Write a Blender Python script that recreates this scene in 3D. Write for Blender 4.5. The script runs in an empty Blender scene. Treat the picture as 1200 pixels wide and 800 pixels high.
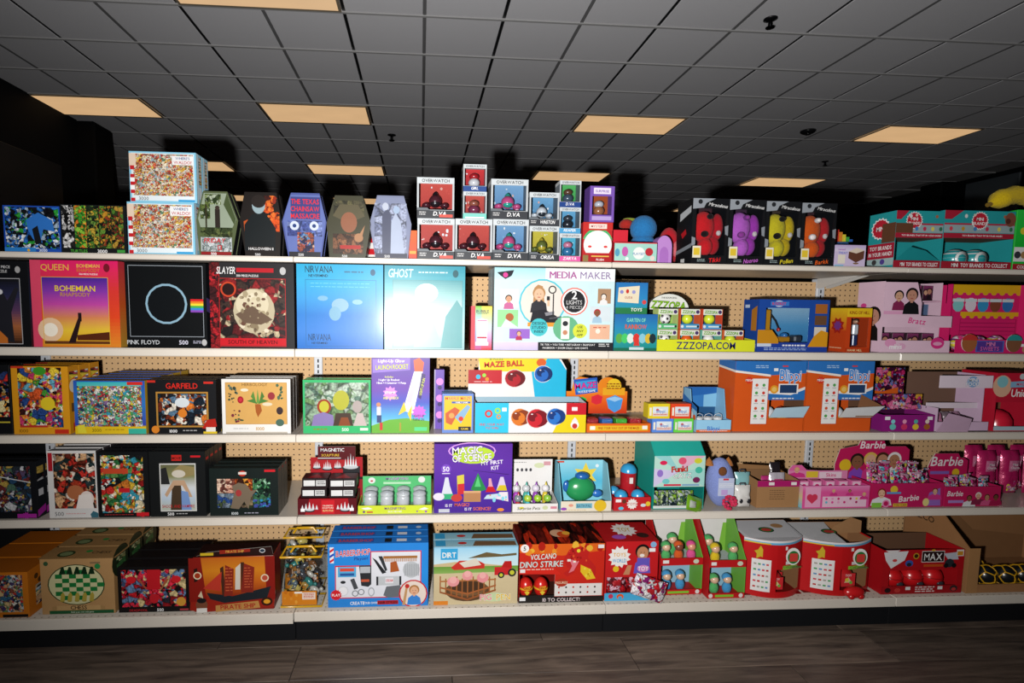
import bpy, math, random
from mathutils import Vector
# ---------------------------------------------------------------- camera, world, lights
scene = bpy.context.scene
COL = scene.collection
FPX, YAW, PITCH, ROLL, CX, CY, CZ = 616.88, .0639, -.0842, .0118, -67.8, 15.3, 1.29
_s, _c = math.sin, math.cos
AF = Vector((_s(YAW)*_c(PITCH), _c(YAW)*_c(PITCH), _s(PITCH)))
_r0 = Vector((_c(YAW), -_s(YAW), 0)); _u0 = _r0.cross(AF)
AR = _r0*_c(ROLL) + _u0*_s(ROLL); AU = _u0*_c(ROLL) - _r0*_s(ROLL)
cam_d = bpy.data.cameras.new('camera'); cam = bpy.data.objects.new('camera', cam_d); COL.objects.link(cam)
from mathutils import Matrix
cam.matrix_world = Matrix(((AR.x, AU.x, -AF.x, 0), (AR.y, AU.y, -AF.y, 0), (AR.z, AU.z, -AF.z, CZ), (0, 0, 0, 1)))
cam_d.sensor_width = 36; cam_d.lens = 36*FPX/1200; cam_d.shift_x = -CX/1200; cam_d.shift_y = CY/1200
cam_d.clip_start = .05; cam_d.clip_end = 100
scene.camera = cam
vs = scene.view_settings
vs.view_transform = 'Standard'; vs.look = 'None'; vs.gamma = 1; vs.use_curve_mapping = False; vs.exposure = 0.0
world = bpy.data.worlds.new('world'); scene.world = world; world.use_nodes = True
world.node_tree.nodes['Background'].inputs[0].default_value = (.75, .85, 1, 1)
world.node_tree.nodes['Background'].inputs[1].default_value = .035
fl = bpy.data.lights.new('camera_flash', 'SPOT'); flo = bpy.data.objects.new('camera_flash', fl); COL.objects.link(flo)
fl.energy = 610; fl.color = (1, .975, .95); fl.spot_size = math.radians(150); fl.spot_blend = 1.0; fl.shadow_soft_size = .022
flo.location = (-.16, 0, 1.21)
flo.rotation_euler = Vector((.27, 1, .24)).to_track_quat('-Z', 'Y').to_euler()

# ---------------------------------------------------------------- pixel helpers (photo frame 1200x800 -> metres)
def BX(px, Y, z):                      # X of the point at depth Y, height z that the photo shows at column px
    k = (px-600-CX)/FPX; dz = z-CZ
    a = AR.x-k*AF.x
    return (k*(Y*AF.y+dz*AF.z) - Y*AR.y - dz*AR.z)/a
def HZ(py, X, Y):                      # height of the point at X, Y that the photo shows at row py
    k = -(py-400-CY)/FPX
    return CZ + (k*(X*AF.x+Y*AF.y) - X*AU.x - Y*AU.y)/(AU.z-k*AF.z)

# ---------------------------------------------------------------- colours and materials
_lc = {}
def lin(h):
    if h in _lc: return _lc[h]
    s = h if len(h) == 6 else ''.join(ch*2 for ch in h)
    o = []
    for i in (0, 2, 4):
        v = int(s[i:i+2], 16)/255
        o.append(v/12.92 if v <= .04045 else ((v+.055)/1.055)**2.4)
    _lc[h] = (o[0], o[1], o[2], 1); return _lc[h]
MATS = {}
def newmat(name):
    m = bpy.data.materials.new(name); m.use_nodes = True
    nt = m.node_tree; return m, nt, nt.nodes['Principled BSDF'], nt.nodes, nt.links
KA = .43                                # how much light printed card, paint and plastic give back
def attr_mat(name, rough=.4, coat=0, bump=0, bscale=60, var=.06, vscale=25, metal=0, sheen=0, spec=.5, K=None, coatr=.16):
    K = K or KA
    m, nt, b, N, L = newmat(name)
    a = N.new('ShaderNodeAttribute'); a.attribute_name = 'Col'
    n = N.new('ShaderNodeTexNoise'); n.inputs['Scale'].default_value = vscale; n.inputs['Detail'].default_value = 4
    tc = N.new('ShaderNodeTexCoord'); L.new(tc.outputs['Object'], n.inputs['Vector'])
    mr = N.new('ShaderNodeMapRange'); mr.inputs['To Min'].default_value = K*(1-var); mr.inputs['To Max'].default_value = K*(1+var)
    L.new(n.outputs['Fac'], mr.inputs['Value'])
    mx = N.new('ShaderNodeVectorMath'); mx.operation = 'SCALE'
    L.new(a.outputs['Color'], mx.inputs[0]); L.new(mr.outputs['Result'], mx.inputs['Scale'])
    L.new(mx.outputs['Vector'], b.inputs['Base Color'])
    b.inputs['Roughness'].default_value = rough; b.inputs['Metallic'].default_value = metal
    b.inputs['Specular IOR Level'].default_value = spec
    b.inputs['Coat Weight'].default_value = coat; b.inputs['Coat Roughness'].default_value = coatr
    if sheen: b.inputs['Sheen Weight'].default_value = sheen
    if bump:
        n2 = N.new('ShaderNodeTexNoise'); n2.inputs['Scale'].default_value = bscale; n2.inputs['Detail'].default_value = 3
        L.new(tc.outputs['Object'], n2.inputs['Vector'])
        bp = N.new('ShaderNodeBump'); bp.inputs['Strength'].default_value = bump; bp.inputs['Distance'].default_value = .004
        L.new(n2.outputs['Fac'], bp.inputs['Height']); L.new(bp.outputs['Normal'], b.inputs['Normal'])
    MATS[name] = m; return m
attr_mat('print', .4, 0, spec=.14)
attr_mat('gloss', .35, .3, bump=.05, bscale=14, spec=.1, coatr=.1)
attr_mat('card', .8, 0, bump=.05, bscale=150, spec=.2)
attr_mat('plastic', .25, 0, var=.02, spec=.4)
attr_mat('plush', 1, 0, bump=.9, bscale=260, var=.18, vscale=90, sheen=.05, spec=.05)
attr_mat('foil', .24, .5, bump=.8, bscale=45, metal=.25, var=.15)
attr_mat('metal', .35, 0, metal=.9, var=.04)
attr_mat('paint', .38, .1, var=.05, vscale=9, bump=.03, bscale=40)
attr_mat('dark', .75, 0, var=.12, vscale=4, bump=.05, bscale=90, spec=.12)
attr_mat('tile', .95, 0, var=.13, vscale=160, bump=.35, bscale=190, spec=.1, K=1)
attr_mat('glitter', .25, .6, bump=1, bscale=500, var=.35, vscale=300)
def clear_mat(name, tint, fac, haze=0):
    m, nt, b, N, L = newmat(name); N.remove(b)
    t = N.new('ShaderNodeBsdfTransparent'); t.inputs[0].default_value = lin(tint)
    g = N.new('ShaderNodeBsdfGlossy'); g.inputs['Roughness'].default_value = .06
    n = N.new('ShaderNodeTexNoise'); n.inputs['Scale'].default_value = 30
    tc = N.new('ShaderNodeTexCoord'); L.new(tc.outputs['Object'], n.inputs['Vector'])
    bp = N.new('ShaderNodeBump'); bp.inputs['Strength'].default_value = .35; bp.inputs['Distance'].default_value = .004
    L.new(n.outputs['Fac'], bp.inputs['Height']); L.new(bp.outputs['Normal'], g.inputs['Normal'])
    df = N.new('ShaderNodeBsdfDiffuse'); df.inputs[0].default_value = (.62, .65, .68, 1)
    m0 = N.new('ShaderNodeMixShader'); m0.inputs[0].default_value = haze
    L.new(t.outputs[0], m0.inputs[1]); L.new(df.outputs[0], m0.inputs[2])
    mx = N.new('ShaderNodeMixShader'); mx.inputs[0].default_value = fac
    L.new(m0.outputs[0], mx.inputs[1]); L.new(g.outputs[0], mx.inputs[2])
    L.new(mx.outputs[0], N['Material Output'].inputs[0]); MATS[name] = m
clear_mat('clear', 'f6f8fa', .025); clear_mat('clear_blue', 'cfe4ee', .05); clear_mat('clear_grey', 'e0e3e6', .08, .3)
def glow_mat(name, col, st):
    m, nt, b, N, L = newmat(name)
    w = N.new('ShaderNodeTexNoise'); w.inputs['Scale'].default_value = 3
    mr = N.new('ShaderNodeMapRange'); mr.inputs['To Min'].default_value = st*.9; mr.inputs['To Max'].default_value = st*1.1
    L.new(w.outputs['Fac'], mr.inputs['Value']); L.new(mr.outputs['Result'], b.inputs['Emission Strength'])
    b.inputs['Base Color'].default_value = (.3, .28, .25, 1); b.inputs['Emission Color'].default_value = lin(col)
    b.inputs['Roughness'].default_value = .5; MATS[name] = m
glow_mat('lamp_diffuser', 'e0b583', .82)
def busy(pal, scale=90, seed=0, fine=.45, warp=.012):      # crowded picture print: patches of a palette in two sizes
    key = 'busy_'+'_'.join(pal)+'_%g_%g' % (scale, seed)
    if key in MATS: return key
    m, nt, b, N, L = newmat('crowded_print'); MATS[key] = m
    tc = N.new('ShaderNodeTexCoord')
    mp = N.new('ShaderNodeMapping'); mp.inputs['Location'].default_value = (seed*1.37, seed*.61, seed*2.11); mp.inputs['Scale'].default_value = (1, .2, 1)
    L.new(tc.outputs['Object'], mp.inputs['Vector'])
    nz = N.new('ShaderNodeTexNoise'); nz.inputs['Scale'].default_value = scale*.6; nz.inputs['Detail'].default_value = 1
    L.new(mp.outputs[0], nz.inputs['Vector'])
    sc = N.new('ShaderNodeVectorMath'); sc.operation = 'MULTIPLY_ADD'; sc.inputs[1].default_value = (warp,)*3
    L.new(nz.outputs['Color'], sc.inputs[0]); L.new(mp.outputs[0], sc.inputs[2])
    outs = []
    for k, s in enumerate((scale*.55, scale*1.5)):
        v = N.new('ShaderNodeTexVoronoi'); v.inputs['Scale'].default_value = s; L.new(sc.outputs[0], v.inputs['Vector'])
        sp = N.new('ShaderNodeSeparateColor'); L.new(v.outputs['Color'], sp.inputs[0])
        cr = N.new('ShaderNodeValToRGB'); cr.color_ramp.interpolation = 'CONSTANT'
        e = cr.color_ramp.elements; q = pal if k == 0 else pal[::-1]
        kl = lambda h: tuple(c*KA for c in lin(h)[:3])+(1,)
        e[0].position = 0; e[0].color = kl(q[0]); e[1].position = 1/len(q); e[1].color = kl(q[1])
        for i in range(2, len(q)):
            el = e.new(i/len(q)); el.color = kl(q[i])
        L.new(sp.outputs[k], cr.inputs[0]); outs.append(cr)
    n3 = N.new('ShaderNodeTexNoise'); n3.inputs['Scale'].default_value = scale*.5; L.new(mp.outputs[0], n3.inputs['Vector'])
    gt = N.new('ShaderNodeMath'); gt.operation = 'GREATER_THAN'; gt.inputs[1].default_value = .5+(.5-fine)*.3
    L.new(n3.outputs['Fac'], gt.inputs[0])
    mx = N.new('ShaderNodeMix'); mx.data_type = 'RGBA'
    L.new(gt.outputs[0], mx.inputs[0]); L.new(outs[0].outputs[0], mx.inputs[6]); L.new(outs[1].outputs[0], mx.inputs[7])
    ve = N.new('ShaderNodeTexVoronoi'); ve.feature = 'DISTANCE_TO_EDGE'; ve.inputs['Scale'].default_value = scale*.55; L.new(sc.outputs[0], ve.inputs['Vector'])
    ed = N.new('ShaderNodeMapRange'); ed.inputs['From Min'].default_value = .02; ed.inputs['From Max'].default_value = .09; ed.inputs['To Min'].default_value = .4
    L.new(ve.outputs['Distance'], ed.inputs['Value'])
    n5 = N.new('ShaderNodeTexNoise'); n5.inputs['Scale'].default_value = scale*3.2; n5.inputs['Detail'].default_value = 2; L.new(mp.outputs[0], n5.inputs['Vector'])
    m5 = N.new('ShaderNodeMapRange'); m5.inputs['From Min'].default_value = .35; m5.inputs['From Max'].default_value = .65; m5.inputs['To Min'].default_value = .6; m5.inputs['To Max'].default_value = 1.35
    L.new(n5.outputs['Fac'], m5.inputs['Value'])
    mm = N.new('ShaderNodeMath'); mm.operation = 'MULTIPLY'; L.new(ed.outputs[0], mm.inputs[0]); L.new(m5.outputs[0], mm.inputs[1])
    vm = N.new('ShaderNodeVectorMath'); vm.operation = 'SCALE'; L.new(mx.outputs[2], vm.inputs[0]); L.new(mm.outputs[0], vm.inputs['Scale'])
    L.new(vm.outputs[0], b.inputs['Base Color'])
    b.inputs['Roughness'].default_value = .38; b.inputs['Specular IOR Level'].default_value = .14
    return key
def peg_mat(name, base, hole, pitch=.0254, rad=.0034, rough=.8):   # a sheet with a square grid of small holes
    m, nt, b, N, L = newmat(name); MATS[name] = m
    tc = N.new('ShaderNodeTexCoord'); sx = N.new('ShaderNodeSeparateXYZ'); L.new(tc.outputs['Object'], sx.inputs[0])
    def ma(op, a, bb=None):
        n = N.new('ShaderNodeMath'); n.operation = op
        for i, q in enumerate((a, bb)):
            if q is None: continue
            if isinstance(q, (int, float)): n.inputs[i].default_value = q
            else: L.new(q, n.inputs[i])
        return n.outputs[0]
    s = []
    for ax in ('X', 'Z' if name == 'pegboard' else 'Y'):
        t = ma('DIVIDE', sx.outputs[ax], pitch); t = ma('SUBTRACT', ma('FRACT', t), .5); s.append(ma('MULTIPLY', t, t))
    d = ma('LESS_THAN', ma('SQRT', ma('ADD', s[0], s[1])), rad/pitch)
    nz = N.new('ShaderNodeTexNoise'); nz.inputs['Scale'].default_value = 120; nz.inputs['Detail'].default_value = 3
    L.new(tc.outputs['Object'], nz.inputs['Vector'])
    cr = N.new('ShaderNodeValToRGB'); q = [c*.56 for c in lin(base)]
    cr.color_ramp.elements[0].color = (q[0]*.85, q[1]*.85, q[2]*.82, 1); cr.color_ramp.elements[1].color = (q[0]*1.12, q[1]*1.12, q[2]*1.12, 1)
    L.new(nz.outputs['Fac'], cr.inputs[0])
    mx = N.new('ShaderNodeMix'); mx.data_type = 'RGBA'; L.new(d, mx.inputs[0]); L.new(cr.outputs[0], mx.inputs[6]); mx.inputs[7].default_value = lin(hole)
    L.new(mx.outputs[2], b.inputs['Base Color']); b.inputs['Roughness'].default_value = rough
    bp = N.new('ShaderNodeBump'); bp.invert = True; bp.inputs['Strength'].default_value = .8; bp.inputs['Distance'].default_value = .004
    L.new(d, bp.inputs['Height']); L.new(bp.outputs['Normal'], b.inputs['Normal'])
peg_mat('pegboard', 'd2ab7b', '2b1a10'); peg_mat('perforated_deck', 'ddd4c8', '6b625a', rad=.0028, rough=.45)
def plank_mat():
    m, nt, b, N, L = newmat('vinyl_plank'); MATS['vinyl_plank'] = m
    tc = N.new('ShaderNodeTexCoord'); oi = N.new('ShaderNodeObjectInfo')
    ad = N.new('ShaderNodeVectorMath'); ad.operation = 'MULTIPLY_ADD'; ad.inputs[1].default_value = (7, 3, 5)
    cb = N.new('ShaderNodeCombineXYZ')
    for i in range(3): L.new(oi.outputs['Random'], cb.inputs[i])
    L.new(cb.outputs[0], ad.inputs[0]); L.new(tc.outputs['Object'], ad.inputs[2])
    mp = N.new('ShaderNodeMapping'); mp.inputs['Scale'].default_value = (1.3, 13, 1); L.new(ad.outputs[0], mp.inputs[0])
    n = N.new('ShaderNodeTexNoise'); n.inputs['Scale'].default_value = 2.6; n.inputs['Detail'].default_value = 7; n.inputs['Roughness'].default_value = .62; n.inputs['Distortion'].default_value = .7
    L.new(mp.outputs[0], n.inputs['Vector'])
    cr = N.new('ShaderNodeValToRGB'); e = cr.color_ramp.elements
    e[0].position = .3; e[0].color = lin('29211d'); e[1].position = .72; e[1].color = lin('5c4f45')
    L.new(n.outputs['Fac'], cr.inputs[0])
    hs = N.new('ShaderNodeHueSaturation'); mr = N.new('ShaderNodeMapRange'); mr.inputs['To Min'].default_value = .5; mr.inputs['To Max'].default_value = 1.25
    L.new(oi.outputs['Random'], mr.inputs['Value']); L.new(mr.outputs[0], hs.inputs['Value']); L.new(cr.outputs[0], hs.inputs['Color'])
    L.new(hs.outputs[0], b.inputs['Base Color']); b.inputs['Roughness'].default_value = .42
    bp = N.new('ShaderNodeBump'); bp.inputs['Strength'].default_value = .15; bp.inputs['Distance'].default_value = .002
    L.new(n.outputs['Fac'], bp.inputs['Height']); L.new(bp.outputs[0], b.inputs['Normal'])
plank_mat()

# ---------------------------------------------------------------- lettering: glyphs are taken once from the built-in font
CHARS = "ABCDEFGHIJKLMNOPQRSTUVWXYZabcdefghijklmnopqrstuvwxyz0123456789.,'!?&+-:/"
GLYPH = {}
def load_glyphs():
    tmp = []
    for st, off in (('n', 0), ('b', .013), ('f', .045)):
        for ch in CHARS:
            cu = bpy.data.curves.new('g', 'FONT'); cu.body = ch; cu.resolution_u = 2; cu.offset = off*(.25 if ch in 'MW' else 1); cu.fill_mode = 'FRONT'
            o = bpy.data.objects.new('g', cu); COL.objects.link(o); tmp.append((st, ch, o, cu))
    bpy.context.view_layer.update()
    dg = bpy.context.evaluated_depsgraph_get()
    for st, ch, o, cu in tmp:
        ev = o.evaluated_get(dg); me = ev.to_mesh()
        GLYPH[st, ch] = ([(v.co.x, v.co.y) for v in me.vertices], [tuple(p.vertices) for p in me.polygons])
        ev.to_mesh_clear()
    for st, ch, o, cu in tmp:
        bpy.data.objects.remove(o); bpy.data.curves.remove(cu)
load_glyphs()
def text_layout(s):
    x = 0; out = []
    for ch in s:
        if ch == ' ': x += .3; continue
        g = GLYPH.get(('n', ch))
        if not g or not g[0]: x += .3; continue
        x0 = min(v[0] for v in g[0]); x1 = max(v[0] for v in g[0])
        out.append((ch, x-x0)); x += (x1-x0)+.085
    return out, max(x-.085, .1)

# ---------------------------------------------------------------- mesh collector
class M:
    def __init__(s): s.v = []; s.f = []; s.c = []; s.m = []; s.mats = []; s.sm = []
    def mi(s, mat):
        if mat not in s.mats: s.mats.append(mat)
        return s.mats.index(mat)
    def poly(s, pts, col='888', mat='print', sm=False):
        i = len(s.v); s.v.extend(tuple(p) for p in pts); s.f.append(tuple(range(i, i+len(pts)))); s.c.append(col); s.m.append(s.mi(mat)); s.sm.append(sm)
        return s
    def grid(s, rows, col, mat, closed=False, sm=True):            # rows of points -> quads
        i = len(s.v); n = len(rows[0])
        for r in rows: s.v.extend(tuple(p) for p in r)
        k = s.mi(mat)
        for a in range(len(rows)-1):
            for b in range(n if closed else n-1):
                b2 = (b+1) % n
                s.f.append((i+a*n+b, i+a*n+b2, i+(a+1)*n+b2, i+(a+1)*n+b)); s.c.append(col[a] if isinstance(col, list) else col); s.m.append(k); s.sm.append(sm)
        return s
    def box(s, x0, x1, y0, y1, z0, z1, col='888', mat='print', ch=0, front=None, top=None, side=None):
        c = [(x0+x1)/2, (y0+y1)/2, (z0+z1)/2]; h = [(x1-x0)/2, (y1-y0)/2, (z1-z0)/2]
        ch = min(ch, min(h)*.9)
        def P(sg, a):
            return tuple(c[i]+sg[i]*(h[i]-(ch if i != a else 0)) for i in range(3))
        def add(pts, colr):
            p = [Vector(q) for q in pts]; n = (p[1]-p[0]).cross(p[2]-p[0]); m_ = sum(p, Vector())/len(p)-Vector(c)
            s.poly(pts if n.dot(m_) > 0 else pts[::-1], colr, mat)
        for a in range(3):
            b, d = (a+1) % 3, (a+2) % 3
            for sg in (-1, 1):
                q = []
                for sb, sd in ((-1, -1), (1, -1), (1, 1), (-1, 1)):
                    v = [0, 0, 0]; v[a] = sg; v[b] = sb; v[d] = sd; q.append(P(v, a))
                cc = (side if a == 0 else (front if sg < 0 else None) if a == 1 else (top if sg > 0 else None)) or col
                add(q, cc)
            if ch:
                for sb in (-1, 1):
                    for sd in (-1, 1):
                        v = [0, 0, 0]; v[b] = sb; v[d] = sd; v[a] = -1; w = v[:]; w[a] = 1
                        add([P(v, b), P(w, b), P(w, d), P(v, d)], col)
        if ch:
            for sx in (-1, 1):
                for sy in (-1, 1):
                    for sz in (-1, 1): add([P((sx, sy, sz), 0), P((sx, sy, sz), 1), P((sx, sy, sz), 2)], col)
        return s
    def prism(s, pts, y0, y1, col='888', side=None, back=None, mat='print', off=(0, 0, 0)):   # outline in (x, z), thickness along y
        A = sum(pts[i][0]*pts[(i+1) % len(pts)][1]-pts[(i+1) % len(pts)][0]*pts[i][1] for i in range(len(pts)))
        if A < 0: pts = pts[::-1]
        F = [(p[0]+off[0], y0+off[1], p[1]+off[2]) for p in pts]; B = [(p[0]+off[0], y1+off[1], p[1]+off[2]) for p in pts]
        s.poly(F, col, mat); s.poly(B[::-1], back or side or col, mat)
        for i in range(len(pts)):
            j = (i+1) % len(pts); s.poly([F[i], B[i], B[j], F[j]], side or col, mat)
        return s
    def ell(s, x, y, z, rx, ry, rz, col, mat='plush', n=14, m=9, tilt=0):
        rows = []
        for a in range(m+1):
            t = math.pi*a/m; r = []
            for b in range(n):
                p = 2*math.pi*b/n; dx, dy, dz = rx*_s(t)*_c(p), ry*_s(t)*_s(p), -rz*_c(t)
                if tilt: dx, dz = dx*_c(tilt)-dz*_s(tilt), dx*_s(tilt)+dz*_c(tilt)
                r.append((x+dx, y+dy, z+dz))
            rows.append(r)
        return s.grid(rows, col, mat, True)
    def lathe(s, prof, x, y, z, col, mat='plastic', n=16, sm=True):    # prof: (radius, height)
        rows = [[(x+r*_c(2*math.pi*b/n), y+r*_s(2*math.pi*b/n), z+h) for b in range(n)] for r, h in prof]
        return s.grid(rows, col, mat, True, sm)
    def tube(s, path, r, col, mat='plastic', n=8):
        rows = []; P = [Vector(p) for p in path]
        for i, p in enumerate(P):
            t = (P[min(i+1, len(P)-1)]-P[max(i-1, 0)]).normalized()
            a = t.cross(Vector((0, 0, 1)));
            if a.length < .05: a = t.cross(Vector((1, 0, 0)))
            a.normalize(); b = t.cross(a)
            rows.append([tuple(p+(a*_c(2*math.pi*k/n)+b*_s(2*math.pi*k/n))*(r[i] if isinstance(r, list) else r)) for k in range(n)])
        s.grid(rows, col, mat, True); s.poly(rows[0], col, mat); s.poly(rows[-1][::-1], col, mat)
        return s
    def pillow(s, x, y, z, w, h, t, col, mat='foil', nx=8, nz=8, lean=0, rot=0, seed=0):   # a stuffed pouch, flat at its sealed edges
        rnd = random.Random(seed)
        for sg in (-1, 1):
            rows = []
            for a in range(nz+1):
                r = []
                for b in range(nx+1):
                    u, v = b/nx*2-1, a/nz*2-1
                    d = t/2*((1-abs(u)**4)*(1-abs(v)**4))**.6*(1+.25*rnd.uniform(-1, 1)*(abs(u) < .9 and abs(v) < .9))
                    px, py, pz = u*w/2*(1-.03*abs(v)), sg*d, v*h/2
                    py, pz = py*_c(lean)+pz*_s(lean), pz*_c(lean)-py*_s(lean)
                    px, pz = px*_c(rot)-pz*_s(rot), px*_s(rot)+pz*_c(rot)
                    r.append((x+px, y+py, z+pz))
                rows.append(r if sg > 0 else r[::-1])
            s.grid(rows[::-1], col, mat)
        return s
    def mesh(s, name):
        me = bpy.data.meshes.new(name); me.from_pydata(s.v, [], s.f)
        for k in s.mats: me.materials.append(MATS[k])
        me.polygons.foreach_set('material_index', s.m); me.polygons.foreach_set('use_smooth', s.sm)
        at = me.attributes.new('Col', 'FLOAT_COLOR', 'CORNER'); buf = []
        for f, c in zip(s.f, s.c): buf.extend(lin(c)*len(f))
        at.data.foreach_set('color', buf); me.update()
        return me
    def build(s, name, parent=None, loc=None):
        o = bpy.data.objects.new(name, s.mesh(name)); COL.objects.link(o)
        if parent is not None: o.parent = parent
        if loc: o.location = loc
        return o

def tag(o, label=None, cat=None, group=None, kind=None):
    for k, v in (('label', label), ('category', cat), ('group', group), ('kind', kind)):
        if v: o[k] = v
    return o
def thing(name, label, cat, loc, rz=0, group=None, rx=0):
    o = bpy.data.objects.new(name, None); COL.objects.link(o); o.empty_display_size = .05
    o.location = loc; o.rotation_euler = (rx, 0, rz)
    return tag(o, label, cat, group)
KIDS = {}
def copy_tree(o, parent=None):
    c = o.copy(); COL.objects.link(c); c.parent = parent
    for ch in list(o.children): copy_tree(ch, c)
    return c

# ---------------------------------------------------------------- flat print: drawn in fractions of a face, u to the right, v downwards
def R(u0, v0, u1, v1, col): return ('P', [(u0, v0), (u1, v0), (u1, v1), (u0, v1)], col)
def Q(*a): return ('P', [(a[i], a[i+1]) for i in range(0, len(a)-1, 2)], a[-1])
def C(u, v, r, col, k=1, n=18): return ('C', u, v, r, col, k, n)          # circle, radius in face heights; k = height/width
def ST(u, v, r, col, n=12, q=.75): return ('S', u, v, r, col, n, q)        # starburst
def T(s, u, v, h, col, w=None, sh=0, st='b', rot=0, ol=None): return ('T', s, u, v, h, col, w, sh, st, rot, ol)
def B(u0, v0, u1, v1, mat): return ('B', u0, v0, u1, v1, mat)
def G(u0, v0, u1, v1, cols, n=8): return ('G', u0, v0, u1, v1, cols, n*3)    # colours running from top to bottom
def FR(u0, v0, u1, v1, t, col, k=1):                                       # a thin outline frame
    return ('L', [R(u0, v0, u1, v0+t, col), R(u0, v1-t, u1, v1, col), R(u0, v0, u0+t*k, v1, col), R(u1-t*k, v0, u1, v1, col)])
def SC(n, pal, u0, v0, u1, v1, size, seed=0):                              # scattered small shapes
    r = random.Random(seed); out = []
    for i in range(n):
        out.append(C(r.uniform(u0, u1), r.uniform(v0, v1), size*r.uniform(.5, 1.3), r.choice(pal), r.uniform(.6, 1.6), r.choice((5, 6, 8))))
    return ('L', out)
def LN(n, u0, v0, u1, v1, col, seed=0, t=.5):                              # a block of tiny print lines
    r = random.Random(seed); h = (v1-v0)/n; out = []
    for i in range(n):
        x = u0
        while x < u1-.01:
            w = r.uniform(.02, .07); out.append(R(x, v0+i*h, min(x+w, u1), v0+i*h+h*t, col)); x += w+.012
    return ('L', out)
def PERSON(u, v, s, skin, hair, top, k=1):                                 # head and shoulders of an unnamed model
    return ('L', [Q(u-.5*s*k, v+1.0*s, u-.42*s*k, v+.5*s, u-.15*s*k, v+.3*s, u+.15*s*k, v+.3*s, u+.42*s*k, v+.5*s, u+.5*s*k, v+1.0*s, top),
        C(u, v-.08*s, .36*s, hair, 1), R(u-.08*s*k, v+.15*s, u+.08*s*k, v+.38*s, skin), C(u, v, .28*s, skin, 1.15),
        R(u-.13*s*k, v-.05*s, u-.06*s*k, v-.02*s, '332'), R(u+.06*s*k, v-.05*s, u+.13*s*k, v-.02*s, '332'), R(u-.08*s*k, v+.13*s, u+.08*s*k, v+.17*s, 'a44')])
class Lets:                                            # every line of lettering becomes a part of its own
    def __init__(s): s.all = []
    @property
    def f(s): return s.all
    def build(s, name, parent=None):
        for m in s.all: m.build('lettering', parent)
def draw(cmds, p0, du, dv, n, mat='print', base=.00025, step=.00002):
    art, lets = M(), Lets(); p0, du, dv, n = Vector(p0), Vector(du), Vector(dv), Vector(n).normalized()
    W, H = du.length, dv.length; cnt = [0]
    def pt(u, v, e): return p0+du*u+dv*v+n*e
    def put(m, pts, col, mt=None):
        m.poly([pt(u, v, base+step*cnt[0]) for u, v in pts][::-1], col, mt or mat)
    def run(cs):
        for c in cs:
            k = c[0]
            if k == 'L': run(c[1]); continue
            cnt[0] += 1
            if k == 'P':
                pts = c[1]; A = sum(pts[i][0]*pts[(i+1) % len(pts)][1]-pts[(i+1) % len(pts)][0]*pts[i][1] for i in range(len(pts)))
                put(art, pts if A > 0 else pts[::-1], c[2])
            elif k == 'C':
                _, u, v, r, col, kk, nn = c
                put(art, [(u+r*H/W*_c(2*math.pi*i/nn), v+r*kk*_s(2*math.pi*i/nn)) for i in range(nn)], col)
            elif k == 'S':
                _, u, v, r, col, nn, q = c
                put(art, [(u+r*(1 if i % 2 else q)*H/W*_c(math.pi*i/nn), v+r*(1 if i % 2 else q)*_s(math.pi*i/nn)) for i in range(nn*2)], col)
            elif k == 'B': put(art, [(c[1], c[2]), (c[3], c[2]), (c[3], c[4]), (c[1], c[4])], '888', c[5])
            elif k == 'G':
                _, u0, v0, u1, v1, cols, nn = c
                for i in range(nn):
                    t = i/(nn-1)*(len(cols)-1); a = min(int(t), len(cols)-2); t -= a
                    A_, B_ = lin(cols[a]), lin(cols[a+1]); key = 'g%s%s%d' % (cols[a], cols[a+1], int(t*100))
                    _lc[key] = tuple(A_[q]*(1-t)+B_[q]*t for q in range(3))+(1,)
                    put(art, [(u0, v0+(v1-v0)*i/nn), (u1, v0+(v1-v0)*i/nn), (u1, v0+(v1-v0)*(i+1)/nn), (u0, v0+(v1-v0)*(i+1)/nn)], key)
            elif k == 'T':
                _, s, u, v, h, col, w, sh, st, rot, ol = c
                lay, tw = text_layout(s); sy = h*H/.7; sx = sy
                if not lay: continue
                let = M(); lets.all.append(let)
                if w and tw*sx > w*W: sx = w*W/tw
                for style, cc in ((('f', ol),) if ol else ())+((st, col),):
                    cnt[0] += 1; e = base+step*cnt[0]
                    for ch, ox in lay:
                        vs_, fs = GLYPH[style, ch]
                        q = []
                        for gx, gy in vs_:
                            x = (gx+ox-tw/2)*sx+sh*(gy-.35)*sy; y = (gy-.35)*sy
                            x, y = x*_c(rot)-y*_s(rot), x*_s(rot)+y*_c(rot)
                            q.append(tuple(pt(u+x/W, v-y/H, e)))
                        i0 = len(let.v); let.v.extend(q); mi = let.mi(mat)
                        for f in fs:
                            a, b2, d = (Vector(q[f[0]]), Vector(q[f[1]]), Vector(q[f[2]]))
                            f2 = f if (b2-a).cross(d-a).dot(n) >= 0 else f[::-1]
                            let.f.append(tuple(i0+x for x in f2)); let.c.append(cc); let.m.append(mi); let.sm.append(False)
    run(cmds)
    return art, lets
def panel(parent, name, cmds, p0, du, dv, n, mat='print', label=None):
    art, let = draw(cmds, p0, du, dv, n, mat)
    if not art.f:
        if let.f: return let.build('lettering', parent)
        return None
    o = art.build(name, parent)
    if label: o['label'] = label
    if let.f: let.build('lettering', o)
    return o
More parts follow.
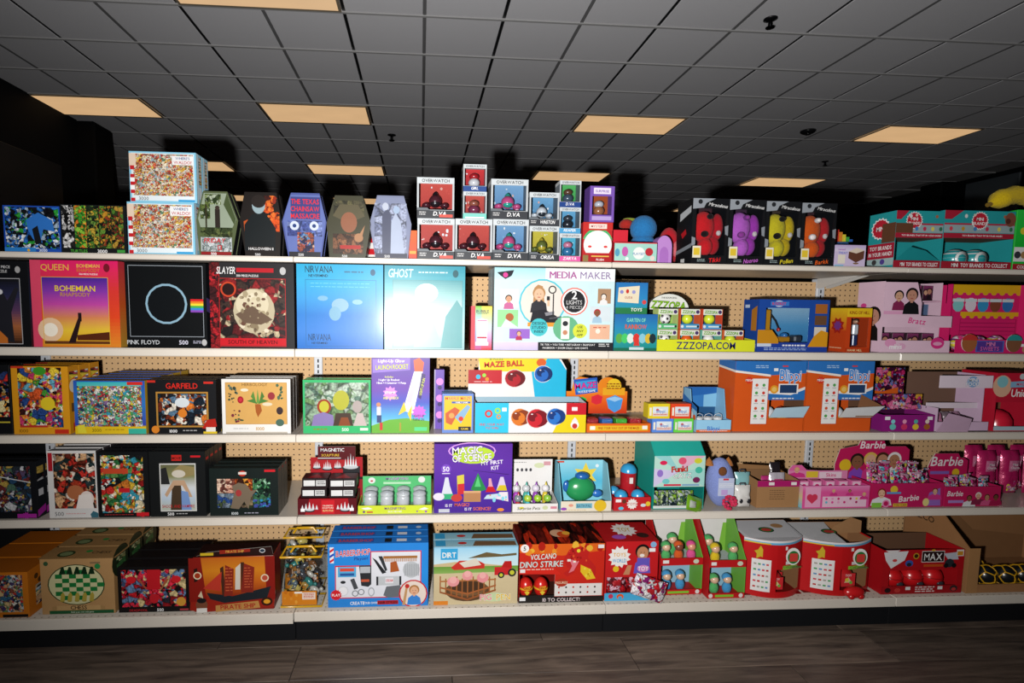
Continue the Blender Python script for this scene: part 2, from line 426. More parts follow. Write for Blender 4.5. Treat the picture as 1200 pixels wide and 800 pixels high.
def faces(t, w, d, h, front=None, right=None, left=None, top=None, mat='print'):
    if front: panel(t, 'front_print', front, (-w/2, 0, h), (w, 0, 0), (0, 0, -h), (0, -1, 0), mat)
    if right: panel(t, 'side_print', right, (w/2, 0, h), (0, d, 0), (0, 0, -h), (1, 0, 0), mat)
    if left: panel(t, 'side_print', left, (-w/2, d, h), (0, -d, 0), (0, 0, -h), (-1, 0, 0), mat)
    if top: panel(t, 'top_print', top, (-w/2, d, h), (w, 0, 0), (0, -d, 0), (0, 0, 1), mat)

# ---------------------------------------------------------------- where things stand
ZS = [1.4828, 1.1355, .8043, .4774, .1298]          # tops of the four shelves and of the base deck
YF, YB = 2.0308, 2.4949                              # front lip and pegboard
ORD = ['frontmost of its row', 'second from the front', 'third from the front', 'fourth from the front', 'fifth from the front']
def slot(row, px0, px1, pyt, Y, zb=None):
    z = ZS[row]+.0006 if zb is None else zb
    x0, x1 = BX(px0, Y, z), BX(px1, Y, z); xc = (x0+x1)/2
    h = HZ(pyt, xc, Y)-z
    if row > 0: h = min(h, ZS[row-1]-(.025 if row == 1 else .033)-z)      # stays below the shelf above
    return xc, x1-x0, h, z
def copies(t, n, step, label, ax=(0, 1)):
    out = [t]
    if n > 1:
        t['label'] = label+', '+ORD[0]
        t['group'] = t.get('group') or label
        a = t.rotation_euler.z
        for i in range(1, n):
            c = copy_tree(t); c.location = t.location+Vector((-_s(a), _c(a), 0))*step*i
            c['label'] = label+', '+ORD[i]; out.append(c)
    return out
def carton(name, label, cat, row, px0, px1, pyt, d=.06, n=1, front=None, right=None, left=None, top=None, col='222', cs=None, ct=None, Y=None,
           zb=None, rz=0, rx=0, lid=True, mat='print', gap=.004, group=None, h=None, w=None):
    Y = Y or YF+.02
    xc, w_, h_, z = slot(row, px0, px1, pyt, Y, zb); w = w or w_; h = h or h_
    t = thing(name, label, cat, (xc, Y, z), rz, group, rx)
    if lid:                                          # two-piece box: a lid over a slightly smaller tray
        M().box(-w/2, w/2, 0, d*.72, 0, h, col, mat, .0015, side=cs, top=ct).build('lid', t)
        M().box(-w/2+.0025, w/2-.0025, d*.72, d, .0, h-.0025, cs or col, mat, .001, top=ct).build('tray', t)
    else:
        M().box(-w/2, w/2, 0, d, 0, h, col, mat, .0015, side=cs, top=ct).build('body', t)
    faces(t, w, d, h, front, right, left, top, mat)
    copies(t, n, d+gap, label)
    t_info = dict(o=t, w=w, h=h, d=d, top=z+h+.0006, x=xc, Y=Y, z=z)
    return t_info

# ================================================================ the room
CEIL = CZ+2.2378; GX0, GY0, GS = .014, 4.2368, .61
XL, XR, YFAR, XW, YW = -9.2, 9.0, 18.0, -4.17, 6.86
def struct(name, m, label=None):
    o = m.build(name); o['kind'] = 'structure'
    if label: o['label'] = label
    return o
floor = struct('floor', M().box(XL, XR, -1.5, YFAR, -.06, -.004, '4a403a', 'dark'), 'dark brown wood-look vinyl plank floor')
me = {}
rnd = random.Random(4)
PW, PL = .19, 1.25
for r in range(8):
    y0 = .62+r*PW; x = -3.1-rnd.uniform(0, 1)
    while x < 4.6:
        L_ = PL*rnd.choice((1, 1, .8))
        key = round(L_, 2)
        if key not in me: me[key] = M().box(0, L_-.003, 0, PW-.003, -.004, 0, '6a5d54', 'vinyl_plank', .001).mesh('plank')
        o = bpy.data.objects.new('plank', me[key]); COL.objects.link(o); o.parent = floor; o.location = (x, y0, 0); x += L_
ceiling = struct('ceiling', M().box(XL, XR, -1.0, YFAR, CEIL+.012, CEIL+.05, '9a9a9a', 'tile'), 'suspended ceiling of square grey tiles')
LIGHTS = [(-3, -1), (-7, 3), (-3, 3), (3, 3), (9, 3), (-7, 7), (-3, 7), (3, 7), (9, 7), (-7, 11), (-3, 11), (3, 11), (9, 11)]
lit = {(c+i, r) for c, r in LIGHTS for i in (0, 1)}
tile = M().box(0, GS-.026, 0, GS-.026, 0, .012, 'd2d2d6', 'tile', .003).mesh('ceiling_tile')
for c in range(-7, 14):
    for r in range(-1, 12):
        if (c, r) in lit: continue
        o = bpy.data.objects.new('ceiling_tile', tile); COL.objects.link(o); o.parent = ceiling
        o.location = (GX0+c*GS+.013, GY0+r*GS+.013, CEIL)
st = M()
for c in range(-15, 14):
    for r in range(-1, 22):
        if ((r > 11) or (c < -7 and r > 3)) and (c, r) not in lit: st.box(GX0+c*GS+.013, GX0+(c+1)*GS-.013, GY0+r*GS+.013, GY0+(r+1)*GS-.013, CEIL, CEIL+.012, 'd2d2d6', 'tile')
o = st.build('far_tiles', ceiling); o['kind'] = 'stuff'
for c in range(-14, 15):
    main = c % 2 != 0
    M().box(-.012, .012, -5.2, YFAR-GY0-.1, -.001 if not main else .004, .012, '2a2c2e' if main else 'a8a8aa', 'paint').build('grid_rail', ceiling, (GX0+c*GS, GY0, CEIL))  # main rails: shade of their recess put into the dark colour
rail = M().box(XL+.05, XR-.05, -.011, .011, -.007, .012, 'f4f4f4', 'paint').mesh('grid_rail')
for r in range(-5, 22):
    o = bpy.data.objects.new('grid_rail', rail); COL.objects.link(o); o.parent = ceiling; o.location = (0, GY0+r*GS, CEIL)
w = struct('wall_left', M().box(XW-.15, XW, -1, YW, 0, CEIL+.011, '15181d', 'dark'), 'near-black side wall with tall panels')
for i in range(5):
    M().box(0, .02, 0, 1.1, .25, 2.9, '1c2129', 'paint', .006).build('wall_panel', w, (XW, .3+i*1.28, 0))
struct('wall_far_left', M().box(XL-.1, XL, -1, YFAR, 0, CEIL+.05, '15181d', 'dark'), 'dark wall of the back area')
w = struct('wall_right', M().box(XR, XR+.1, -1, YFAR, 0, CEIL+.05, '15181d', 'dark'), 'near-black side wall')
M().box(-.04, 0, 0, .8, 2.9, 3.46, '6a747c', 'paint', .008).build('wall_panel', w, (XR, 7.55, 0))
struct('wall_back', M().box(XL, XR, YFAR, YFAR+.1, 0, CEIL+.05, '16181b', 'dark'), 'dark far wall of the shop')
for x, y, l in ((XW+.03, YW, 'at the end of the left wall'), (XR-.18, 8.45, 'against the right wall')):
    t = thing('column', 'dark square column reaching the ceiling '+l, 'column', (x, y, 0))
    M().box(-.17, .17, 0, .4, 0, CEIL-.003, '0d0e10', 'dark', .02).build('shaft', t)
    M().box(-.175, .175, -.015, .415, .001, .14, '0d0e10', 'dark', .01).build('base', t)
def ceiling_light(c, r, label):
    t = thing('ceiling_light', label, 'ceiling light', (GX0+(c+1)*GS, GY0+(r+.5)*GS, CEIL), 0, 'recessed warm ceiling lights')
    a, b = GS-.015, GS/2-.015
    f = M()
    for q in ((-a, a, -b, -b+.02), (-a, a, b-.02, b), (-a, -a+.02, -b+.02, b-.02), (a-.02, a, -b+.02, b-.02)): f.box(q[0], q[1], q[2], q[3], -.012, -.0072, 'c9b79c', 'paint')
    f.build('frame', t)
    M().box(-a+.02, a-.02, -b+.02, b-.02, -.011, -.0072, 'fff', 'lamp_diffuser').build('diffuser', t)
wc = {-7: 'leftmost', -3: 'second from left', 3: 'third from left', 9: 'rightmost'}
wr = {3: 'in the nearest full row', 7: 'in the second row', 11: 'in the farthest row'}
for c, r in LIGHTS:
    ceiling_light(c, r, 'warm rectangular ceiling light cut off by the top of the picture' if r < 0 else 'warm rectangular ceiling light, %s %s' % (wc[c], wr[r]))
def sprinkler(px, py, label, s=1):
    k = -(py-400-CY)/FPX; d = AF+AR*((px-600-CX)/FPX)+AU*k; q = (CEIL-CZ)/d.z
    t = thing('sprinkler_head', label, 'sprinkler', (d.x*q, d.y*q, CEIL), 0, 'ceiling sprinkler heads')
    M().lathe([(.0, 0), (.045*s, 0), (.045*s, -.006), (.02*s, -.014), (0, -.014)], 0, 0, 0, '15161a', 'paint').build('cover_plate', t)
    M().lathe([(.014*s, -.012), (.014*s, -.05*s), (.008*s, -.055*s)], 0, 0, 0, '15161a', 'metal', 10).build('stem', t)
    M().lathe([(0, -.055*s), (.03*s, -.056*s), (.028*s, -.062*s), (0, -.064*s)], 0, 0, 0, '15161a', 'metal', 12).build('deflector', t)
sprinkler(903, 22, 'black sprinkler head on the ceiling, nearest and largest', 1.1)
sprinkler(459, 158, 'black sprinkler head above the middle of the coffin-shaped boxes', 1.2)
sprinkler(967, 189, 'black sprinkler head far off near the right-hand lights', 1.0)
t = thing('smoke_detector', 'round dark smoke detector on the ceiling right of centre', 'smoke detector', (lambda d: (d.x*(CEIL-CZ)/d.z, d.y*(CEIL-CZ)/d.z, CEIL))(AF+AR*((947-600-CX)/FPX)+AU*(-(153-400-CY)/FPX)))
M().lathe([(0, 0), (.085, 0), (.085, -.015), (.06, -.035), (0, -.04)], 0, 0, 0, '26282c', 'plastic').build('housing', t)
M().lathe([(.03, -.038), (.03, -.05), (0, -.052)], 0, 0, 0, '1b1c20', 'plastic', 12).build('sensor', t)

# ================================================================ the shelving
XU, SW = -1.697, 1.2192
SEC = ['in the first bay from the left', 'in the second bay from the left', 'in the third bay from the left', 'in the rightmost bay']
LEV = ['top', 'second', 'third', 'fourth']
for i in range(-1, 5):
    x = XU+i*SW
    t = thing('upright_post', 'slotted white upright post of the shelving, %s' % ['out of frame at left', 'left of the first bay', 'between first and second bay', 'between second and third bay', 'between third and last bay', 'right of the last bay'][i+1], 'upright', (x, YB, 0), 0, 'slotted shelving uprights')
    M().box(-.0195, .0195, -.010, .03, 0, ZS[0]-.02, 'dfe3ea', 'paint', .002).build('post', t)
    sl = M()
    z = .2
    while z < ZS[0]-.06: sl.box(-.0032, .0032, -.0106, -.009, z, z+.016, '17191c', 'dark'); z += .0254
    sl.build('slots', t)
for i in range(-1, 4):
    x0 = XU+i*SW+.02; x1 = x0+SW-.04
    if i >= 0:
        o = M().box(0, x1-x0, 0, .008, .13, ZS[0]-.035, 'd2ab7b', 'pegboard').build('pegboard_panel', None, (x0, YB, 0))
        tag(o, 'tan pegboard back panel with small holes, '+SEC[i], 'pegboard', 'pegboard back panels')
    else:
        o = M().box(0, x1-x0, 0, .008, .13, ZS[0]-.035, '101114', 'dark', .002).build('back_panel', None, (x0, YB, 0))
        tag(o, 'black back panel of the shelving at the far left edge', 'back panel')
JOG = {(0, 0): .0, (1, 0): .0, (2, 0): -.004, (1, 1): .001, (2, 1): .001, (0, 2): .001, (0, 3): .001, (3, 1): -.002}
for k in range(4):
    for i in range(-1, 4):
        xc = XU+(i+.5)*SW; z = ZS[k]
        t = thing('metal_shelf', 'cream metal shelf, %s level, %s' % (LEV[k], SEC[i] if i >= 0 else 'cut off at the left edge'), 'shelf', (xc, YF, z), 0, 'cream metal shelves')
        hw = SW/2-.0012; D = YB-YF-.013; j = JOG.get((i, k), 0)
        q = .66 if k == 0 else 1
        M().box(-hw, hw, .004, D, -.028*q, -.0005, 'd9cfc2', 'paint', .002).build('deck', t)
        M().box(-hw, hw, j, .0035+j, -.031*q, .0, 'e6ddd0', 'paint', .0012).build('front_lip', t)
        M().box(-hw, hw, -.004+j, -.0002+j, -.029*q, -.004, 'e9e0d3', 'paint', .0012).build('price_channel', t)
        for s in (-1, 1):
            M().prism([(D*.45, -.0285*q), (D, -.0285*q), (D, -.066), (D-.03, -.066)], -.0012, .0012, 'dcd8d2', mat='paint').build('bracket', t, (s*(hw-.022), 0, 0)).rotation_euler = (0, 0, math.pi/2)
YD = 1.9554
for i in range(-1, 4):
    xc = XU+(i+.5)*SW; hw = SW/2-.0012; j = -.006 if i == 0 else 0
    t = thing('base_deck', 'cream perforated bottom deck with black kick plate, '+(SEC[i] if i >= 0 else 'cut off at the left edge'), 'shelf', (xc, YD, 0), 0, 'bottom decks')
    M().box(-hw, hw, .004+j, YB-YD-.012, ZS[4]-.03, ZS[4]-.0005, 'ddd4c8', 'perforated_deck', .002).build('deck', t)
    M().box(-hw, hw, j, .0035+j, ZS[4]-.036-(.004 if i == 0 else 0), ZS[4], 'e6ddd0', 'paint', .0012).build('front_lip', t)
    M().box(-hw, hw, .03, .04, .0005, ZS[4]-.032, '0c0e12', 'dark', .001).build('kick_plate', t)

# ================================================================ builders for packaging
def yz(m, pts, x0, x1, col, mat='print'):              # outline in (y, z), thickness along x
    A = sum(pts[i][0]*pts[(i+1) % len(pts)][1]-pts[(i+1) % len(pts)][0]*pts[i][1] for i in range(len(pts)))
    if A < 0: pts = pts[::-1]
    a = [(x1, y, z) for y, z in pts]; b = [(x0, y, z) for y, z in pts]
    m.poly(a, col, mat); m.poly(b[::-1], col, mat)
    for i in range(len(pts)):
        j = (i+1) % len(pts); m.poly([a[i], b[i], b[j], a[j]], col, mat)
    return m
def winbox(name, label, cat, row, px0, px1, pyt, d, win, col, back, front=None, left=None, right=None, toy=None, zb=None, Y=None, cs=None, ct=None, group=None, rz=0, backart=None, mat='print', toyname='toy', filmcol='clear', n=1):
    Y = Y or YF+.02
    xc, w, h, z = slot(row, px0, px1, pyt, Y, zb)
    t = thing(name, label, cat, (xc, Y, z), rz, group); u0, v0, u1, v1 = win; k = .002
    a, b, c0, c1 = -w/2+u0*w, -w/2+u1*w, h-v1*h, h-v0*h
    m = M()
    m.box(-w/2, w/2, d-k, d, 0, h, back, mat); m.box(-w/2, -w/2+k, 0, d-k, 0, h, cs or col, mat); m.box(w/2-k, w/2, 0, d-k, 0, h, cs or col, mat)
    m.box(-w/2+k, w/2-k, 0, d-k, 0, k, col, mat); m.box(-w/2+k, w/2-k, 0, d-k, h-k, h, ct or col, mat); m.build('carton', t)
    f = M()
    for q in ((-w/2+k, w/2-k, k, c0), (-w/2+k, w/2-k, c1, h-k), (-w/2+k, a, c0, c1), (b, w/2-k, c0, c1)):
        if q[1]-q[0] > .0005 and q[3]-q[2] > .0005: f.box(q[0], q[1], .0, k, q[2], q[3], col, mat)
    f.build('front_frame', t)
    M().box(a, b, .0023, .0028, c0, c1, 'fff', filmcol).build('window', t)
    if backart: panel(t, 'backdrop', backart, (-w/2+k, d-k, h-k), (w-2*k, 0, 0), (0, 0, -h+2*k), (0, -1, 0), mat)
    if toy:
        m = M(); toy(m, (a+b)/2, (k+d-k)/2+.002, c0, b-a, d-.012, c1-c0); m.build(toyname, t)
    if front:
        front = [R(0, 0, 1, v0, col), R(0, v1, 1, 1, col), R(0, v0, u0, v1, col), R(u1, v0, 1, v1, col)]+front
    faces(t, w, d, h, front, right, left, None, mat)
    copies(t, n, d+.003, label)
    return dict(o=t, w=w, h=h, d=d, top=z+h+.0006, x=xc, Y=Y, z=z)
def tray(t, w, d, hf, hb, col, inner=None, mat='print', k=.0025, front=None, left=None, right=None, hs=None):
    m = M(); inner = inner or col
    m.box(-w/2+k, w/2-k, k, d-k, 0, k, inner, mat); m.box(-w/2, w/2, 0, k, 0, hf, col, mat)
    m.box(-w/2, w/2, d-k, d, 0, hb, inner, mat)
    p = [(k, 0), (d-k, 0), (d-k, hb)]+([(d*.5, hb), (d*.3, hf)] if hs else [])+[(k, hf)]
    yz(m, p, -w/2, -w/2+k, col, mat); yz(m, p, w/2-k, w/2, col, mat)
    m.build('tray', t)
    if front: panel(t, 'front_print', front, (-w/2, 0, hf), (w, 0, 0), (0, 0, -hf), (0, -1, 0), mat)
    if left: panel(t, 'side_print', left, (-w/2, d, hf), (0, -d, 0), (0, 0, -hf), (-1, 0, 0), mat)
def header(t, pts, y, col, art=None, box=None, side=None, mat='print', th=.003, name='header_card'):
    o = M().prism(pts, y, y+th, col, side or 'e8e0d4', mat=mat).build(name, t)
    xs = [p[0] for p in pts]; zs = [p[1] for p in pts]; x0, x1, z0, z1 = box or (min(xs), max(xs), min(zs), max(zs))
    if art:
        a, l = draw(art, (x0, y, z1), (x1-x0, 0, 0), (0, 0, z0-z1), (0, -1, 0), mat)
        if a.f: a.build('header_print', o)
        if l.f: l.build('lettering', o)
def rr(x0, x1, z0, z1, r, n=4):                         # rounded rectangle outline
    out = []
    for cx, cz, a0 in ((x1-r, z0+r, -90), (x1-r, z1-r, 0), (x0+r, z1-r, 90), (x0+r, z0+r, 180)):
        for i in range(n+1):
            a = math.radians(a0+90*i/n); out.append((cx+r*_c(a), cz+r*_s(a)))
    return out
def dome(x, z, rx, rz, a0=0, a1=180, n=14):
    return [(x+rx*_c(math.radians(a0+(a1-a0)*i/n)), z+rz*_s(math.radians(a0+(a1-a0)*i/n))) for i in range(n+1)]
def hover_toy(c1, c2, c3):                              # small rounded hover vehicle with two side pods
    def f(m, x, y, z, w, d, h):
        m.ell(x, y, z+h*.42, w*.2, d*.3, h*.26, c1, 'plastic'); m.ell(x, y-d*.1, z+h*.33, w*.16, d*.2, h*.14, c2, 'plastic')
        for s in (-1, 1):
            m.ell(x+s*w*.28, y, z+h*.25, w*.13, d*.3, h*.12, c1, 'plastic'); m.tube([(x, y, z+h*.3), (x+s*w*.28, y, z+h*.25)], h*.04, c3, 'plastic', 6)
            m.lathe([(0, -.0), (w*.06, 0), (w*.06, d*.05), (0, d*.05)], x+s*w*.28, y-d*.15, z+h*.1, c3, 'plastic', 10)
        m.lathe([(w*.1, h*.02), (w*.07, h*.1), (w*.02, h*.16), (0, h*.16)], x, y, z+h*.64, c2, 'plastic', 10)
        m.lathe([(w*.3, 0), (w*.3, h*.04), (0, h*.04)], x, y, z+.001, '333', 'plastic', 14)
    return f
def blob_toy(c1, c2):
    def f(m, x, y, z, w, d, h):
        m.ell(x, y, z+h*.3, w*.28, d*.35, h*.28, c1, 'plastic'); m.ell(x, y, z+h*.66, w*.24, d*.3, h*.2, c2, 'plastic')
    return f
BLACKS = ['111', '1b1b1f', '26282c', 'c9c9c9', '2f6fb0', '3b3f46']
BOXG = 'puzzle boxes'

# ================================================================ top shelf
b = busy(['17181c', '2b6fc4', 'dfe6ee', '15161a', '2e9a3a', '9fb4c8', '20262e', '1c4fa0'], 70, 1)
carton('puzzle_box', 'blue-edged puzzle box of dark comic panels, far left of top shelf', 'puzzle box', 0, 6, 72, 241, .055, 1, front=[R(0, 0, 1, 1, '1f4fb4'), B(.03, .03, .98, .92, b), Q(.4, .3, .62, .14, .86, .3, .9, .55, .7, .5, .62, .86, .5, .7, .42, .5, '2f74c8'), Q(.5, .5, .6, .42, .66, .8, .55, .84, '16181d'), R(0, .9, .55, 1, '2f83d0'), T('3000', .68, .955, .06, 'e8f0f8', .3), C(.42, .955, .03, 'e8b62e')], col='16305f', right=[R(0, 0, 1, 1, '1a3870')])
b = [busy(p, 110, 3+i) for i, p in enumerate((['e8e8e8', '111', '222', 'bbb'], ['3f9a2f', 'd9772a', '2c6e24', '8cc63f', 'e2a63a', '1d4a1c'], ['1d2b1c', '4c7a2c', 'c2a23a', '243a24', '101510', '6d8f3e'], ['c08a2a', '26421f', '151a14', '5f8a33', '8c3a24'], ['7a2f22', '2c3a1c', 'b08a34', '151512', '4d7a2c']))]
carton('puzzle_box', 'puzzle box with five upright green and brown bands, top shelf', 'puzzle box', 0, 73, 149, 240, .055, 1, front=[R(0, 0, 1, 1, '15181a')]+[B(.02+.19*i, .02, .2+.19*i, .89, b[i]) for i in range(5)]+[LN(1, .2, .02, .21, .89, 'ddd', 1, 1), T('TURTLES', .26, .955, .06, '4fae3a', .26), T('3000', .62, .955, .07, 'fff', .24), R(.85, .92, .97, .98, '3f9a3f')], col='15181a', right=[R(0, 0, 1, 1, '1d2123')])
b = busy(['c43a30', 'e9d8b4', 'd8a03e', '8a4434', 'f1ece0', '5d8a6a', 'd9694a', 'e6c65c', '9ab0b8', 'b02a26', 'f0e2c6', 'e8dcd0'], 210, 9)
WF = [R(0, 0, 1, 1, '8fd0ec'), R(.03, .03, .97, .97, 'e9f4f9'), B(.055, .045, .955, .87, b), R(.0, .04, .1, .3, 'e9d2bd'), R(.64, .07, .96, .25, 'f6f6f6'), T("WHERE'S", .8, .12, .05, '2a4f8f', .27), T('WALDO?', .8, .2, .06, 'c0242c', .3), T('3000', .2, .93, .07, '39434d', .2, st='n'), R(.72, .94, .97, .985, '3fa5dc'), R(.01, .28, .075, .36, 'c8242c'), R(.01, .45, .075, .52, 'c8242c'), R(.01, .6, .075, .67, 'c8242c'), R(.01, .76, .075, .83, 'c8242c'), R(.01, .92, .075, .99, 'c8242c'), R(.01, .52, .075, .6, 'fff'), R(.01, .67, .075, .76, 'fff')]
WS = [R(0, 0, 1, 1, 'a9dcf0'), R(.15, 0, .3, 1, 'f2f8fb'), B(.4, .05, .85, .6, b), R(.4, .66, .85, .9, 'e8f3f8')]
lo = carton('puzzle_box', 'light blue puzzle box of tiny crowds, lower pile', 'puzzle box', 0, 151, 229, 237, .052, 2, front=WF, right=WS, col='9fd4ec', Y=YF+.018)
carton('puzzle_box', 'light blue puzzle box of tiny crowds, upper pile', 'puzzle box', 0, 153, 231, 178, .052, 2, front=WF, right=WS, col='9fd4ec', Y=YF+.02, zb=lo['top'])
def coffin(pxs, pyt, art, label, col, n=2):
    Y = YF+.03; zc = ZS[0]+.0006
    xc, w, h, z = slot(0, pxs[0], pxs[1], pyt, Y)
    sx = (pxs[1]-pxs[0]); P_ = [(((p-pxs[0])/sx)-.5)*w for p in pxs]
    pts = [(P_[4], .004), (P_[5], .004), (P_[1], h*.56), (P_[3], h), (P_[2], h), (P_[0], h*.56)]
    t = thing('coffin_puzzle_box', label, 'puzzle box', (xc, Y, z-.0035), 0, 'coffin-shaped puzzle boxes')
    M().prism(pts, 0, .03, col, '1c1d20').build('lid', t)
    q = [(x*.97, .004+(zz-.004)*.985) for x, zz in pts]
    M().prism(q, .03, .042, '222327', '2a2b2f').build('tray', t)
    A, L = draw(art, (-w/2, 0, h), (w, 0, 0), (0, 0, -h), (0, -1, 0))
    o = A.build('front_print', t)
    if L.f: L.build('lettering', o)
    copies(t, n, .045, label)
BG = dict
coffin([231, 280, 240, 268, 234, 272], 223, [Q(.2, .03, .74, .03, .96, .42, .82, .6, .12, .6, .05, .42, '93a08c'), B(.22, .04, .6, .2, busy(['3b4a2a', '5a6a34', '8a9a6a', '2a3a1c', 'a8b49c'], 90, 201)), B(.1, .2, .34, .42, busy(['3b4a2a', '5a6a34', '93a08c', '2a3a1c'], 90, 202)), R(.22, .2, .26, .56, '33301c'), Q(.74, .03, .95, .42, .9, .5, .66, .2, '445230'), R(.45, .27, .57, .55, '2b241f'), C(.51, .25, .035, '3a2d26'), B(.1, .55, .86, .7, busy(['4d5a35', '3a4a2a', '5a6438', '2f3a20'], 60, 203)), R(.1, .7, .84, .92, 'aeb6b8'), B(.13, .7, .82, .92, busy(['8f9a9c', 'c9d0d2', '77837f', 'aeb6b8'], 100, 204)), T('FRIDAY', .43, .75, .07, 'c8202a', .5, .2), T('13', .55, .86, .08, 'c8202a', .3), R(.1, .925, .82, .985, '8f1f22'), T('500', .4, .955, .04, 'fff')], 'coffin-shaped puzzle box with a lone figure by a lake', '55603f')
coffin([281.5, 330.6, 288, 325, 288, 328], 224, [Q(.15, .03, .8, .03, .97, .42, .86, .9, .16, .9, .03, .42, '1a1412'), B(.58, .05, .82, .3, busy(['e0702a', '8f2a14', 'd9531c', '3a1410'], 80, 205)), B(.74, .3, .95, .6, busy(['e0702a', '8f2a14', 'd9531c', '3a1410'], 80, 206)), SC(16, ['e0702a', '8f2a14', 'd9531c'], .66, .08, .88, .55, .03, 5), Q(.1, .45, .2, .42, .26, .78, .14, .78, 'b8501c'), Q(.12, .9, .12, .5, .3, .34, .55, .3, .72, .4, .86, .55, .84, .9, '10171a'), C(.46, .2, .1, '93a9b0', 1.3), C(.46, .14, .11, '241d1a', .9), R(.2, .83, .8, .9, '1a1210'), T('HALLOWEEN II', .5, .865, .04, 'e8e8e8', .6), T('500', .42, .955, .04, 'ddd')], 'coffin-shaped puzzle box with dark figure against orange fire', '191310')
coffin([331, 383, 342, 375, 338, 377], 225, [Q(.2, .03, .85, .03, .98, .42, .87, .9, .15, .9, .03, .42, '5f6fae'), R(.2, .06, .86, .4, '3a3f7c'), T('THE TEXAS', .52, .13, .075, 'e0262a', .62), T('CHAINSAW', .52, .24, .075, 'e0262a', .64), T('MASSACRE', .52, .35, .075, 'e0262a', .64), B(.12, .42, .9, .66, busy(['5f6fae', '4a5a9a', '7a8ac4', '3a4684'], 40, 207)), C(.28, .5, .07, 'cdd6ea'), C(.72, .5, .07, 'cdd6ea'), C(.28, .5, .03, '27407a'), C(.72, .5, .03, '27407a'), B(.34, .6, .72, .9, busy(['8f4a3a', '3a4a8a', 'b8584a', '5a8ab8', '2a2a4a', 'c8a08a'], 90, 208)), R(.15, .9, .86, .985, '23242c'), T('500', .42, .945, .04, 'ddd')], 'coffin-shaped puzzle box, blue with large red title', '4a5796')
coffin([383, 435, 393, 425, 386, 428], 228, [Q(.2, .03, .8, .03, .98, .42, .85, .9, .1, .9, .03, .42, '3b3a26'), B(.16, .08, .84, .3, busy(['4a4630', '3b3a26', '5a5638', '2c2b1c'], 50, 209)), Q(.14, .32, .3, .14, .7, .14, .86, .32, .7, .37, .3, .37, '575038'), C(.5, .42, .13, '8f5a40', 1.25), B(.14, .6, .82, .92, busy(['5f3d28', '4a2e1c', '744c32', '3a2618', '8a5a3a'], 50, 210)), C(.72, .66, .07, 'a87a56'), Q(.74, .6, .86, .46, .8, .64, 'a87a56'), T('500', .4, .955, .04, 'ddd'), R(.3, .78, .76, .84, 'a8231f')], 'coffin-shaped puzzle box with brown-hatted man, olive tones', '3a3926')
coffin([433, 482, 442, 473, 440, 478], 228, [Q(.2, .03, .82, .03, .98, .42, .9, .9, .14, .9, .03, .42, '7f87a4'), B(.12, .12, .88, .9, busy(['7f87a4', '8f97b2', '6a7290', '9aa2bc'], 40, 211)), Q(.3, .9, .3, .3, .42, .2, .52, .3, .5, .9, '4a4f66'), Q(.5, .9, .52, .4, .62, .26, .74, .4, .84, .9, 'a9b4cc'), C(.38, .17, .05, 'b8bfd0', 1.2), C(.64, .22, .05, '9fb4d0', 1.2), R(.14, .9, .9, .985, '33364a'), T('500', .42, .945, .04, 'ddd')], 'coffin-shaped puzzle box, pale grey-blue couple', '7b829e')
carton('candy_box', 'small bright orange box half hidden behind the red figure boxes', 'box', 0, 479, 488.4, 270, .06, 1, front=[G(0, 0, 1, 1, ['e8641e', 'd93a1a']), R(.1, .7, .9, .8, 'f0a23a')], col='e0581c', Y=YF+.045, lid=False)
t = thing('striped_cone', 'little red and white striped cone behind the pale coffin box', 'cone', (BX(436.5, YF+.14, ZS[0]), YF+.14, ZS[0]+.0006))
for i in range(4): M().lathe([(.03-.007*i, .024*i), (.023-.007*i, .024*(i+1))], 0, 0, 0, ('e8e6e2', 'c8242c')[i % 2], 'plastic', 14).build('stripe', t)
M().box(-.034, .034, -.034, .034, 0, .004, 'e8e6e2', 'plastic', .002).build('base', t)
# boxed toy figures
FIG = 'boxed toy figures'
OWS = [R(0, 0, 1, .12, 'dfe3e6'), R(0, .12, 1, 1, '7c8790')]
def figbox(name, label, px0, px1, pyt, back, mid, head, sub, c, zb=None, foot='3a3d42', d=.09, Y=None, big=True, toy=None):
    fr = [R(0, 0, 1, .14, 'cfd6da'), T('OVERWATCH', .5, .075, .075, '14161a', .8, 0), R(0, .8, 1, 1, foot), T(head, .62 if big else .5, .88, .1, 'fff', .5 if big else .8, .2)]
    if big: fr += [Q(0, .8, .0, .74, .28, .74, .34, .8, '6c7278'), LN(2, .06, .84, .24, .94, 'ccc', 2)]
    if sub: fr += [R(.6, .9, .96, .97, mid)] if big else [R(.1, .93, .9, .98, 'fff')]
    return winbox(name, label, 'toy box', 0, px0, px1, pyt, d, (.05, .15, .95, .79), 'c2c8cc', back, fr, left=OWS, right=OWS, toy=toy or hover_toy(*c), zb=zb, Y=Y, cs='7c8790', group=FIG, backart=[G(0, 0, 1, 1, [mid, back]), SC(8, ['fff', mid, 'f3b8a8'], .1, .1, .9, .7, .03, len(label))])
r1 = ('5a2630', '2a2024', '1d1a1d'); r2 = ('d8588f', '2fae9a', 'e8b0c8')
A = figbox('figure_box', 'red window box with dark hover toy, leftmost of the bottom row', 489, 532.3, 256, 'b3241f', 'e0574a', 'D.VA', 1, r1)
Bx = figbox('figure_box', 'red window box with dark hover toy, bottom row, under narrow boxes', 533.2, 576.3, 256.5, 'b3241f', 'e0574a', 'D.VA', 1, r1)
Cc = figbox('figure_box', 'blue window box with pink hover toy, bottom row', 577.2, 618.6, 257, '4a7bb0', '86b4dc', 'D.VA', 0, r2)
figbox('figure_box', 'red window box with dark hover toy, stacked on another', 488.5, 532, 208, 'b3241f', 'e0574a', 'D.VA', 1, r1, A['top'])
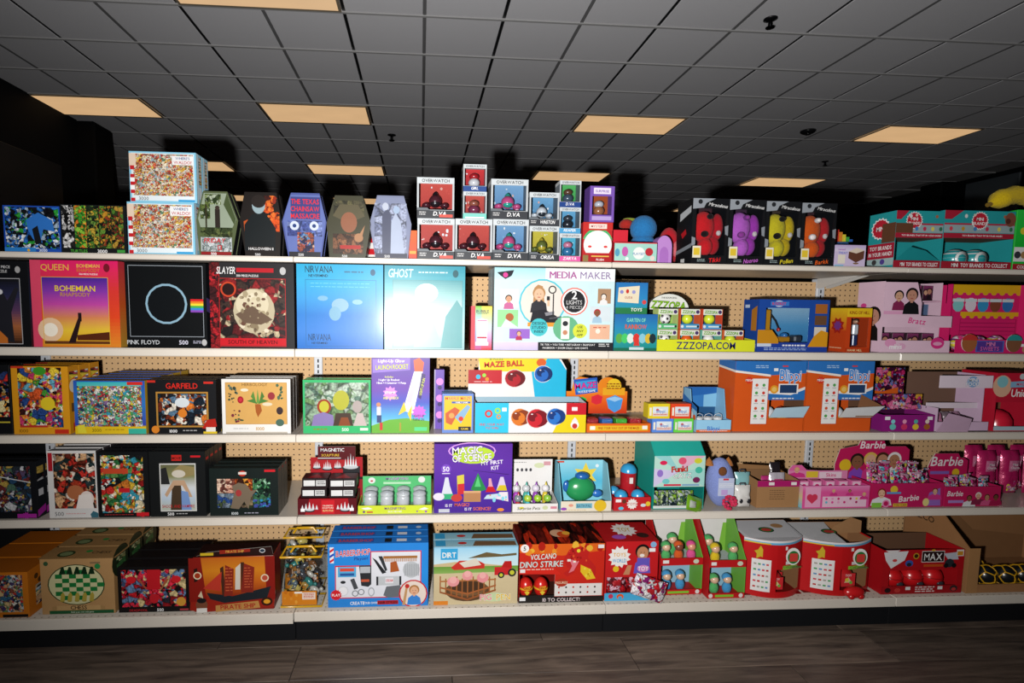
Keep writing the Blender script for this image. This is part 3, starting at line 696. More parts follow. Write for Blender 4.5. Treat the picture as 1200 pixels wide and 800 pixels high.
figbox('figure_box', 'blue window box with pink hover toy, stacked on another', 575, 618.2, 210, '4a7bb0', '86b4dc', 'D.VA', 0, r2, Cc['top'])
s1 = figbox('small_figure_box', 'narrow red window box with mint base, lower of two', 542.5, 570, 224.5, 'a8282c', 'd8584a', '', 1, r1, Bx['top'], '7fd0c4', .07, None, False, blob_toy('8a3a54', 'a8604a'))
figbox('small_figure_box', 'narrow red window box with blue base, topmost of its stack', 542.8, 570, 192.5, 'a8202a', 'e03a3c', 'GIRL', 0, r1, s1['top'], '2f4f8f', .07, None, False, blob_toy('e8e4e6', 'c0242c'))
o1 = figbox('figure_box', 'yellow window box with black lettering band, beneath a blue one', 620, 654.3, 265, 'b8a02a', 'e0cf4a', 'ORISA', 0, ('6f7a3a', 'c9b23a', '2c2c2a'))
figbox('figure_box', 'steel-blue window box on top of the yellow one', 620, 654.6, 225.5, '3a6a94', '7ab4dc', 'WINSTON', 0, ('e8ecf0', '2c343c', '9aa4ae'), o1['top'])
z1 = figbox('small_figure_box', 'narrow window box with hot pink base, lowest of three', 655.2, 680, 273.6, '3a9ac4', '5fc4e0', 'ZARYA', 0, r1, None, 'e05fa4', .07, None, False, blob_toy('3a7fb0', 'e08aa8'))
z2 = figbox('small_figure_box', 'narrow blue window box with sky-blue base, middle of three', 655.4, 680, 243, '3f86b8', '6fb4dc', 'REAPER', 0, r1, z1['top'], '4f9fd0', .07, None, False, blob_toy('2c3038', '3c444e'))
figbox('small_figure_box', 'narrow green window box with navy base, topmost of three', 655.6, 680.4, 211.5, '2f9a4a', '5fc46a', 'D.VA', 0, r1, z2['top'], '24458a', .07, None, False, blob_toy('4a5a6a', '6a4a34'))
# die-cut round plush box with a purple box on it
t = thing('plush_gift_box', 'red gift box with white and green round die-cut front', 'toy box', (BX(699.8, YF+.02, ZS[0]), YF+.02, ZS[0]+.0006))
w = .118; M().box(-w/2, w/2, .004, .1, 0, .155, 'c02a2e', 'print', .0015).build('body', t)
header(t, dome(0, .068, .056, .055, -35, 215, 20), .0005, 'f4f4f2', [C(.5, .5, .42, 'fbfbf8'), C(.22, .72, .09, 'e0484a', .6), C(.78, .72, .09, 'e0484a', .6)], name='round_face_card')
ht = M()
ht.prism(dome(0, .075, .06, .058, 10, 165, 16)+[(-.05, .09), (-.03, .112), (.02, .118), (.05, .095)], .0036, .0042, '4cb872'); ht.build('green_edge', t)
panel(t, 'front_print', [R(0, .8, 1, 1, 'b0262a'), R(.02, .82, .2, .98, '8f7a4a'), R(.3, .83, .9, .86, 'e8c25a'), T('PLUSH', .6, .93, .05, 'fff', .5), R(0, .0, 1, .2, 'c8322e'), R(.2, .04, .8, .16, 'f0e6da'), T('MYSTERY', .5, .1, .06, 'c43a5a', .5)], (-w/2, .0036, .155), (w, 0, 0), (0, 0, -.155), (0, -1, 0))
winbox('figure_box', 'purple and orange window box on the round-fronted gift box', 'toy box', 0, 690.5, 719, 218, .07, (.1, .28, .9, .8), '7c58b4', 'b8562a', [R(.15, .05, .85, .22, 'efe4f4'), T('SURPRISE', .5, .14, .07, '7c58b4', .6), R(.1, .84, .9, .95, 'b9a2dc')], [R(0, 0, 1, 1, '6a48a0')], toy=blob_toy('b0704a', 'd8d8e0'), zb=t.location.z+.1558, group=FIG)
# red-lidded egg playset, lilac box, plush toys behind
Y = YF+.02; xc, w, h, z = slot(0, 719.5, 769, 284, Y); d = .085
t = thing('egg_playset_box', 'open red-lidded carton with pale green picture front', 'toy box', (xc, Y, z))
tray(t, w, d, h, h, 'c8242e', front=[R(0, .0, 1, .9, 'a9dccf'), R(0, .9, 1, 1, 'b01f2a'), C(.58, .52, .3, 'f2f6f2'), T('PLAYSET', .58, .55, .12, '2a7ab0', .28), C(.25, .45, .16, 'c864b0', 1.5), C(.07, .5, .12, '5aa0c0', 1.6), C(.82, .45, .2, 'c0303a'), C(.3, .8, .08, 'fff'), C(.9, .75, .12, 'e8d8d0'), R(.0, .0, 1, .05, 'd83a44')])
M().box(-w/2, -w*.08, d*.6, d*.6+.003, h, h+.055, 'd82c3c').build('open_flap', t); M().box(-w/2, w/2, d+.001, d+.004, 0, h+.012, 'b81f2c').build('back_flap', t)
Y2 = YF+.06
t = thing('arched_gift_box', 'plain lilac arch-topped box beside the black plush boxes', 'box', (BX(777.5, Y2, ZS[0]), Y2, ZS[0]+.0006))
M().prism([(-.032, 0), (.032, 0)]+dome(0, .07, .032, .045), 0, .05, 'c58fd8', 'b87fcc').build('body', t); M().prism([(-.018, 0), (.018, 0)]+dome(0, .04, .018, .03), -.0012, -.0002, 'b276c8').build('front_panel', t)
def plush(name, label, px, py, row, r, cols, extra=None, Y=None, zb=None):
    Y = Y or YF+.2; z = ZS[row]+.0006 if zb is None else zb
    t = thing(name, label, 'plush toy', (BX(px, Y, z), Y, z))
    M().ell(0, 0, r[2], r[0], r[1], r[2], cols[0]).build('body', t)
    if extra: extra(t, r, cols)
    return t
def ex_blue(t, r, c):
    M().ell(0, -r[1]*.3, r[2]*.85, r[0]*.75, r[1]*.75, r[2]*.72, c[1]).build('belly', t)
    M().ell(0, 0, r[2]*2.2, r[0]*.98, r[1]*.9, r[2]*.75, c[0]).build('head', t)
    for s in (-1, 1): M().ell(s*r[0]*.8, -r[1]*.4, r[2]*.6, r[0]*.3, r[1]*.4, r[2]*.25, c[2]).build('paw', t)
plush('plush_toy', 'round blue plush with pale belly behind the carton', 752, 0, 0, (.058, .056, .074), ('2f7fc0', '9ec8e0', '2a6aa8'), ex_blue, Y=YF+.2)
plush('plush_toy', 'red round plush cushion beside the blue plush', 782, 0, 0, (.044, .05, .085), ('c8202e', 'd8505a', 'a81a24'), lambda t, r, c: M().ell(.02, -.04, .075, .03, .02, .035, 'd86a74').build('patch', t), Y=YF+.2, zb=ZS[0]+.0006)
plush('plush_toy', 'green and red plush behind the purple figure box', 728, 0, 0, (.028, .035, .085), ('4a7a2a', 'b02a2a', '6a9a3a'), lambda t, r, c: (M().ell(.01, -.01, .192, .03, .03, .025, 'b8302a').build('head', t), M().ell(.03, 0, .217, .03, .012, .008, '9aa83a').build('leaf', t)), Y=YF+.3)
# four black window boxes of plush
NAMES = [('Tikki', 'e8262c', 'c8202c', '1a1214'), ('Nooroo', 'd06ad8', 'b040b8', '8a3a94'), ('Pollen', 'e6d22a', 'd8b81e', '17140c'), ('Barkk', 'f0641e', 'c8282c', 'f2e8e6')]
def soft_toy(c1, c2, c3):
    def f(m, x, y, z, w, d, h):
        x += w*.1; y -= d*.16
        m.ell(x-w*.17, y-d*.02, z+h*.64, w*.36, d*.3, h*.34, c1); m.ell(x+w*.3, y+.0, z+h*.64, w*.19, d*.25, h*.3, c2)
        m.ell(x-w*.12, y-d*.1, z+h*.2, w*.24, d*.26, h*.2, c1); m.ell(x+w*.2, y, z+h*.24, w*.2, d*.22, h*.2, c2)
        m.ell(x-w*.08, y-d*.3, z+h*.84, w*.1, d*.12, h*.06, c3); m.ell(x-w*.26, y-d*.34, z+h*.46, w*.12, d*.1, h*.07, c3)
        m.ell(x+w*.28, y-d*.2, z+h*.5, w*.08, d*.06, h*.06, 'e8dcd8')
    return f
px = [(809, 851, 232.5), (851.8, 893.6, 234), (894.4, 935, 236), (935.8, 976.4, 238)]
wl = ['red', 'purple', 'yellow', 'orange and red']
for i, (nm, c1, c2, c3) in enumerate(NAMES):
    fr = [Q(0, 0, .62, 0, .36, .07, .3, .14, 0, .16, '9aa0a8'), C(.2, .05, .035, '2a2c30'), T('Miraculous', .7, .1, .05, 'e8e8e8', .56, .2, rot=-.12), R(.04, .72, .27, .9, 'f1ead2'), R(.07, .75, .24, .86, 'e8c83a'), LN(2, .18, .92, .4, .97, '9aa', 3), T(nm, .66, .93, .065, c1, .4, .25, 'b', .12), Q(.0, .58, .1, .6, .1, .7, 0, .72, '8c929a'), Q(.9, .42, 1, .4, 1, .56, .92, .54, '8c929a')]
    winbox('plush_window_box', 'black window box holding a %s plush, one of four in a row' % wl[i], 'toy box', 0, px[i][0], px[i][1], px[i][2], .125, (.1, .15, .93, .86), '17181b', '1d1a1f' if i != 2 else '16150f', fr,
           left=[Q(.2, .18, .9, .1, .9, .2, .2, .3, 'c8ccd0'), Q(.3, .5, .6, .44, .66, .52, .4, .58, 'c02028'), Q(.0, .76, 1, .68, 1, .74, 0, .82, '8c929a'), R(.35, .9, .6, .96, 'ddd')] if i == 0 else None, toy=soft_toy(c1, c2, c3), group='black plush window boxes', toyname='plush', backart=[G(0, 0, 1, 1, ['3a3036', c2])])
carton('cake_toy_box', 'small lilac box picturing a chocolate ice cream cake', 'toy box', 0, 977.5, 1013, 287, .05, 1, front=[R(0, 0, 1, 1, 'd6c6e6'), G(0, 0, 1, .3, ['c8b4e0', 'e4daf0'], 4), T('sweet', .22, .2, .1, 'b05ac0', .3), T('TREAT', .26, .36, .1, '5a7ad0', .34), R(.1, .45, .34, .85, 'f0e8d8'), Q(.45, .3, .7, .12, .96, .24, .95, .62, .7, .8, .44, .6, '6a4232'), Q(.45, .3, .7, .12, .96, .24, .7, .38, 'e8d8c4'), C(.7, .84, .14, '8a6a52', .3), R(.0, .9, .3, 1, '9ac8e8')], col='c6b4da', lid=False)
t = thing('rainbow_toy', 'rainbow-striped blue wedge toy behind the lilac box', 'toy', (BX(986, YF+.16, ZS[0]), YF+.16, ZS[0]+.0006))
m = M(); m.box(-.04, .04, 0, .05, 0, .12, '2a6ab8', 'plush', .012); m.build('body', t)
for i, c in enumerate(('e0342a', 'e88a2a', 'e8d83a', '3aa84a', '2a6ac8')): M().box(-.04+.016*i, -.024+.016*i, -.002, .05, .1205, .13+.01*(4-i), c, 'plush').build('stripe', t)
# two-tier teal collectible display
TEAL = '2aa3a8'
def mini_disp(label, p0, p1, pyt, side, wide):
    Y = YF+.02; xc, w, h, z = slot(0, p0, p1, pyt, Y); d = .13
    t = thing('collectible_display', label, 'display box', (xc, Y, z), 0, 'teal counter displays')
    m = M(); k = .0025; hb = h*.53
    m.box(-w/2, w/2, d-k, d, 0, h, TEAL); m.box(-w/2, w/2, 0, d, h-k, h, TEAL); m.box(-w/2, w/2, 0, d, 0, k, '8f1f2c')
    m.box(-w/2, -w/2+k, 0, d, k, h-k, TEAL); m.box(w/2-k, w/2, 0, d, k, h-k, TEAL); m.box(-w/2+k, w/2-k, 0, k, hb, h-k, TEAL); m.box(-w/2+k, w/2-k, .0, k, k, .03, 'a82434')
    m.box(-w/2+k, w/2-k, k, d-k, hb, hb+k, '7a5a40', 'card')
    m.build('carton', t)
    u = .62 if wide else .5
    fp = [R(0, 0, 1, 1, TEAL), Q(0, 0, .26, 0, .1, .32, 0, .32, 'b0243a'), R(0, .36, 1, .5, 'b0243a') if 0 else R(0, .82, 1, 1, 'b0243a'), R(0, .46, 1, .52, 'b8304a'), R(0, .52, 1, .8, '9fb4b8'), ST(u-.12, .36, .34, 'fff', 20, .86), ST(u-.12, .36, .3, 'c8283a', 20, .9), T('MINI', u-.12, .3, .11, 'fff', .2), T('BRANDS!', u-.12, .46, .11, 'fff', .24), T('TOY BRANDS THAT FIT IN YOUR HAND!', .55, .91, .06, 'fff', .85)]
    fp += [C(.1+.17*i, .66, .07, c, 1.2, 8) for i, c in enumerate(('d84a5a', 'c89a3a', '4a8ac8', 'c83a5a', 'e8d86a', '3a7a5a'))]
    fp += [C(.3, .2, .06, 'e8e8e8', 1.2), C(.42, .16, .05, 'e6d8c8'), C(.85, .2, .06, 'b06a4a')]
    if not wide: fp += [R(0, .46, .36, .82, '6a4430')]
    if wide: fp += [C(.93, .3, .22, '8a5240', 1.2, 12), C(.9, .36, .1, '5a3228', 1)]
    panel(t, 'front_print', fp, (-w/2, 0, h), (w, 0, 0), (0, 0, -(h-hb)), (0, -1, 0))
    panel(t, 'base_print', [R(0, 0, 1, 1, 'a82434'), T('MINI  TOY BRANDS TO COLLECT', .55, .5, .5, 'fff', .8)], (-w/2, 0, .03), (w, 0, 0), (0, 0, -.03), (0, -1, 0))
    if side:
        panel(t, 'side_print', [R(0, .55, 1, .82, 'b0243a'), ST(.45, .28, .2, 'fff', 16, .86), ST(.45, .28, .17, 'c8283a', 16, .9), T('MINI', .45, .28, .08, 'fff', .3), R(.52, .2, 1, .54, '6a4430'), T('TOY BRANDS', .5, .63, .07, 'fff', .8), T('IN YOUR HAND!', .5, .74, .07, 'fff', .85), R(0, .82, 1, .95, 'a9c4c4'), C(.3, .88, .05, '444'), C(.6, .88, .05, '5a4a9a')], (-w/2, d, h), (0, -d, 0), (0, 0, -h), (-1, 0, 0))
        fl_ = M().prism([(-w*.5, .02), (-w*.3, .075), (w*.05, .06), (w*.42, .02)], -.001, -.003, TEAL, '1f8f94'); o = fl_.build('torn_flap', t); o.rotation_euler = (.35, 0, 0); o.location = (0, -.002, .012)
        M().box(-w*.42, w*.3, .012, .09, .004, .012, '6f4a34', 'card').build('cardboard_insert', t)
    return t, w, h, d
t1, w1, h1, d1 = mini_disp('teal two-tier counter display with torn flap, left of a twin', 1046, 1101, 247, True, False)
t2, w2, h2, d2 = mini_disp('teal two-tier counter display with white capsules showing', 1102, 1184, 247, False, True)
def capsule(label, loc, r, c='e8ecec', c2=TEAL):
    t = thing('toy_capsule', label, 'toy capsule', loc, 0, 'round toy capsules')
    M().ell(0, 0, r, r, r, r, c2, 'plastic', 16, 10).build('shell', t); M().lathe([(r*.99, r*1.08), (r*.84, r*1.56), (r*.5, r*1.88), (0, r*2.005)], 0, 0, 0, 'd4dee0', 'plastic', 16).build('upper_shell', t)
    o = M().lathe([(0, 0), (r*.7, 0), (r*.7, r*.08), (0, r*.1)], 0, 0, 0, c, 'plastic', 16).build('badge', t, (0, -r*.8, r)); o.rotation_euler = (math.pi/2, 0, 0)
    a, l = draw([T('MINI', .5, .45, .3, '2a2a34', .8)], (-r*.5, -r*.905, r*1.5), (r, 0, 0), (0, 0, -r), (0, -1, 0)); l.build('lettering', t)
for i, lb in enumerate(('teal capsule with white badge, left one in the display', 'teal capsule with white badge, right one in the display', 'teal capsule with white badge, behind the other two')):
    capsule(lb, (t2.location.x+(-.055, .032, .075)[i], t2.location.y+(.044, .044, .1)[i], t2.location.z+.0031), (.0405, .0405, .027)[i])
carton('collectible_carton', 'bright green carton at the right end of the top shelf', 'display box', 0, 1186, 1216, 246, .14, 1, front=[G(0, 0, 1, .62, ['2fd84a', '1fc23a'], 5), R(0, .62, 1, .86, 'f0f0f0'), R(0, .9, 1, 1, 'b02434'), T('COLLECT', .5, .95, .05, 'fff', .8), C(.15, .75, .06, '3a3a44'), C(.4, .75, .06, 'b08a5a'), C(.3, .35, .06, 'e8d83a'), C(.9, .3, .1, 'e8d83a')], col='22c43e', lid=False)
t = thing('banana_plush', 'yellow ribbed plush lying on the green carton', 'plush toy', (BX(1192, YF+.08, ZS[0]+.27), YF+.08, HZ(246, 2.3, YF+.02)+.003))
m = M(); pts = [(-.12+.024*i, 0, .035+.04*math.sin(math.pi*i/10)) for i in range(11)]; m.tube(pts, [.012]+[.034+.006*(i % 2) for i in range(9)]+[.014], 'e0c01e', 'plush', 12); m.build('body', t)
M().tube([(-.12, 0, .035), (-.135, 0, .03)], .009, '8a6a1e', 'plush').build('tip', t)

# ================================================================ second shelf
def lp(label, p0, p1, pyt, front, col, n=2, right=None, mat='gloss', ct=None, rx=0):
    return carton('puzzle_box', label, 'puzzle box', 1, p0, p1, pyt, .05, n, front=front, right=right, col=col, ct=ct or '1a1a1c', mat=mat, Y=YF+.012, rx=rx)
dk = busy(['111217', '2a2f4a', '7a2f34', '1a1a22', '5a5a66', 'c08a5a'], 40, 31)
lp('black square puzzle box with fiery picture, cut by the left edge', -62, 37.5, 305, [R(0, 0, 1, 1, '121316'), FR(.06, .2, .9, .97, .008, 'b8b8bc'), G(.07, .21, .89, .96, ['17181e', '2a2c4c', '5a3a5c', 'a8643a', '3a2418']), Q(.5, .9, .58, .5, .62, .4, .7, .38, .74, .46, .84, .3, .88, .32, .78, .6, .8, .95, '23232a'), C(.66, .36, .03, 'd8d8dc'), Q(.5, .9, .62, .8, .72, .9, .72, .96, .5, .96, 'c8702a'), T('500 PIECE', .7, .07, .03, 'ccc', .2), T('PUZZLE', .68, .12, .03, 'ccc', .15), C(.88, .1, .03, 'aaa', 1.3)], '141518', 2, [G(0, 0, 1, 1, ['23242a', '1c2440', '5a1c24'])])
lp('magenta to orange sunset puzzle box with yellow lettering', 40, 142, 305, [G(0, 0, 1, 1, ['e8246a', 'e03a34', 'e84a24', 'e88a2a']), Q(0, 0, .12, 0, .1, 1, 0, 1, 'e04a6a'), G(.12, .19, .88, .97, ['4a2a9a', '8a3ab0', 'c84aa8', 'e08a5a', 'f0c83a', 'e8a82a'], 12), C(.2, .8, .09, 'fbf0d8'), C(.2, .8, .14, 'f0c8a0'), C(.2, .8, .08, 'fff6e4'), R(.12, .93, .88, .97, '6a3a1a'), Q(.5, .86, .88, .82, .88, .92, .5, .92, '5a2a14'), FR(.12, .19, .88, .97, .006, 'e8b83a'), T('QUEEN', .28, .08, .07, 'f0c24a', .34, st='n'), T('BOHEMIAN', .66, .06, .04, 'f0c24a', .26), T('RHAPSODY', .66, .11, .04, 'e07a2a', .26), T('500 PIECE PUZZLE', .66, .155, .018, 'fff', .22), C(.87, .08, .035, '7a1a2a', 1.4), T('BOHEMIAN', .5, .32, .065, 'f2d22e', .5), T('RHAPSODY', .5, .39, .045, 'c8962a', .42), Q(.4, .95, .52, .66, .56, .66, .48, .95, '2a1a1c'), R(.52, .6, .56, .7, '2a1a1c')], 'b8304a', 2, [G(0, 0, 1, 1, ['d83a4a', 'e0622a', 'c89a3a'])])
lp('black square puzzle box with pale ring and short colour bars', 149.5, 243.5, 308, [R(0, 0, 1, 1, '101214'), FR(.04, .03, .96, .87, .006, 'a8b0b8'), C(.5, .48, .24, '8fb4c8'), C(.5, .48, .215, '101316'), T('PINK FLOYD', .2, .935, .05, 'c8ccd0', .4), T('500', .7, .935, .05, 'dde', .16), LN(2, .82, .915, .92, .955, 'aab', 1), C(.96, .935, .03, 'bbb', 1.3)]+[R(.8, .42+.026*i, .96, .446+.026*i, c) for i, c in enumerate(('d8282c', 'e8862a', 'f0d83a', '4ab04a', '3a8ad8', '8a4ab8'))], '131517', 2, [R(0, 0, 1, 1, '1a1c20'), Q(0, .4, 1, .44, 1, .6, 0, .56, '5a4a8a')])
rb = busy(['5a1418', '1a1214', '8f1c20', '2a1a1a', 'b8a888', '3a2a24'], 36, 33)
lp('dark red and grey puzzle box with a cream oval picture', 247.5, 345.5, 306.5, [R(0, 0, 1, 1, '2c2b2d'), B(.0, .0, .12, 1, busy(['8f1a20', '3a1418', 'b8202a', '5a161a'], 60, 5)), B(.11, .18, .9, .88, rb), C(.52, .56, .24, 'bfb396', 1.1), C(.5, .48, .19, 'd6cbae', .9), SC(40, ['8a7a60', 'e0d6bc', 'a89a7c', '6a4a3c', 'cfc4a4'], .36, .36, .68, .8, .028, 17), Q(.3, .6, .5, .5, .74, .66, .6, .72, .4, .7, '6a5646'), SC(14, ['8a7a60', '6a5a48', 'a89a7c'], .34, .36, .7, .84, .018, 7), C(.22, .31, .09, 'c8462a'), C(.22, .31, .07, '2a1414'), FR(.11, .18, .9, .98, .006, 'c8282c'), R(.11, .88, .9, .97, 'c8202a'), T('SOUTH OF HEAVEN', .5, .925, .045, '5a0f14', .72), T('SLAYER', .2, .09, .08, 'e8e8e8', .22, .1), R(.32, .06, .76, .11, 'b8202a'), T('500 PIECE PUZZLE', .45, .15, .025, 'e8e8e8', .26), C(.87, .09, .035, 'bbb', 1.3)], '232225', 2, [R(0, 0, 1, 1, '2b292c'), R(.8, 0, 1, 1, 'b8c4c8')])
lp('glossy blue water-picture puzzle box with dark lettering', 348.5, 449, 308, [G(0, 0, 1, 1, ['2aa4d0', '36a8d8', '3a98d8', '2f7ccc', '3f82d4', '2a70c4'], 14), FR(.1, .18, .92, .97, .005, '2f6aa0'), C(.5, .48, .1, '8ab4cc', .8), C(.44, .58, .07, '7aacc8', 1.2), C(.3, .4, .06, '7ab0d0', .5), C(.7, .44, .06, '86b8d4', .5), LN(2, .16, .22, .84, .3, '6ac4e4', 9, .2), T('NIRVANA', .26, .06, .08, '16283a', .32, st='n'), T('NEVERMIND', .25, .135, .03, '16283a', .3), LN(1, .55, .08, .78, .11, '3a6a8a', 2), C(.88, .09, .03, '2a5a7a', 1.3), T('NIRVANA', .26, .86, .08, '23415f', .26, st='n'), T('NEVERMIND', .26, .93, .025, '23415f', .24)], '2f7ab8', 2, [G(0, 0, 1, 1, ['2a90b8', '2a6ab0'])], ct='24506a')
lp('glossy teal square puzzle box with washed-out pale picture', 450.5, 544, 309, [G(0, 0, 1, 1, ['2a93a8', '54b0bc', '8cc8cc', 'b4dcdc', '9cc4c8']), G(.1, .17, .97, .98, ['5aa0a8', '9ccac8', 'cfe6e2', 'c4dcd8', '8fb8ba'], 10), C(.52, .32, .14, 'd8ecea', .8), Q(.36, .98, .46, .62, .52, .4, .6, .62, .72, .98, 'a9c8c8'), Q(.7, .98, .76, .6, .9, .4, .97, .5, .97, .98, '6aa8ac'), T('GHOST', .2, .09, .1, 'c8ecee', .3, .1), LN(1, .42, .07, .78, .1, 'c8e4e4', 4), C(.88, .09, .035, '1f5a64', 1.3), FR(.1, .17, .97, .98, .005, '4a8a90')], '2a8696', 1, [G(0, 0, 1, 1, ['2a7f90', '3a94a0']), Q(.2, .3, .5, .2, .8, .3, .5, .4, '16505c'), Q(.2, .5, .5, .4, .8, .5, .5, .6, '16505c')], ct='1f5a66')
carton('bubble_lamp_box', 'narrow rainbow-coloured box with a white lamp picture', 'toy box', 1, 551.5, 576, 358.5, .07, 1, front=[G(0, 0, 1, 1, ['e8d84a', 'c8e0a0', 'c8d8e8', 'd89ac8', 'd83a4a']), R(.0, 0, .2, 1, 'c83a4a'), G(.2, 0, .5, 1, ['8ac84a', 'b8dce8', '9ab0e0', 'c04a8a'], 8), R(.28, .3, .78, .82, 'f2f2f6'), C(.53, .3, .05, 'e8e8f0', .5), R(.22, .82, .84, .9, 'eceff2'), R(.3, .7, .76, .74, 'c02a4a'), R(.3, .32, .76, .34, 'd86a9a'), T('BUBBLE', .55, .12, .07, '2a3a5a', .6), LN(1, .3, .17, .78, .19, '2a3a5a', 2)], col='c8323e', lid=False)
MK = [R(0, 0, 1, 1, 'cfeaee'), G(0, 0, .42, .14, ['a9dce4', 'c8eaee'], 3), R(.42, 0, 1, .15, 'eef6f6'), T('MEDIA MAKER', .71, .08, .085, '8a6aa0', .52, st='n'), T('MEDIA', .57, .08, .085, 'b85a9a', .235, st='n'), Q(.02, .06, .16, .03, .14, .1, .09, .14, .05, .1, '2a2a34'), C(.09, .09, .03, 'e0489a'), C(.4, .42, .29, '5ac4d4'), C(.4, .42, .27, 'e6ddd4'), Q(.32, .44, .33, .24, .36, .2, .4, .22, .42, .46, 'b88a5c'), PERSON(.37, .32, .22, 'e6bc9c', 'b88a5c', '34343a', .65), Q(.3, .66, .32, .52, .42, .5, .52, .58, .55, .66, '2a2a30'), Q(.42, .54, .5, .52, .5, .56, .43, .58, '8a8a90'), R(.28, .66, .52, .71, 'e09a3a'), Q(.46, .6, .56, .58, .56, .6, .46, .62, '55555a'), R(.44, .36, .46, .46, 'e6bc9c'), R(.435, .34, .46, .39, '2c2c30'), C(.48, .26, .05, '2c2c30'), C(.48, .26, .035, 'e6e0d6'), R(.485, .31, .495, .6, '333'), C(.665, .4, .17, 'e86a5a'), C(.665, .4, .155, 'f4f4f4'), C(.665, .4, .135, '2a2b2e'), T('2', .665, .32, .1, 'fff'), T('LIGHTS', .665, .41, .05, 'ddd', .13, st='n'), T('4 PIECES', .665, .47, .04, 'bbb', .14, st='n'), C(.375, .72, .11, '4ac0c8'), T('DESIGN', .375, .67, .035, '1f3a44', .12), T('STUDIO', .375, .72, .035, '1f3a44', .12), T('INSIDE', .375, .77, .03, '1f3a44', .1), C(.6, .73, .16, '6ab48a', .95), R(.56, .6, .63, .86, 'f0eee6'), C(.595, .67, .035, '33363a', .9), C(.595, .78, .03, 'c88a6a'), C(.72, .76, .09, 'd8e04a'), T('USE', .72, .71, .03, '33361a'), T('ANY', .72, .76, .03, '33361a'), T('APP', .72, .81, .03, '33361a'),
      R(.05, .26, .2, .48, 'e8f0ee'), PERSON(.12, .38, .12, 'd8a484', '4a3a34', 'c86a9a', .7), R(.03, .51, .2, .72, '9ad89a'), C(.13, .6, .05, 'b0643a'), Q(.06, .72, .1, .62, .2, .72, 'd8dce8'), R(.13, .74, .3, .86, '9a6ac8'), PERSON(.21, .8, .08, 'e2b494', '6a4430', 'b83a5a', .7), R(.86, .24, .97, .42, 'b08a6a'), PERSON(.91, .34, .1, 'f0e6dc', '3a2c24', 'e8e8e8', .7), R(.8, .46, .97, .64, 'd6e2e8'), PERSON(.86, .54, .12, '8a5a40', 'b82a34', 'a8c8dc', .7), R(.8, .68, .97, .86, 'e8b89a'), C(.87, .76, .03, 'f6eadc'), LN(1, .83, .71, .94, .73, 'c04a3a', 4), R(0, .9, .38, 1, 'd8c8e0'), G(0, .9, .38, 1, ['e0cfe2', 'c8c0e4'], 3), R(.37, .9, 1, 1, '2b2c30'), T('TIK TOK + YOU TUBE + INSTAGRAM + SNAPCHAT', .62, .93, .022, 'e8e8e8', .46), T('FACEBOOK + ZOOM CALLS + LIVE CHATS', .6, .97, .022, 'e8e8e8', .38), LN(2, .88, .915, .97, .96, 'ccc', 5)]
carton('craft_kit_box', 'large pale aqua craft kit box with photo vignettes', 'toy box', 1, 578, 717.5, 313, .09, 2, front=MK, left=[G(0, 0, 1, 1, ['d0e4e8', 'c0d4dc'])], col='d4e6ea', lid=False, mat='gloss')
g1 = carton('number_game_box', 'teal game box with rainbow creatures, under a smaller one', 'toy box', 1, 719, 769, 368, .05, 1, front=[G(0, 0, 1, 1, ['2a6ab0', '2a86b8', '2a9aa0', '1f8a8a']), R(0, .92, 1, 1, '1f6a50'), T('GARTEN OF', .5, .16, .1, '8ae0d0', .44, ol='2a7a6a'), T('RAINBOW', .5, .34, .12, 'e84a4a', .5, ol='2a8a6a')]+[C(u, .66, .1, c, 1.4, 8) for u, c in ((.12, '5aa84a'), (.25, '4ac86a'), (.38, 'd8e8e0'), (.52, 'd83a34'), (.66, '8ac8d8'), (.8, 'd8b83a'), (.9, '23343a'))]+[Q(.46, .86, .5, .6, .55, .6, .6, .86, 'd83a34'), R(.36, .9, .7, .97, 'c8dce0')], col='1f6a8a', ct='16485f', lid=False)
carton('number_game_box', 'blue game box with cream scroll, stacked on the teal one', 'toy box', 1, 721, 758, 331, .05, 1, front=[G(0, 0, 1, 1, ['2a74b8', '2f8ac4', '2a9a9a']), Q(.08, .16, .74, .1, .72, .66, .06, .62, 'e8dcc0'), C(.36, .28, .05, 'c8342c', 1.4), C(.18, .3, .06, '8a8ac8'), C(.56, .3, .06, '9a9ad0'), T('cute', .4, .46, .1, 'b87a6a', .36), R(0, .8, 1, 1, '2a7a4a'), T('TOYS', .66, .86, .1, 'fff', .4, .1), C(.9, .62, .07, 'd84a4a')], col='2a6a98', ct='1d4a6a', lid=False, zb=g1['top'])
# ball display
Y = YF+.02; xc, w, h, z = slot(1, 769.5, 884, 398, Y); d = .15
t = thing('ball_display', 'yellow-fronted counter display with green oval header and seven balls', 'display box', (xc, Y, z))
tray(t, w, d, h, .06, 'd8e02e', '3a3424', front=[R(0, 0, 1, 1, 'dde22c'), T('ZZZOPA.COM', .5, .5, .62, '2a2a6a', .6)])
header(t, [(-.19, .003), (.0, .003)]+dome(-.095, .165, .095, .07, 0, 180), d-.008, '1c2414', [('P', [(.5+.47*_c(math.pi*i/14), .97-.93*_s(math.pi*i/14)) for i in range(15)], 'f0f2ea')], box=(-.19, 0, .165, .236), side='e8e8e0')
a, l = draw([T('ZZZOPA', .5, .62, .42, '8ac820', .8, .12, 'b', -.05, '1d2a14'), T('THE BOUNCING', .5, .2, .09, '333', .4)], (-.188, d-.0092, .232), (.186, 0, 0), (0, 0, -.075), (0, -1, 0)); l.build('header_lettering', t)
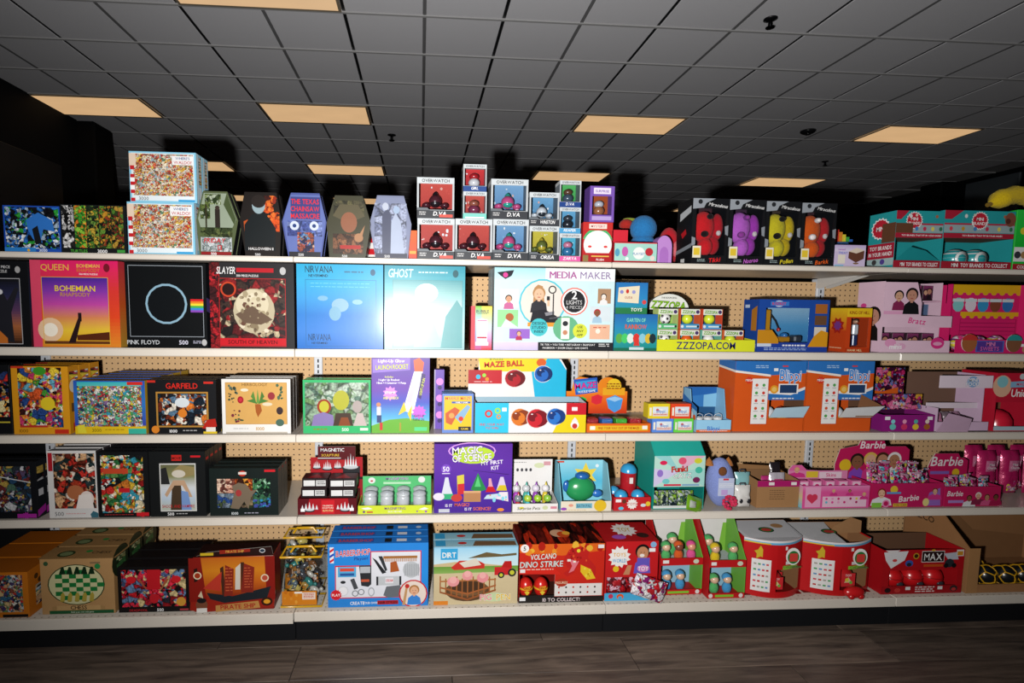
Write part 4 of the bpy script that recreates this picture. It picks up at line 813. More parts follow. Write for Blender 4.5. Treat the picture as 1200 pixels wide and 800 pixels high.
def ballbox(label, x, zz, yy, edge, back, ball, foot, spots, ly):
    t = thing('ball_pack', label, 'toy box', (x, yy, zz), 0, 'boxed toy balls'); w, h, d = .082, .083, .05
    m = M(); k = .0015
    m.box(-w/2, w/2, d-k, d, 0, h, back); m.box(-w/2, -w/2+k, 0, d-k, 0, h, edge); m.box(w/2-k, w/2, 0, d-k, 0, h, edge); m.box(-w/2+k, w/2-k, 0, d-k, 0, k, edge); m.box(-w/2+k, w/2-k, 0, d-k, h-k, h, '2a2434'); m.build('carton', t)
    header(t, rr(-w/2+k, w/2-k, h-.024, h-k, .004), .001, 'e6e8da', [Q(0, .2, .75, 0, .75, .8, 0, 1, 'e2e6d8'), T('ZZZOPA', .42, .52, .5, '7ac02a', .66, .1, 'b', -.05, '23301a'), C(.88, .5, .34, '4a3a6a')], name='top_band')
    header(t, rr(-w/2+k, w/2-k, k, .022, .004), .001, foot, [R(.3, .35, .9, .65, 'd8e8ea'), C(.1, .5, .28, 'e8ecec'), C(.92, .5, .24, '2a3038')], name='bottom_band')
    b = M().ell(0, .026, .042, .021, .02, .021, ball, 'plastic', 16, 10).build('ball', t)
    if spots:
        s = M()
        for a1, a2 in ((0, 0), (1.0, .5), (-1.0, .5), (.7, -.7), (-.7, -.7), (0, 1.1)): s.ell(.0202*_s(a1)*_c(a2), .026-.0196*_c(a1)*_c(a2), .042+.0202*_s(a2), .0055, .004, .0055, spots, 'plastic', 8, 5)
        o = s.build('ball_pattern', t); o['kind'] = 'stuff'
x0 = xc-w/2+.045
k3 = [('white football', 'c8e08a', '9ac85a', 'f0f0ee', '5ab87a', '1a1a1a'), ('orange basketball', 'e8763a', '3ac0d0', 'e86420', '4a9ac8', None), ('white golf ball', '7ac8b0', '3a8aa0', 'f2f2ee', '5ab8b0', None), ('yellow tennis ball', 'e8703a', '2f6aa0', 'd8e83a', '4ac0c8', None)]
for i, (nm, e, bk, bl, ft, sp) in enumerate(k3): ballbox('%s pack in the lower tier of the ball display' % nm, x0+i*.0925, z+.0035, Y+.0085, e, bk, bl, ft, sp, 0)
for i, (nm, e, bk, bl, ft, sp) in enumerate((('white football', 'c8e08a', '9ac85a', 'f0f0ee', '5ab87a', '1a1a1a'), ('yellow tennis ball', 'e86a3a', '2f6aa0', 'd8e83a', '4a9ac8', None), ('tilted yellow tennis ball', 'e8583a', '24507a', 'd8e83a', '4a9ad0', None))): ballbox('%s pack in the upper tier of the ball display' % nm, x0+i*.0925, z+.0875, Y+.0085, e, bk, bl, ft, sp, 1)
# excavator box
def digger(m, x, y, z, w, d, h):
    m.box(x-w*.5, x+w*.2, y-d*.3, y+d*.3, z, z+h*.16, 'c88a1e', 'plastic', .004); m.box(x-w*.46, x-w*.26, y-d*.25, y+d*.25, z+h*.1, z+h*.95, 'd8961e', 'plastic', .004)
    m.tube([(x-w*.26, y, z+h*.9), (x-w*.08, y, z+h*.62), (x, y, z+h*.4)], .0025, '333', 'plastic', 6); m.ell(x, y, z+h*.36, w*.03, d*.1, h*.06, 'c8302a', 'plastic')
    m.ell(x+.02, y-d*.1, z+h*.2, w*.08, d*.2, h*.08, '2f7ac0', 'plastic'); m.box(x+w*.3, x+w*.48, y-d*.3, y+d*.2, z, z+h*.2, '3a4048', 'plastic', .006)
    for s in (-.3, -.1, .1): m.lathe([(0, -.01), (w*.05, -.01), (w*.05, .0), (0, 0)], x+s*w, y-d*.32, z+h*.02, '2a2c30', 'plastic', 12)
winbox('crane_playset_box', 'blue window box holding a yellow crane playset', 'toy box', 1, 886.5, 968.5, 351, .1, (.1, .16, .72, .82), '1f4aa0', '6ab4e0', [R(.0, .82, 1, 1, '24409a'), Q(0, .58, .2, .58, .3, .76, .3, .84, 0, .84, 'c88a1e'), C(.28, .08, .1, 'd8e0ec', .6), R(.16, .04, .42, .12, '3a7ac8'), T('ROCKET', .28, .08, .05, 'd8303a', .2), R(.8, .08, .97, .26, 'a8642a'), R(.8, .3, .97, .48, '6a4a34'), R(.8, .52, .97, .7, 'd8d0c4'), Q(.72, .9, .8, .7, .9, .58, 1, .62, 1, .9, 'd8961e'), R(.0, .84, .2, .9, 'c8d4e8'), LN(1, .36, .86, .7, .92, 'e8ecf4', 4), LN(2, .1, .92, .7, .98, '9ab4e0', 6)], left=[R(0, 0, 1, 1, '20489c'), Q(.55, .2, .9, .12, .9, .6, .55, .6, 'b8782a'), R(.1, .1, .4, .16, 'c8d8f0'), R(.3, .85, .9, .93, 'fff')], toy=digger, cs='20489c', backart=[G(0, 0, 1, 1, ['b8dcf0', '5aa8dc', '3a86c8'])])
winbox('doll_box', 'orange and yellow window box with a slim standing doll', 'toy box', 1, 989.5, 1018.5, 361, .09, (.18, .22, .9, .88), 'c8441a', '9a4a30', [R(0, 0, 1, .2, 'e8c024'), T('KING OF HILL', .5, .1, .07, '8a1a14', .8), R(0, .9, 1, 1, 'b83a16'), T('HANK HILL', .4, .95, .05, 'f0d8a0', .6)], left=[G(0, 0, 1, .5, ['e8c024', 'd8641e'], 5), R(0, .5, 1, 1, 'c8441a'), ST(.5, .4, .2, 'a8241a', 8, .7), ST(.5, .4, .12, '7a3a8a', 8, .7), LN(1, .1, .9, .8, .94, 'f0c8a0', 3)], toy=lambda m, x, y, z, w, d, h, q=0: (lambda x, y: (m.box(x-w*.36, x-w*.1, y-.006, y+.006, z+.004, z+h*.42, '2a3a6a', 'plastic', .003), m.box(x-w*.38, x-w*.08, y-.007, y+.007, z+h*.42, z+h*.78, 'e8e8ea', 'plastic', .004), m.ell(x-w*.23, y, z+h*.87, w*.1, .012, h*.07, 'd8a484', 'plastic'), m.ell(x-w*.23, y, z+h*.93, w*.1, .012, h*.04, '5a4030', 'plastic')))(x+w*.2, y-d*.34), cs='c8441a', Y=YF+.02)
# pale pink two-tier doll display
Y = YF+.035; xc, w, h, z = slot(1, 1031, 1112, 330, Y); d = .13
t = thing('doll_display', 'pale pink two-tier doll display with lip emblems', 'display box', (xc, Y, z))
m = M(); k = .003; PK = 'ecc8dc'
m.box(-w/2, w/2, d-k, d, 0, h, PK); m.box(-w/2, -w/2+k, 0, d-k, 0, h, PK); m.box(w/2-k, w/2, .05, d-k, 0, h, PK); m.box(-w/2+k, w/2-k, 0, d-k, 0, k, PK); m.box(-w/2+k, w/2-k, 0, d-k, h*.48, h*.52, 'e4b8d0'); m.box(-w/2+k, w/2-k, .05, d-k, h*.72, h*.74, 'e4b8d0'); m.box(-w/2+k, w/2-k, 0, k, 0, .05, PK); m.box(-w/2+k, w/2-k, 0, k, h*.36, h*.52, PK); m.build('carton', t)
header(t, [(-w/2+.003, h*.52), (w*.05, h*.52), (w*.05, h*.7), (-.01, h*.99), (-w/2+.003, h*.99)], .001, PK, [PERSON(.38, .42, .42, 'd8a88a', '1a1416', '8a2a54', .8), PERSON(.72, .4, .55, 'c8907a', '120e10', '1a1a1c', .8), R(.0, .86, .5, .96, 'e8a8cc')], name='model_card')
panel(t, 'front_print', [R(0, 0, 1, 1, PK), T('Bratz', .5, .45, .5, 'e03a8a', .3, .15, 'b', -.1)], (-w/2, 0, h*.52), (w, 0, 0), (0, 0, -h*.16), (0, -1, 0))
panel(t, 'base_print', [R(0, 0, 1, 1, PK), C(.14, .2, .5, 'e8a0c8', .7), C(.3, .5, .4, 'e8b0d0', .7), C(.82, .2, .6, 'e03a8a', .8), C(.82, .25, .4, 'f0a8cc', .4), T('minis', .22, .5, .4, 'fff', .26)], (-w/2, 0, .05), (w, 0, 0), (0, 0, -.05), (0, -1, 0))
panel(t, 'side_print', [R(0, 0, 1, 1, PK), C(.25, .34, .05, 'e04a94', .7), PERSON(.66, .5, .34, 'c8907a', '120e10', '1a1416', 1.3), R(.0, .9, .5, 1, 'e8a8cc')], (-w/2, d, h), (0, -d, 0), (0, 0, -h), (-1, 0, 0))
def dollpack(label, x, y, zz, w, h):
    o = thing('mini_doll_pack', label, 'toy pack', (x, y, zz), 0, 'mini doll packs')
    M().box(-w/2, w/2, 0, .035, 0, h, '3a2430', 'print', .001).build('body', o)
    panel(o, 'front_print', [R(0, 0, 1, 1, '5a2a44'), G(0, 0, 1, .4, ['8a3a6a', '4a2438'], 3), PERSON(.3, .45, .5, 'd8a88a', '140f12', '3a1a2c', .9), PERSON(.68, .38, .55, 'c08870', '140f12', '201820', .9), R(0, .9, 1, 1, '2a1820')], (-w/2, 0, h), (w, 0, 0), (0, 0, -h), (0, -1, 0))
for i in range(4): dollpack('dark mini doll pack on the lower tier, %s from left' % ('first', 'second', 'third', 'fourth')[i], xc-w/2+.037+i*.066, Y+.03, z+.0035, .05, .075)
for i in range(3): dollpack('dark mini doll pack on the upper tier, %s from left' % ('first', 'second', 'third')[i], xc-w/2+.145+i*.05, Y+.056, z+h*.74+.0006, .042, h*.21)
for i in range(2):
    o = thing('doll_blister', 'clear boxed mini doll on the middle tier, %s one' % ('left', 'right')[i], 'toy pack', (xc+.0+i*.068, Y+.056, z+h*.52+.0006), 0, 'clear mini doll packs')
    M().box(-.03, .03, 0, .04, 0, h*.16, 'fff', 'clear_blue').build('case', o); M().box(-.012, .012, .012, .03, .002, h*.1, ('6a3a4a', '4a3a7a')[i], 'plastic', .004).build('figure', o); M().ell(0, .02, h*.12, .01, .008, .01, '2a1a1c', 'plastic', 8, 6).build('head', o)
# hot pink awning display
Y = YF+.02; xc, w, h, z = slot(1, 1118, 1205, 333, Y); d = .14
t = thing('sweets_display', 'hot pink shop-front display with yellow scalloped awnings', 'display box', (xc, Y, z))
m = M(); HP = 'e0246e'
m.box(-w/2, w/2, d-k, d, 0, h, HP); m.box(-w/2, -w/2+k, .03, d-k, 0, h, HP); m.box(w/2-k, w/2, .0, d-k, 0, h, HP); m.box(-w/2+k, w/2-k, 0, d-k, 0, k, HP); m.box(-w/2, w/2, .05, d-k, h-k, h, 'e8b02a'); m.box(-w/2+k, w/2-k, 0, k, 0, h*.2, HP); m.build('carton', t)
header(t, [(-w/2+.02, h*.26), (w/2-.003, h*.26), (w/2-.003, h), (-w/2+.0, h), (-w/2, h*.72)], .05, HP, [R(0, 0, 1, .16, 'e8b41e')]+[C(.06+.115*i, .16, .06, 'e8b41e', .8) for i in range(9)]+[C(.16+.17*i, .4, .12, c, 1.2, 10) for i, c in enumerate(('8ad0d0', 'e8dce8', '3a9ad0', '8a4a34', '2f7ac0'))]+[R(.08+.17*i, .28, .24+.17*i, .34, 'd8e4e8') for i in range(5)]+[R(.2, .54, 1, .62, 'e8b41e')]+[C(.25+.11*i, .63, .05, 'e8b41e', .8) for i in range(7)]+[FR(.2, .68+.08*i, .98, .76+.08*i, .008, 'b01858') for i in range(4)], name='awning_card')
panel(t, 'front_print', [R(0, 0, 1, 1, HP), R(.28, .08, .66, .92, '4a6ac0'), R(.3, .14, .64, .86, '5a3a9a'), T('MINI', .48, .32, .28, 'f08ac0', .3), T('SWEETS', .47, .66, .28, 'e86aaa', .32), R(.86, .3, .93, .5, 'fff'), C(.95, .7, .24, 'c89a6a')], (-w/2, 0, h*.2), (w, 0, 0), (0, 0, -h*.2), (0, -1, 0))
for x, c, c2 in ((-.32, 'a8643a', 'c83a34'), (.28, '8a5a3e', '2f9a9a')):
    o = M().prism(dome(x*w, h*.15, .034, .038, 0, 360, 16)[:-1], -.004, -.0012, c, 'e8e0e0').build('round_emblem', t); M().prism(dome(x*w, h*.19, .034, .024, 0, 180, 10), -.0055, -.0042, c2).build('emblem_cap', t)
for i, (x, y, r) in enumerate(((-.1, .03, .036), (-.02, .032, .034), (.06, .03, .035))):
    o = thing('surprise_ball', 'pink patterned surprise ball in the awning display, %s' % ('left', 'middle', 'right')[i], 'toy ball', (xc+x, Y+.008+r*.0+.034, z+h*.0+.0035), 0, 'pink surprise balls')
    M().ell(0, 0, r, r*.9, r*.9, r, 'fff', busy(['e8408a', 'f0a0c4', 'e8d84a', '8a3a9a', 'f4e0ea'], 90, 40+i), 14, 9).build('shell', o); M().lathe([(r*.91, r-.002), (r*.93, r), (r*.91, r+.002)], 0, 0, 0, 'f6e8f0', 'plastic', 16).build('seam', o)

# ================================================================ third shelf
def pz(label, row, p0, p1, pyt, d, n, front, col, right=None, ct=None, Y=None, **kw):
    return carton('puzzle_box', label, 'puzzle box', row, p0, p1, pyt, d, n, front=front, right=right, col=col, ct=ct, Y=Y, **kw)
pz('black puzzle box with white scribbles, cut off at left edge', 2, -55, 15, 427, .06, 2, [R(0, 0, 1, 1, '131417'), B(.1, .1, .97, .75, busy(['1a1a20', 'c8302a', 'e8d8a0', '2a3a6a', '111', 'e8a03a'], 60, 51)), R(.1, .82, .97, .84, 'c8b83a')], '131417', Y=YF+.025)
ny = busy(['d8582a', 'e8c83a', '4a9a3a', '8a2a2a', 'f0e4d0', '2a4a8a', 'c83a6a', '3a1a1a', 'e8903a', '6ab0c8'], 62, 52)
pz('orange puzzle box of crowded cartoon shapes, 1000 pieces', 2, 17, 83, 429, .061, 3, [R(0, 0, 1, 1, 'e09a1e'), B(.11, .02, .88, .9, ny), C(.5, .07, .09, '3f9a2a', .7), C(.62, .55, .1, 'e8cc2a', 1), R(.11, .87, .6, .9, 'c0302a'), T('1000', .17, .95, .05, '6a4a10', .16, st='n'), R(.72, .93, .97, .995, 'c8301e'), R(0, .0, .22, .03, 'd03a24')], 'dc941a', [R(0, 0, 1, 1, 'd8901a'), B(.1, .08, .9, .2, ny), R(.2, .55, .8, .68, '6a4a2a'), C(.5, .3, .1, 'e8e0d0'), R(.3, .85, .7, .97, 'c83a24')], ct='b87a1a')
ny2 = busy(['e8e0d0', '4a9a5a', 'c83a3a', '3aa0b8', '2a3a5a', 'e0c83a', '8a6a9a', 'e8e8e8', 'a8502a', '60b48a'], 150, 53)
pz('blue and yellow puzzle box of tiny figures, 3000 pieces', 2, 88.6, 171.6, 446, .072, 5, [G(0, 0, 1, .84, ['2a5ab8', '2f7ac8', '3a4ab0'], 6), B(.05, .06, .95, .87, ny2), G(.05, .02, .95, .1, ['3ab8c8', '5ac8c0'], 2), R(0, .86, 1, 1, 'e6c21e'), T('3000', .3, .93, .06, '6a5a10', .14, st='n'), LN(1, .42, .91, .7, .95, 'b8941a', 3), R(.75, .9, 1, 1, '3ab8a0'), R(.75, .02, .97, .08, 'd83024'), Q(.04, .98, .03, .84, .13, .82, .16, .98, 'e6d83a')], '9a8458', [R(0, 0, 1, 1, 'c8a02a')], ct='8a744a')
gf = busy(['2a1a14', '8a3a1a', 'd8762a', 'e8e0d0', '17222e', '5a7a94', '6a2a1a', '1a1412'], 60, 54)
pz('black puzzle box with gold-framed painting and red title', 2, 174.5, 254.5, 445, .043, 3, [R(0, 0, 1, 1, '17181b'), R(.12, .22, .88, .88, 'b8863a'), R(.145, .25, .855, .85, '20160f'), B(.15, .26, .85, .84, gf), C(.5, .42, .13, 'dce4e8', .7), C(.5, .62, .08, 'e0822a'), T('GARFIELD', .5, .11, .1, 'e02a1e', .46), C(.1, .92, .07, 'e0862a'), Q(.78, .9, .86, .74, .98, .72, 1, .86, .92, .92, 'b82418'), R(.84, .88, .98, .98, 'e8e4da'), R(.8, .96, 1, 1, 'e0c22a'), T('1000', .36, .95, .055, 'fff', .14), LN(1, .5, .93, .72, .97, 'aaa', 3), R(0, .01, .12, .05, 'd03024'), R(.82, .03, .96, .07, 'd03024')], '17181b', [R(0, 0, 1, 1, '2a2624')], ct='6a6056')
pz('tan botanical puzzle box with a white border', 2, 261, 341, 444, .043, 3, [R(0, 0, 1, 1, 'eeece8'), R(.05, .06, .95, .83, 'c2914a'), R(.06, .07, .94, .82, 'd8a85e'), T('HERBOLOGY', .48, .1, .055, '6a4a1e', .42, st='n'), C(.27, .38, .055, 'a8182a', 1.2), C(.27, .38, .03, 'c83040', 1.2), C(.72, .31, .065, '9a3038', 1.1), Q(.48, .46, .56, .46, .58, .58, .52, .7, .49, .6, 'a85a24'), Q(.42, .32, .5, .44, .46, .22, '5a8a3a'), Q(.62, .32, .54, .44, .58, .22, '4a7a34'), Q(.5, .44, .52, .18, .55, .44, '6a9a44'), Q(.36, .4, .46, .36, .52, .46, '4f8038'), Q(.68, .4, .58, .36, .52, .46, '4f8038'), C(.66, .46, .09, 'e2d6b8', .35), C(.33, .2, .07, 'e8e0c8', .4), C(.84, .58, .06, '3a2a2c', 1.2), C(.84, .8, .075, '4a6a5a', .9), SC(16, ['3a4a3a', '5a6a5a', '2f3f34'], .1, .12, .22, .42, .02, 3), SC(12, ['5a1f34', '3a5a3a', '7a2a3a'], .14, .55, .3, .8, .022, 4), SC(9, ['3a5a44', '4a6a50'], .8, .1, .9, .4, .025, 6), T('1000', .55, .91, .06, 'c89a4a', .14), LN(1, .16, .9, .4, .93, 'bbb', 2), R(.05, .97, .95, 1, 'bdb5a8')], 'e2e0dc', [G(0, 0, 1, 1, ['6a6058', '4a4440', '5a4c44'])], ct='9a948c')
gr = busy(['6a8a5a', '8aa48a', '4a6a4a', 'b0c0b0', '5a7a6a', '9ab09a'], 36, 55)
pz('shrink-wrapped green puzzle box picturing a red-haired woman', 2, 355.5, 434.5, 445, .05, 2, [R(0, 0, 1, 1, '3ab870'), B(.03, .05, .97, .86, gr), C(.31, .5, .13, '9a3a24', 1.1), C(.31, .5, .09, 'c4c03c', 1.2), Q(.12, .86, .16, .66, .3, .6, .44, .66, .46, .86, '8a7ab0'), C(.56, .38, .15, 'b4b43c', 1.25), Q(.44, .86, .48, .62, .7, .62, .74, .86, '4a3a30'), C(.8, .5, .09, 'b0a4a0', 1.3), Q(.52, .86, .56, .7, .66, .7, .7, .86, '8a4a2a'), Q(.74, .86, .8, .62, .88, .62, .94, .86, 'c8b8b4'), T('500', .62, .93, .06, 'e8f8ec', .14), LN(1, .15, .91, .36, .96, '8a8a3a', 3), R(.84, .9, .96, .95, 'd8e8d8')], '3aa868', ct='4a6a58', mat='gloss')
carton('rocket_toy_box', 'tall purple box with a white and orange toy rocket', 'toy box', 2, 435.5, 503, 419, .075, 1, front=[G(0, 0, 1, 1, ['5a3a9a', '5a34a0', '6a3aa8', '4a5ac0', '5ab0dc', 'a8e0e8'], 14), Q(0, .9, .3, .82, .6, .8, 1, .84, 1, 1, 0, 1, '6ab03a'), Q(.02, .02, .66, .0, .66, .16, .02, .2, '8a6ac8'), T('Light-Up Glow', .34, .04, .04, 'f0e8f8', .5, .1), T('LAUNCH ROCKET', .35, .12, .06, 'd8e04a', .56, 0, 'b', .04, '3a2a5a'), Q(.72, .03, .82, .0, .9, .06, .88, .18, .74, .18, 'e85a2a'), Q(.73, .18, .88, .18, .72, .74, .54, .7, 'f0eef4'), Q(.76, .2, .84, .2, .68, .6, .6, .58, 'd8c8e8'), Q(.56, .58, .6, .7, .46, .76, 'e8c83a'), Q(.7, .62, .62, .74, .68, .84, 'e8c83a'), Q(.8, .52, .86, .2, .93, .22, .85, .55, '3a2a6a'), T('LIGHT-UP FUN', .87, .38, .035, 'd8e04a', .3, 0, 'b', 1.35), T('Includes', .3, .25, .025, 'd8e04a'), T('1 Light Up Rocket', .3, .29, .026, 'fff', .4), T('1 Base + 1 Connector + 1 Pump', .34, .33, .026, 'fff', .5), ST(.32, .47, .1, 'd88ad8', 10, .7), T('STOMP', .32, .46, .03, 'fff', .2), T('AND LAUNCH', .33, .53, .035, 'e8e84a', .26), C(.12, .62, .03, 'c88a6a'), R(.09, .65, .16, .76, 'e8e8f0'), R(.09, .76, .17, .86, '3a4a7a'), R(.14, .86, .19, .96, 'c83a34'), ST(.82, .72, .1, 'c86ad8', 10, .7), T('LIGHTS UP', .81, .77, .03, '333', .2), T('TURNS ON', .81, .82, .03, '333', .2), R(.74, .92, .96, .97, '5ad08a'), R(.48, .86, .51, .97, 'a89a3a')], right=[G(0, 0, 1, 1, ['5a3a9a', '4a3aa0', '5a8ac8'])], col='5a3a98', lid=False)
carton('bead_craft_box', 'narrow purple box with pink discs beside the rocket box', 'toy box', 2, 508.5, 520, 433, .05, 1, front=[R(0, 0, 1, 1, '6a4ab0'), R(0, 0, .1, 1, 'b8b0c8')]+[C(.55, .2+.28*i, .06, 'e08ad8') for i in range(3)]+[C(.55, .3+.28*i, .035, '3a2a6a') for i in range(3)], col='6a4ab0', lid=False, Y=YF+.09)
mb = [R(0, 0, 1, 1, '6a8ad0'), R(.06, .06, .94, .92, 'e8c02a'), T('MARBLE MAZE', .5, .12, .08, 'd8482a', .8, ol='f0e0a0'), R(.3, .2, .9, .25, '3a5ab0'), T('FAMILY GAME', .62, .225, .035, 'fff', .5), Q(.1, .5, .4, .34, .56, .42, .3, .8, .12, .74, 'c8603a'), Q(.4, .6, .8, .28, .9, .34, .6, .76, '8ab0d0'), C(.3, .56, .07, 'e8a05a'), C(.6, .64, .06, 'd83a34'), R(.52, .84, .92, .95, '2a2a34'), T('GAME', .72, .895, .05, 'e8c83a')]
carton('pocket_game_box', 'small blue and yellow game box', 'toy box', 2, 518, 554.5, 461, .035, 3, front=mb, col='4a6ab8', ct='3a9ad0', lid=False)
# maze ball display and maze cube display
Y = YF+.02; xc, w, h, z = slot(2, 556.5, 664, 472, Y); x1 = BX(686, Y, z); w = x1-(xc-w/2); xc = x1-w/2; d = .1
t = thing('maze_ball_display', 'aqua and white counter display with red and blue maze balls printed', 'display box', (xc, Y, z))
def swirl(u, v, r, c, c2, kk=1): return [C(u, v, r, 'd8d4d0', kk), C(u, v, r*.93, c, kk)]+[C(u+r*.1*math.cos(i*1.7), v+r*.15*math.sin(i*2.3), r*(.8-.17*i), (c2, c)[i % 2], kk) for i in range(4)]+[C(u-r*.12, v-r*.42, r*.1, 'f4e8e8', .6)]
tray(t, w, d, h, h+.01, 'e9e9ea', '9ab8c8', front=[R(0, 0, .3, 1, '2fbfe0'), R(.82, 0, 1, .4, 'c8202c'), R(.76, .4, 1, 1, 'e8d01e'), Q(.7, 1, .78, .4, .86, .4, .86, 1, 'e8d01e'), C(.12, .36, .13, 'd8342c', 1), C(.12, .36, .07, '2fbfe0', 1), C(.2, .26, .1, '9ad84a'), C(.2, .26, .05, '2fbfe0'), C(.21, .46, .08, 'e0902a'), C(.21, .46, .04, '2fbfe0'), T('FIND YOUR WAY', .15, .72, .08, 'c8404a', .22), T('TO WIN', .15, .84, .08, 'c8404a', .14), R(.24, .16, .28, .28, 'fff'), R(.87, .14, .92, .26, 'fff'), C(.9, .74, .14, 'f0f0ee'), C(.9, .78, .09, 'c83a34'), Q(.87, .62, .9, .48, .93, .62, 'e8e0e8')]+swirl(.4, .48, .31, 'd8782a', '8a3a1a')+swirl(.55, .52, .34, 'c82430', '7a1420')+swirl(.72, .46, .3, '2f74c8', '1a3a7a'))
hw = w/2
hp = [(-hw-.022, h+.012), (hw*.72, h+.012), (hw*.72, h+.13), (hw*.62, h+.168), (hw*.5, h+.17), (-hw+.02, h+.17), (-hw+.02, h+.12), (-hw-.022, h+.12)]
header(t, hp, d-.02, 'e9e6e4', [Q(.3, .0, .92, .0, 1, .3, 1, 1, .68, 1, .64, .3, .3, .26, '24b4dc'), Q(.1, .0, .8, .0, .7, .34, .12, .34, 'e8d42a'), R(0, .3, .34, .66, 'c0202c'), R(0, .3, .12, .66, 'b01c28'), C(.1, .48, .06, '3ab8e0'), C(.16, .44, .05, '9ad84a'), C(.19, .54, .05, 'e0902a'), LN(1, .06, .6, .24, .63, 'f0d0d0', 2), C(.74, .1, .13, 'd8622a', .8)]+swirl(.47, .52, .27, 'b01e2a', '6a1018', .9)+swirl(.76, .4, .24, '2a6ac0', '14326a', .95)+[T('MAZE BALL', .36, .14, .14, 'd8402a', .56, 0, 'b', .05, '6a1a14'), T('3D PUZZLE', .28, .02, .05, '2a6a3a', .3)])
Y = YF+.02; xc, w, h, z = slot(2, 687.5, 762, 496, Y); d = .12
t = thing('maze_cube_display', 'orange and yellow counter display of little maze cubes', 'display box', (xc, Y, z))
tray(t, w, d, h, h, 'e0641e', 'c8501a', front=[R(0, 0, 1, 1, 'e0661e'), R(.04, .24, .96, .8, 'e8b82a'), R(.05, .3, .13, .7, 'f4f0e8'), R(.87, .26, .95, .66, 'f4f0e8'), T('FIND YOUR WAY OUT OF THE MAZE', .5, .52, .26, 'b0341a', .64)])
hl, hr = -w/2-.058, w/2-.055
header(t, [(hl, .055), (hr, .055), (hr, .15), (hr-.05, .15)]+dome(hr-.085, .178, .04, .032, -20, 175, 12)+[(hl+.13, .2), (hl+.06, .212), (hl+.035, .2), (hl+.025, .15), (hl, .15)], d-.004, 'e8861e', [G(0, .45, 1, 1, ['e87a1e', 'e0581a', 'c83a1a'], 6), C(.78, .25, .2, 'e8c02a'), R(.6, .3, .96, .5, 'e8a824'), Q(.12, .08, .5, .02, .52, .42, .16, .5, '2a5ab8'), Q(.15, .14, .48, .08, .5, .36, .18, .42, '3a9ad8'), T('MAZE', .32, .24, .16, 'e8309a', .34, 0, 'b', .1, '1a2a5a'), T('PUZZLE GAME', .34, .4, .05, 'fff', .3, rot=.1), Q(.2, .6, .27, .54, .34, .6, .33, .78, .26, .84, .2, .76, '3ab04a'), Q(.42, .54, .52, .48, .6, .54, .58, .72, .5, .76, .42, .7, 'd82a3a'), Q(.66, .6, .8, .5, .93, .6, .9, .88, .8, .98, .7, .86, '4a9ae0'), Q(.66, .6, .8, .68, .93, .6, .8, .54, '9ac8f0'), LN(3, .66, .18, .9, .36, '8a4a14', 3)])
for i, (c, nm) in enumerate((('b81e28', 'dark red'), ('2f74c8', 'blue'), ('4ac83a', 'green'), ('c82430', 'bright red'))):
    o = thing('maze_cube', '%s clear maze cube in the orange tray' % nm, 'toy cube', (xc-w/2+.035+i*.06, Y+.03, z+.0032), 0, 'little maze cubes')
    M().box(-.023, .023, 0, .046, 0, .046, c, 'glitter', .003).build('core', o); M().box(-.0245, .0245, -.0015, .0475, 0.0, .0478, 'fff', 'clear').build('case', o)
# small character-brand packs (colour frames with window) and blue bucket display
def minipack(label, p0, p1, pyt, c, zb=None):
    return carton('mini_surprise_box', label, 'toy box', 2, p0, p1, pyt, .05, 1, front=[R(0, 0, 1, 1, c), R(.2, .2, .92, .84, 'dce8ee'), R(.2, .6, .92, .84, 'e8d0c8'), C(.56, .5, .2, 'f4f4f2', .8), C(.42, .42, .1, 'e0642a'), T('Blippi', .58, .5, .2, '3a7ac8', .4), LN(1, .24, .7, .88, .8, 'c84a3a', 3), R(.05, .25, .15, .8, 'f0ead8')], col=c, lid=False, zb=zb, Y=YF+.018, group='mini surprise boxes')
gb = minipack('little blue-framed surprise box, bottom left of four', 764, 788.5, 490.5, '5a8ae0'); gg = minipack('little green-framed surprise box, bottom right of four', 789.5, 812, 490.5, '6ad84a')
minipack('little yellow-framed surprise box, top left of four', 759.5, 784.5, 473, 'e8d02a', gb['top']); minipack('little orange-framed surprise box, top right of four', 786, 809, 473, 'e84a24', gg['top'])
Y = YF+.02; xc, w, h, z = slot(2, 815.5, 856, 458, Y); d = .12
t = thing('bucket_display', 'light blue counter display with white buckets in front', 'display box', (xc, Y, z))
tray(t, w, d, .05, h, '8cc4ea', '2a5a8a', front=[R(0, 0, 1, .8, '9ad0f0'), R(0, .8, 1, 1, 'e0642a'), T('Blippi', .5, .7, .36, '3a7ad0', .4), LN(1, .1, .88, .9, .95, 'fff', 3)], hs=True)
panel(t, 'side_print', [R(0, .3, 1, 1, '9ad0f0'), Q(0, .0, 1, .3, 1, .42, 0, .2, '2f74c0'), C(.3, .5, .12, 'f4f4f0', 1.1), C(.6, .56, .12, 'f4f4f0', 1.1), LN(1, .2, .36, .7, .42, 'c83a3a', 3), C(.85, .6, .08, 'e0642a')], (-w/2, d, h*.85), (0, -d, 0), (0, 0, -h*.85), (-1, 0, 0))
header(t, [(-w/2, h*.5), (w/2, h*.5), (w/2, h), (-w/2, h)], d-.008, '3a80c8', [Q(0, 0, 1, 0, 1, .3, .0, .5, '2a6ab8'), Q(.6, .4, 1, .3, 1, 1, .6, 1, '8ac8ee')])
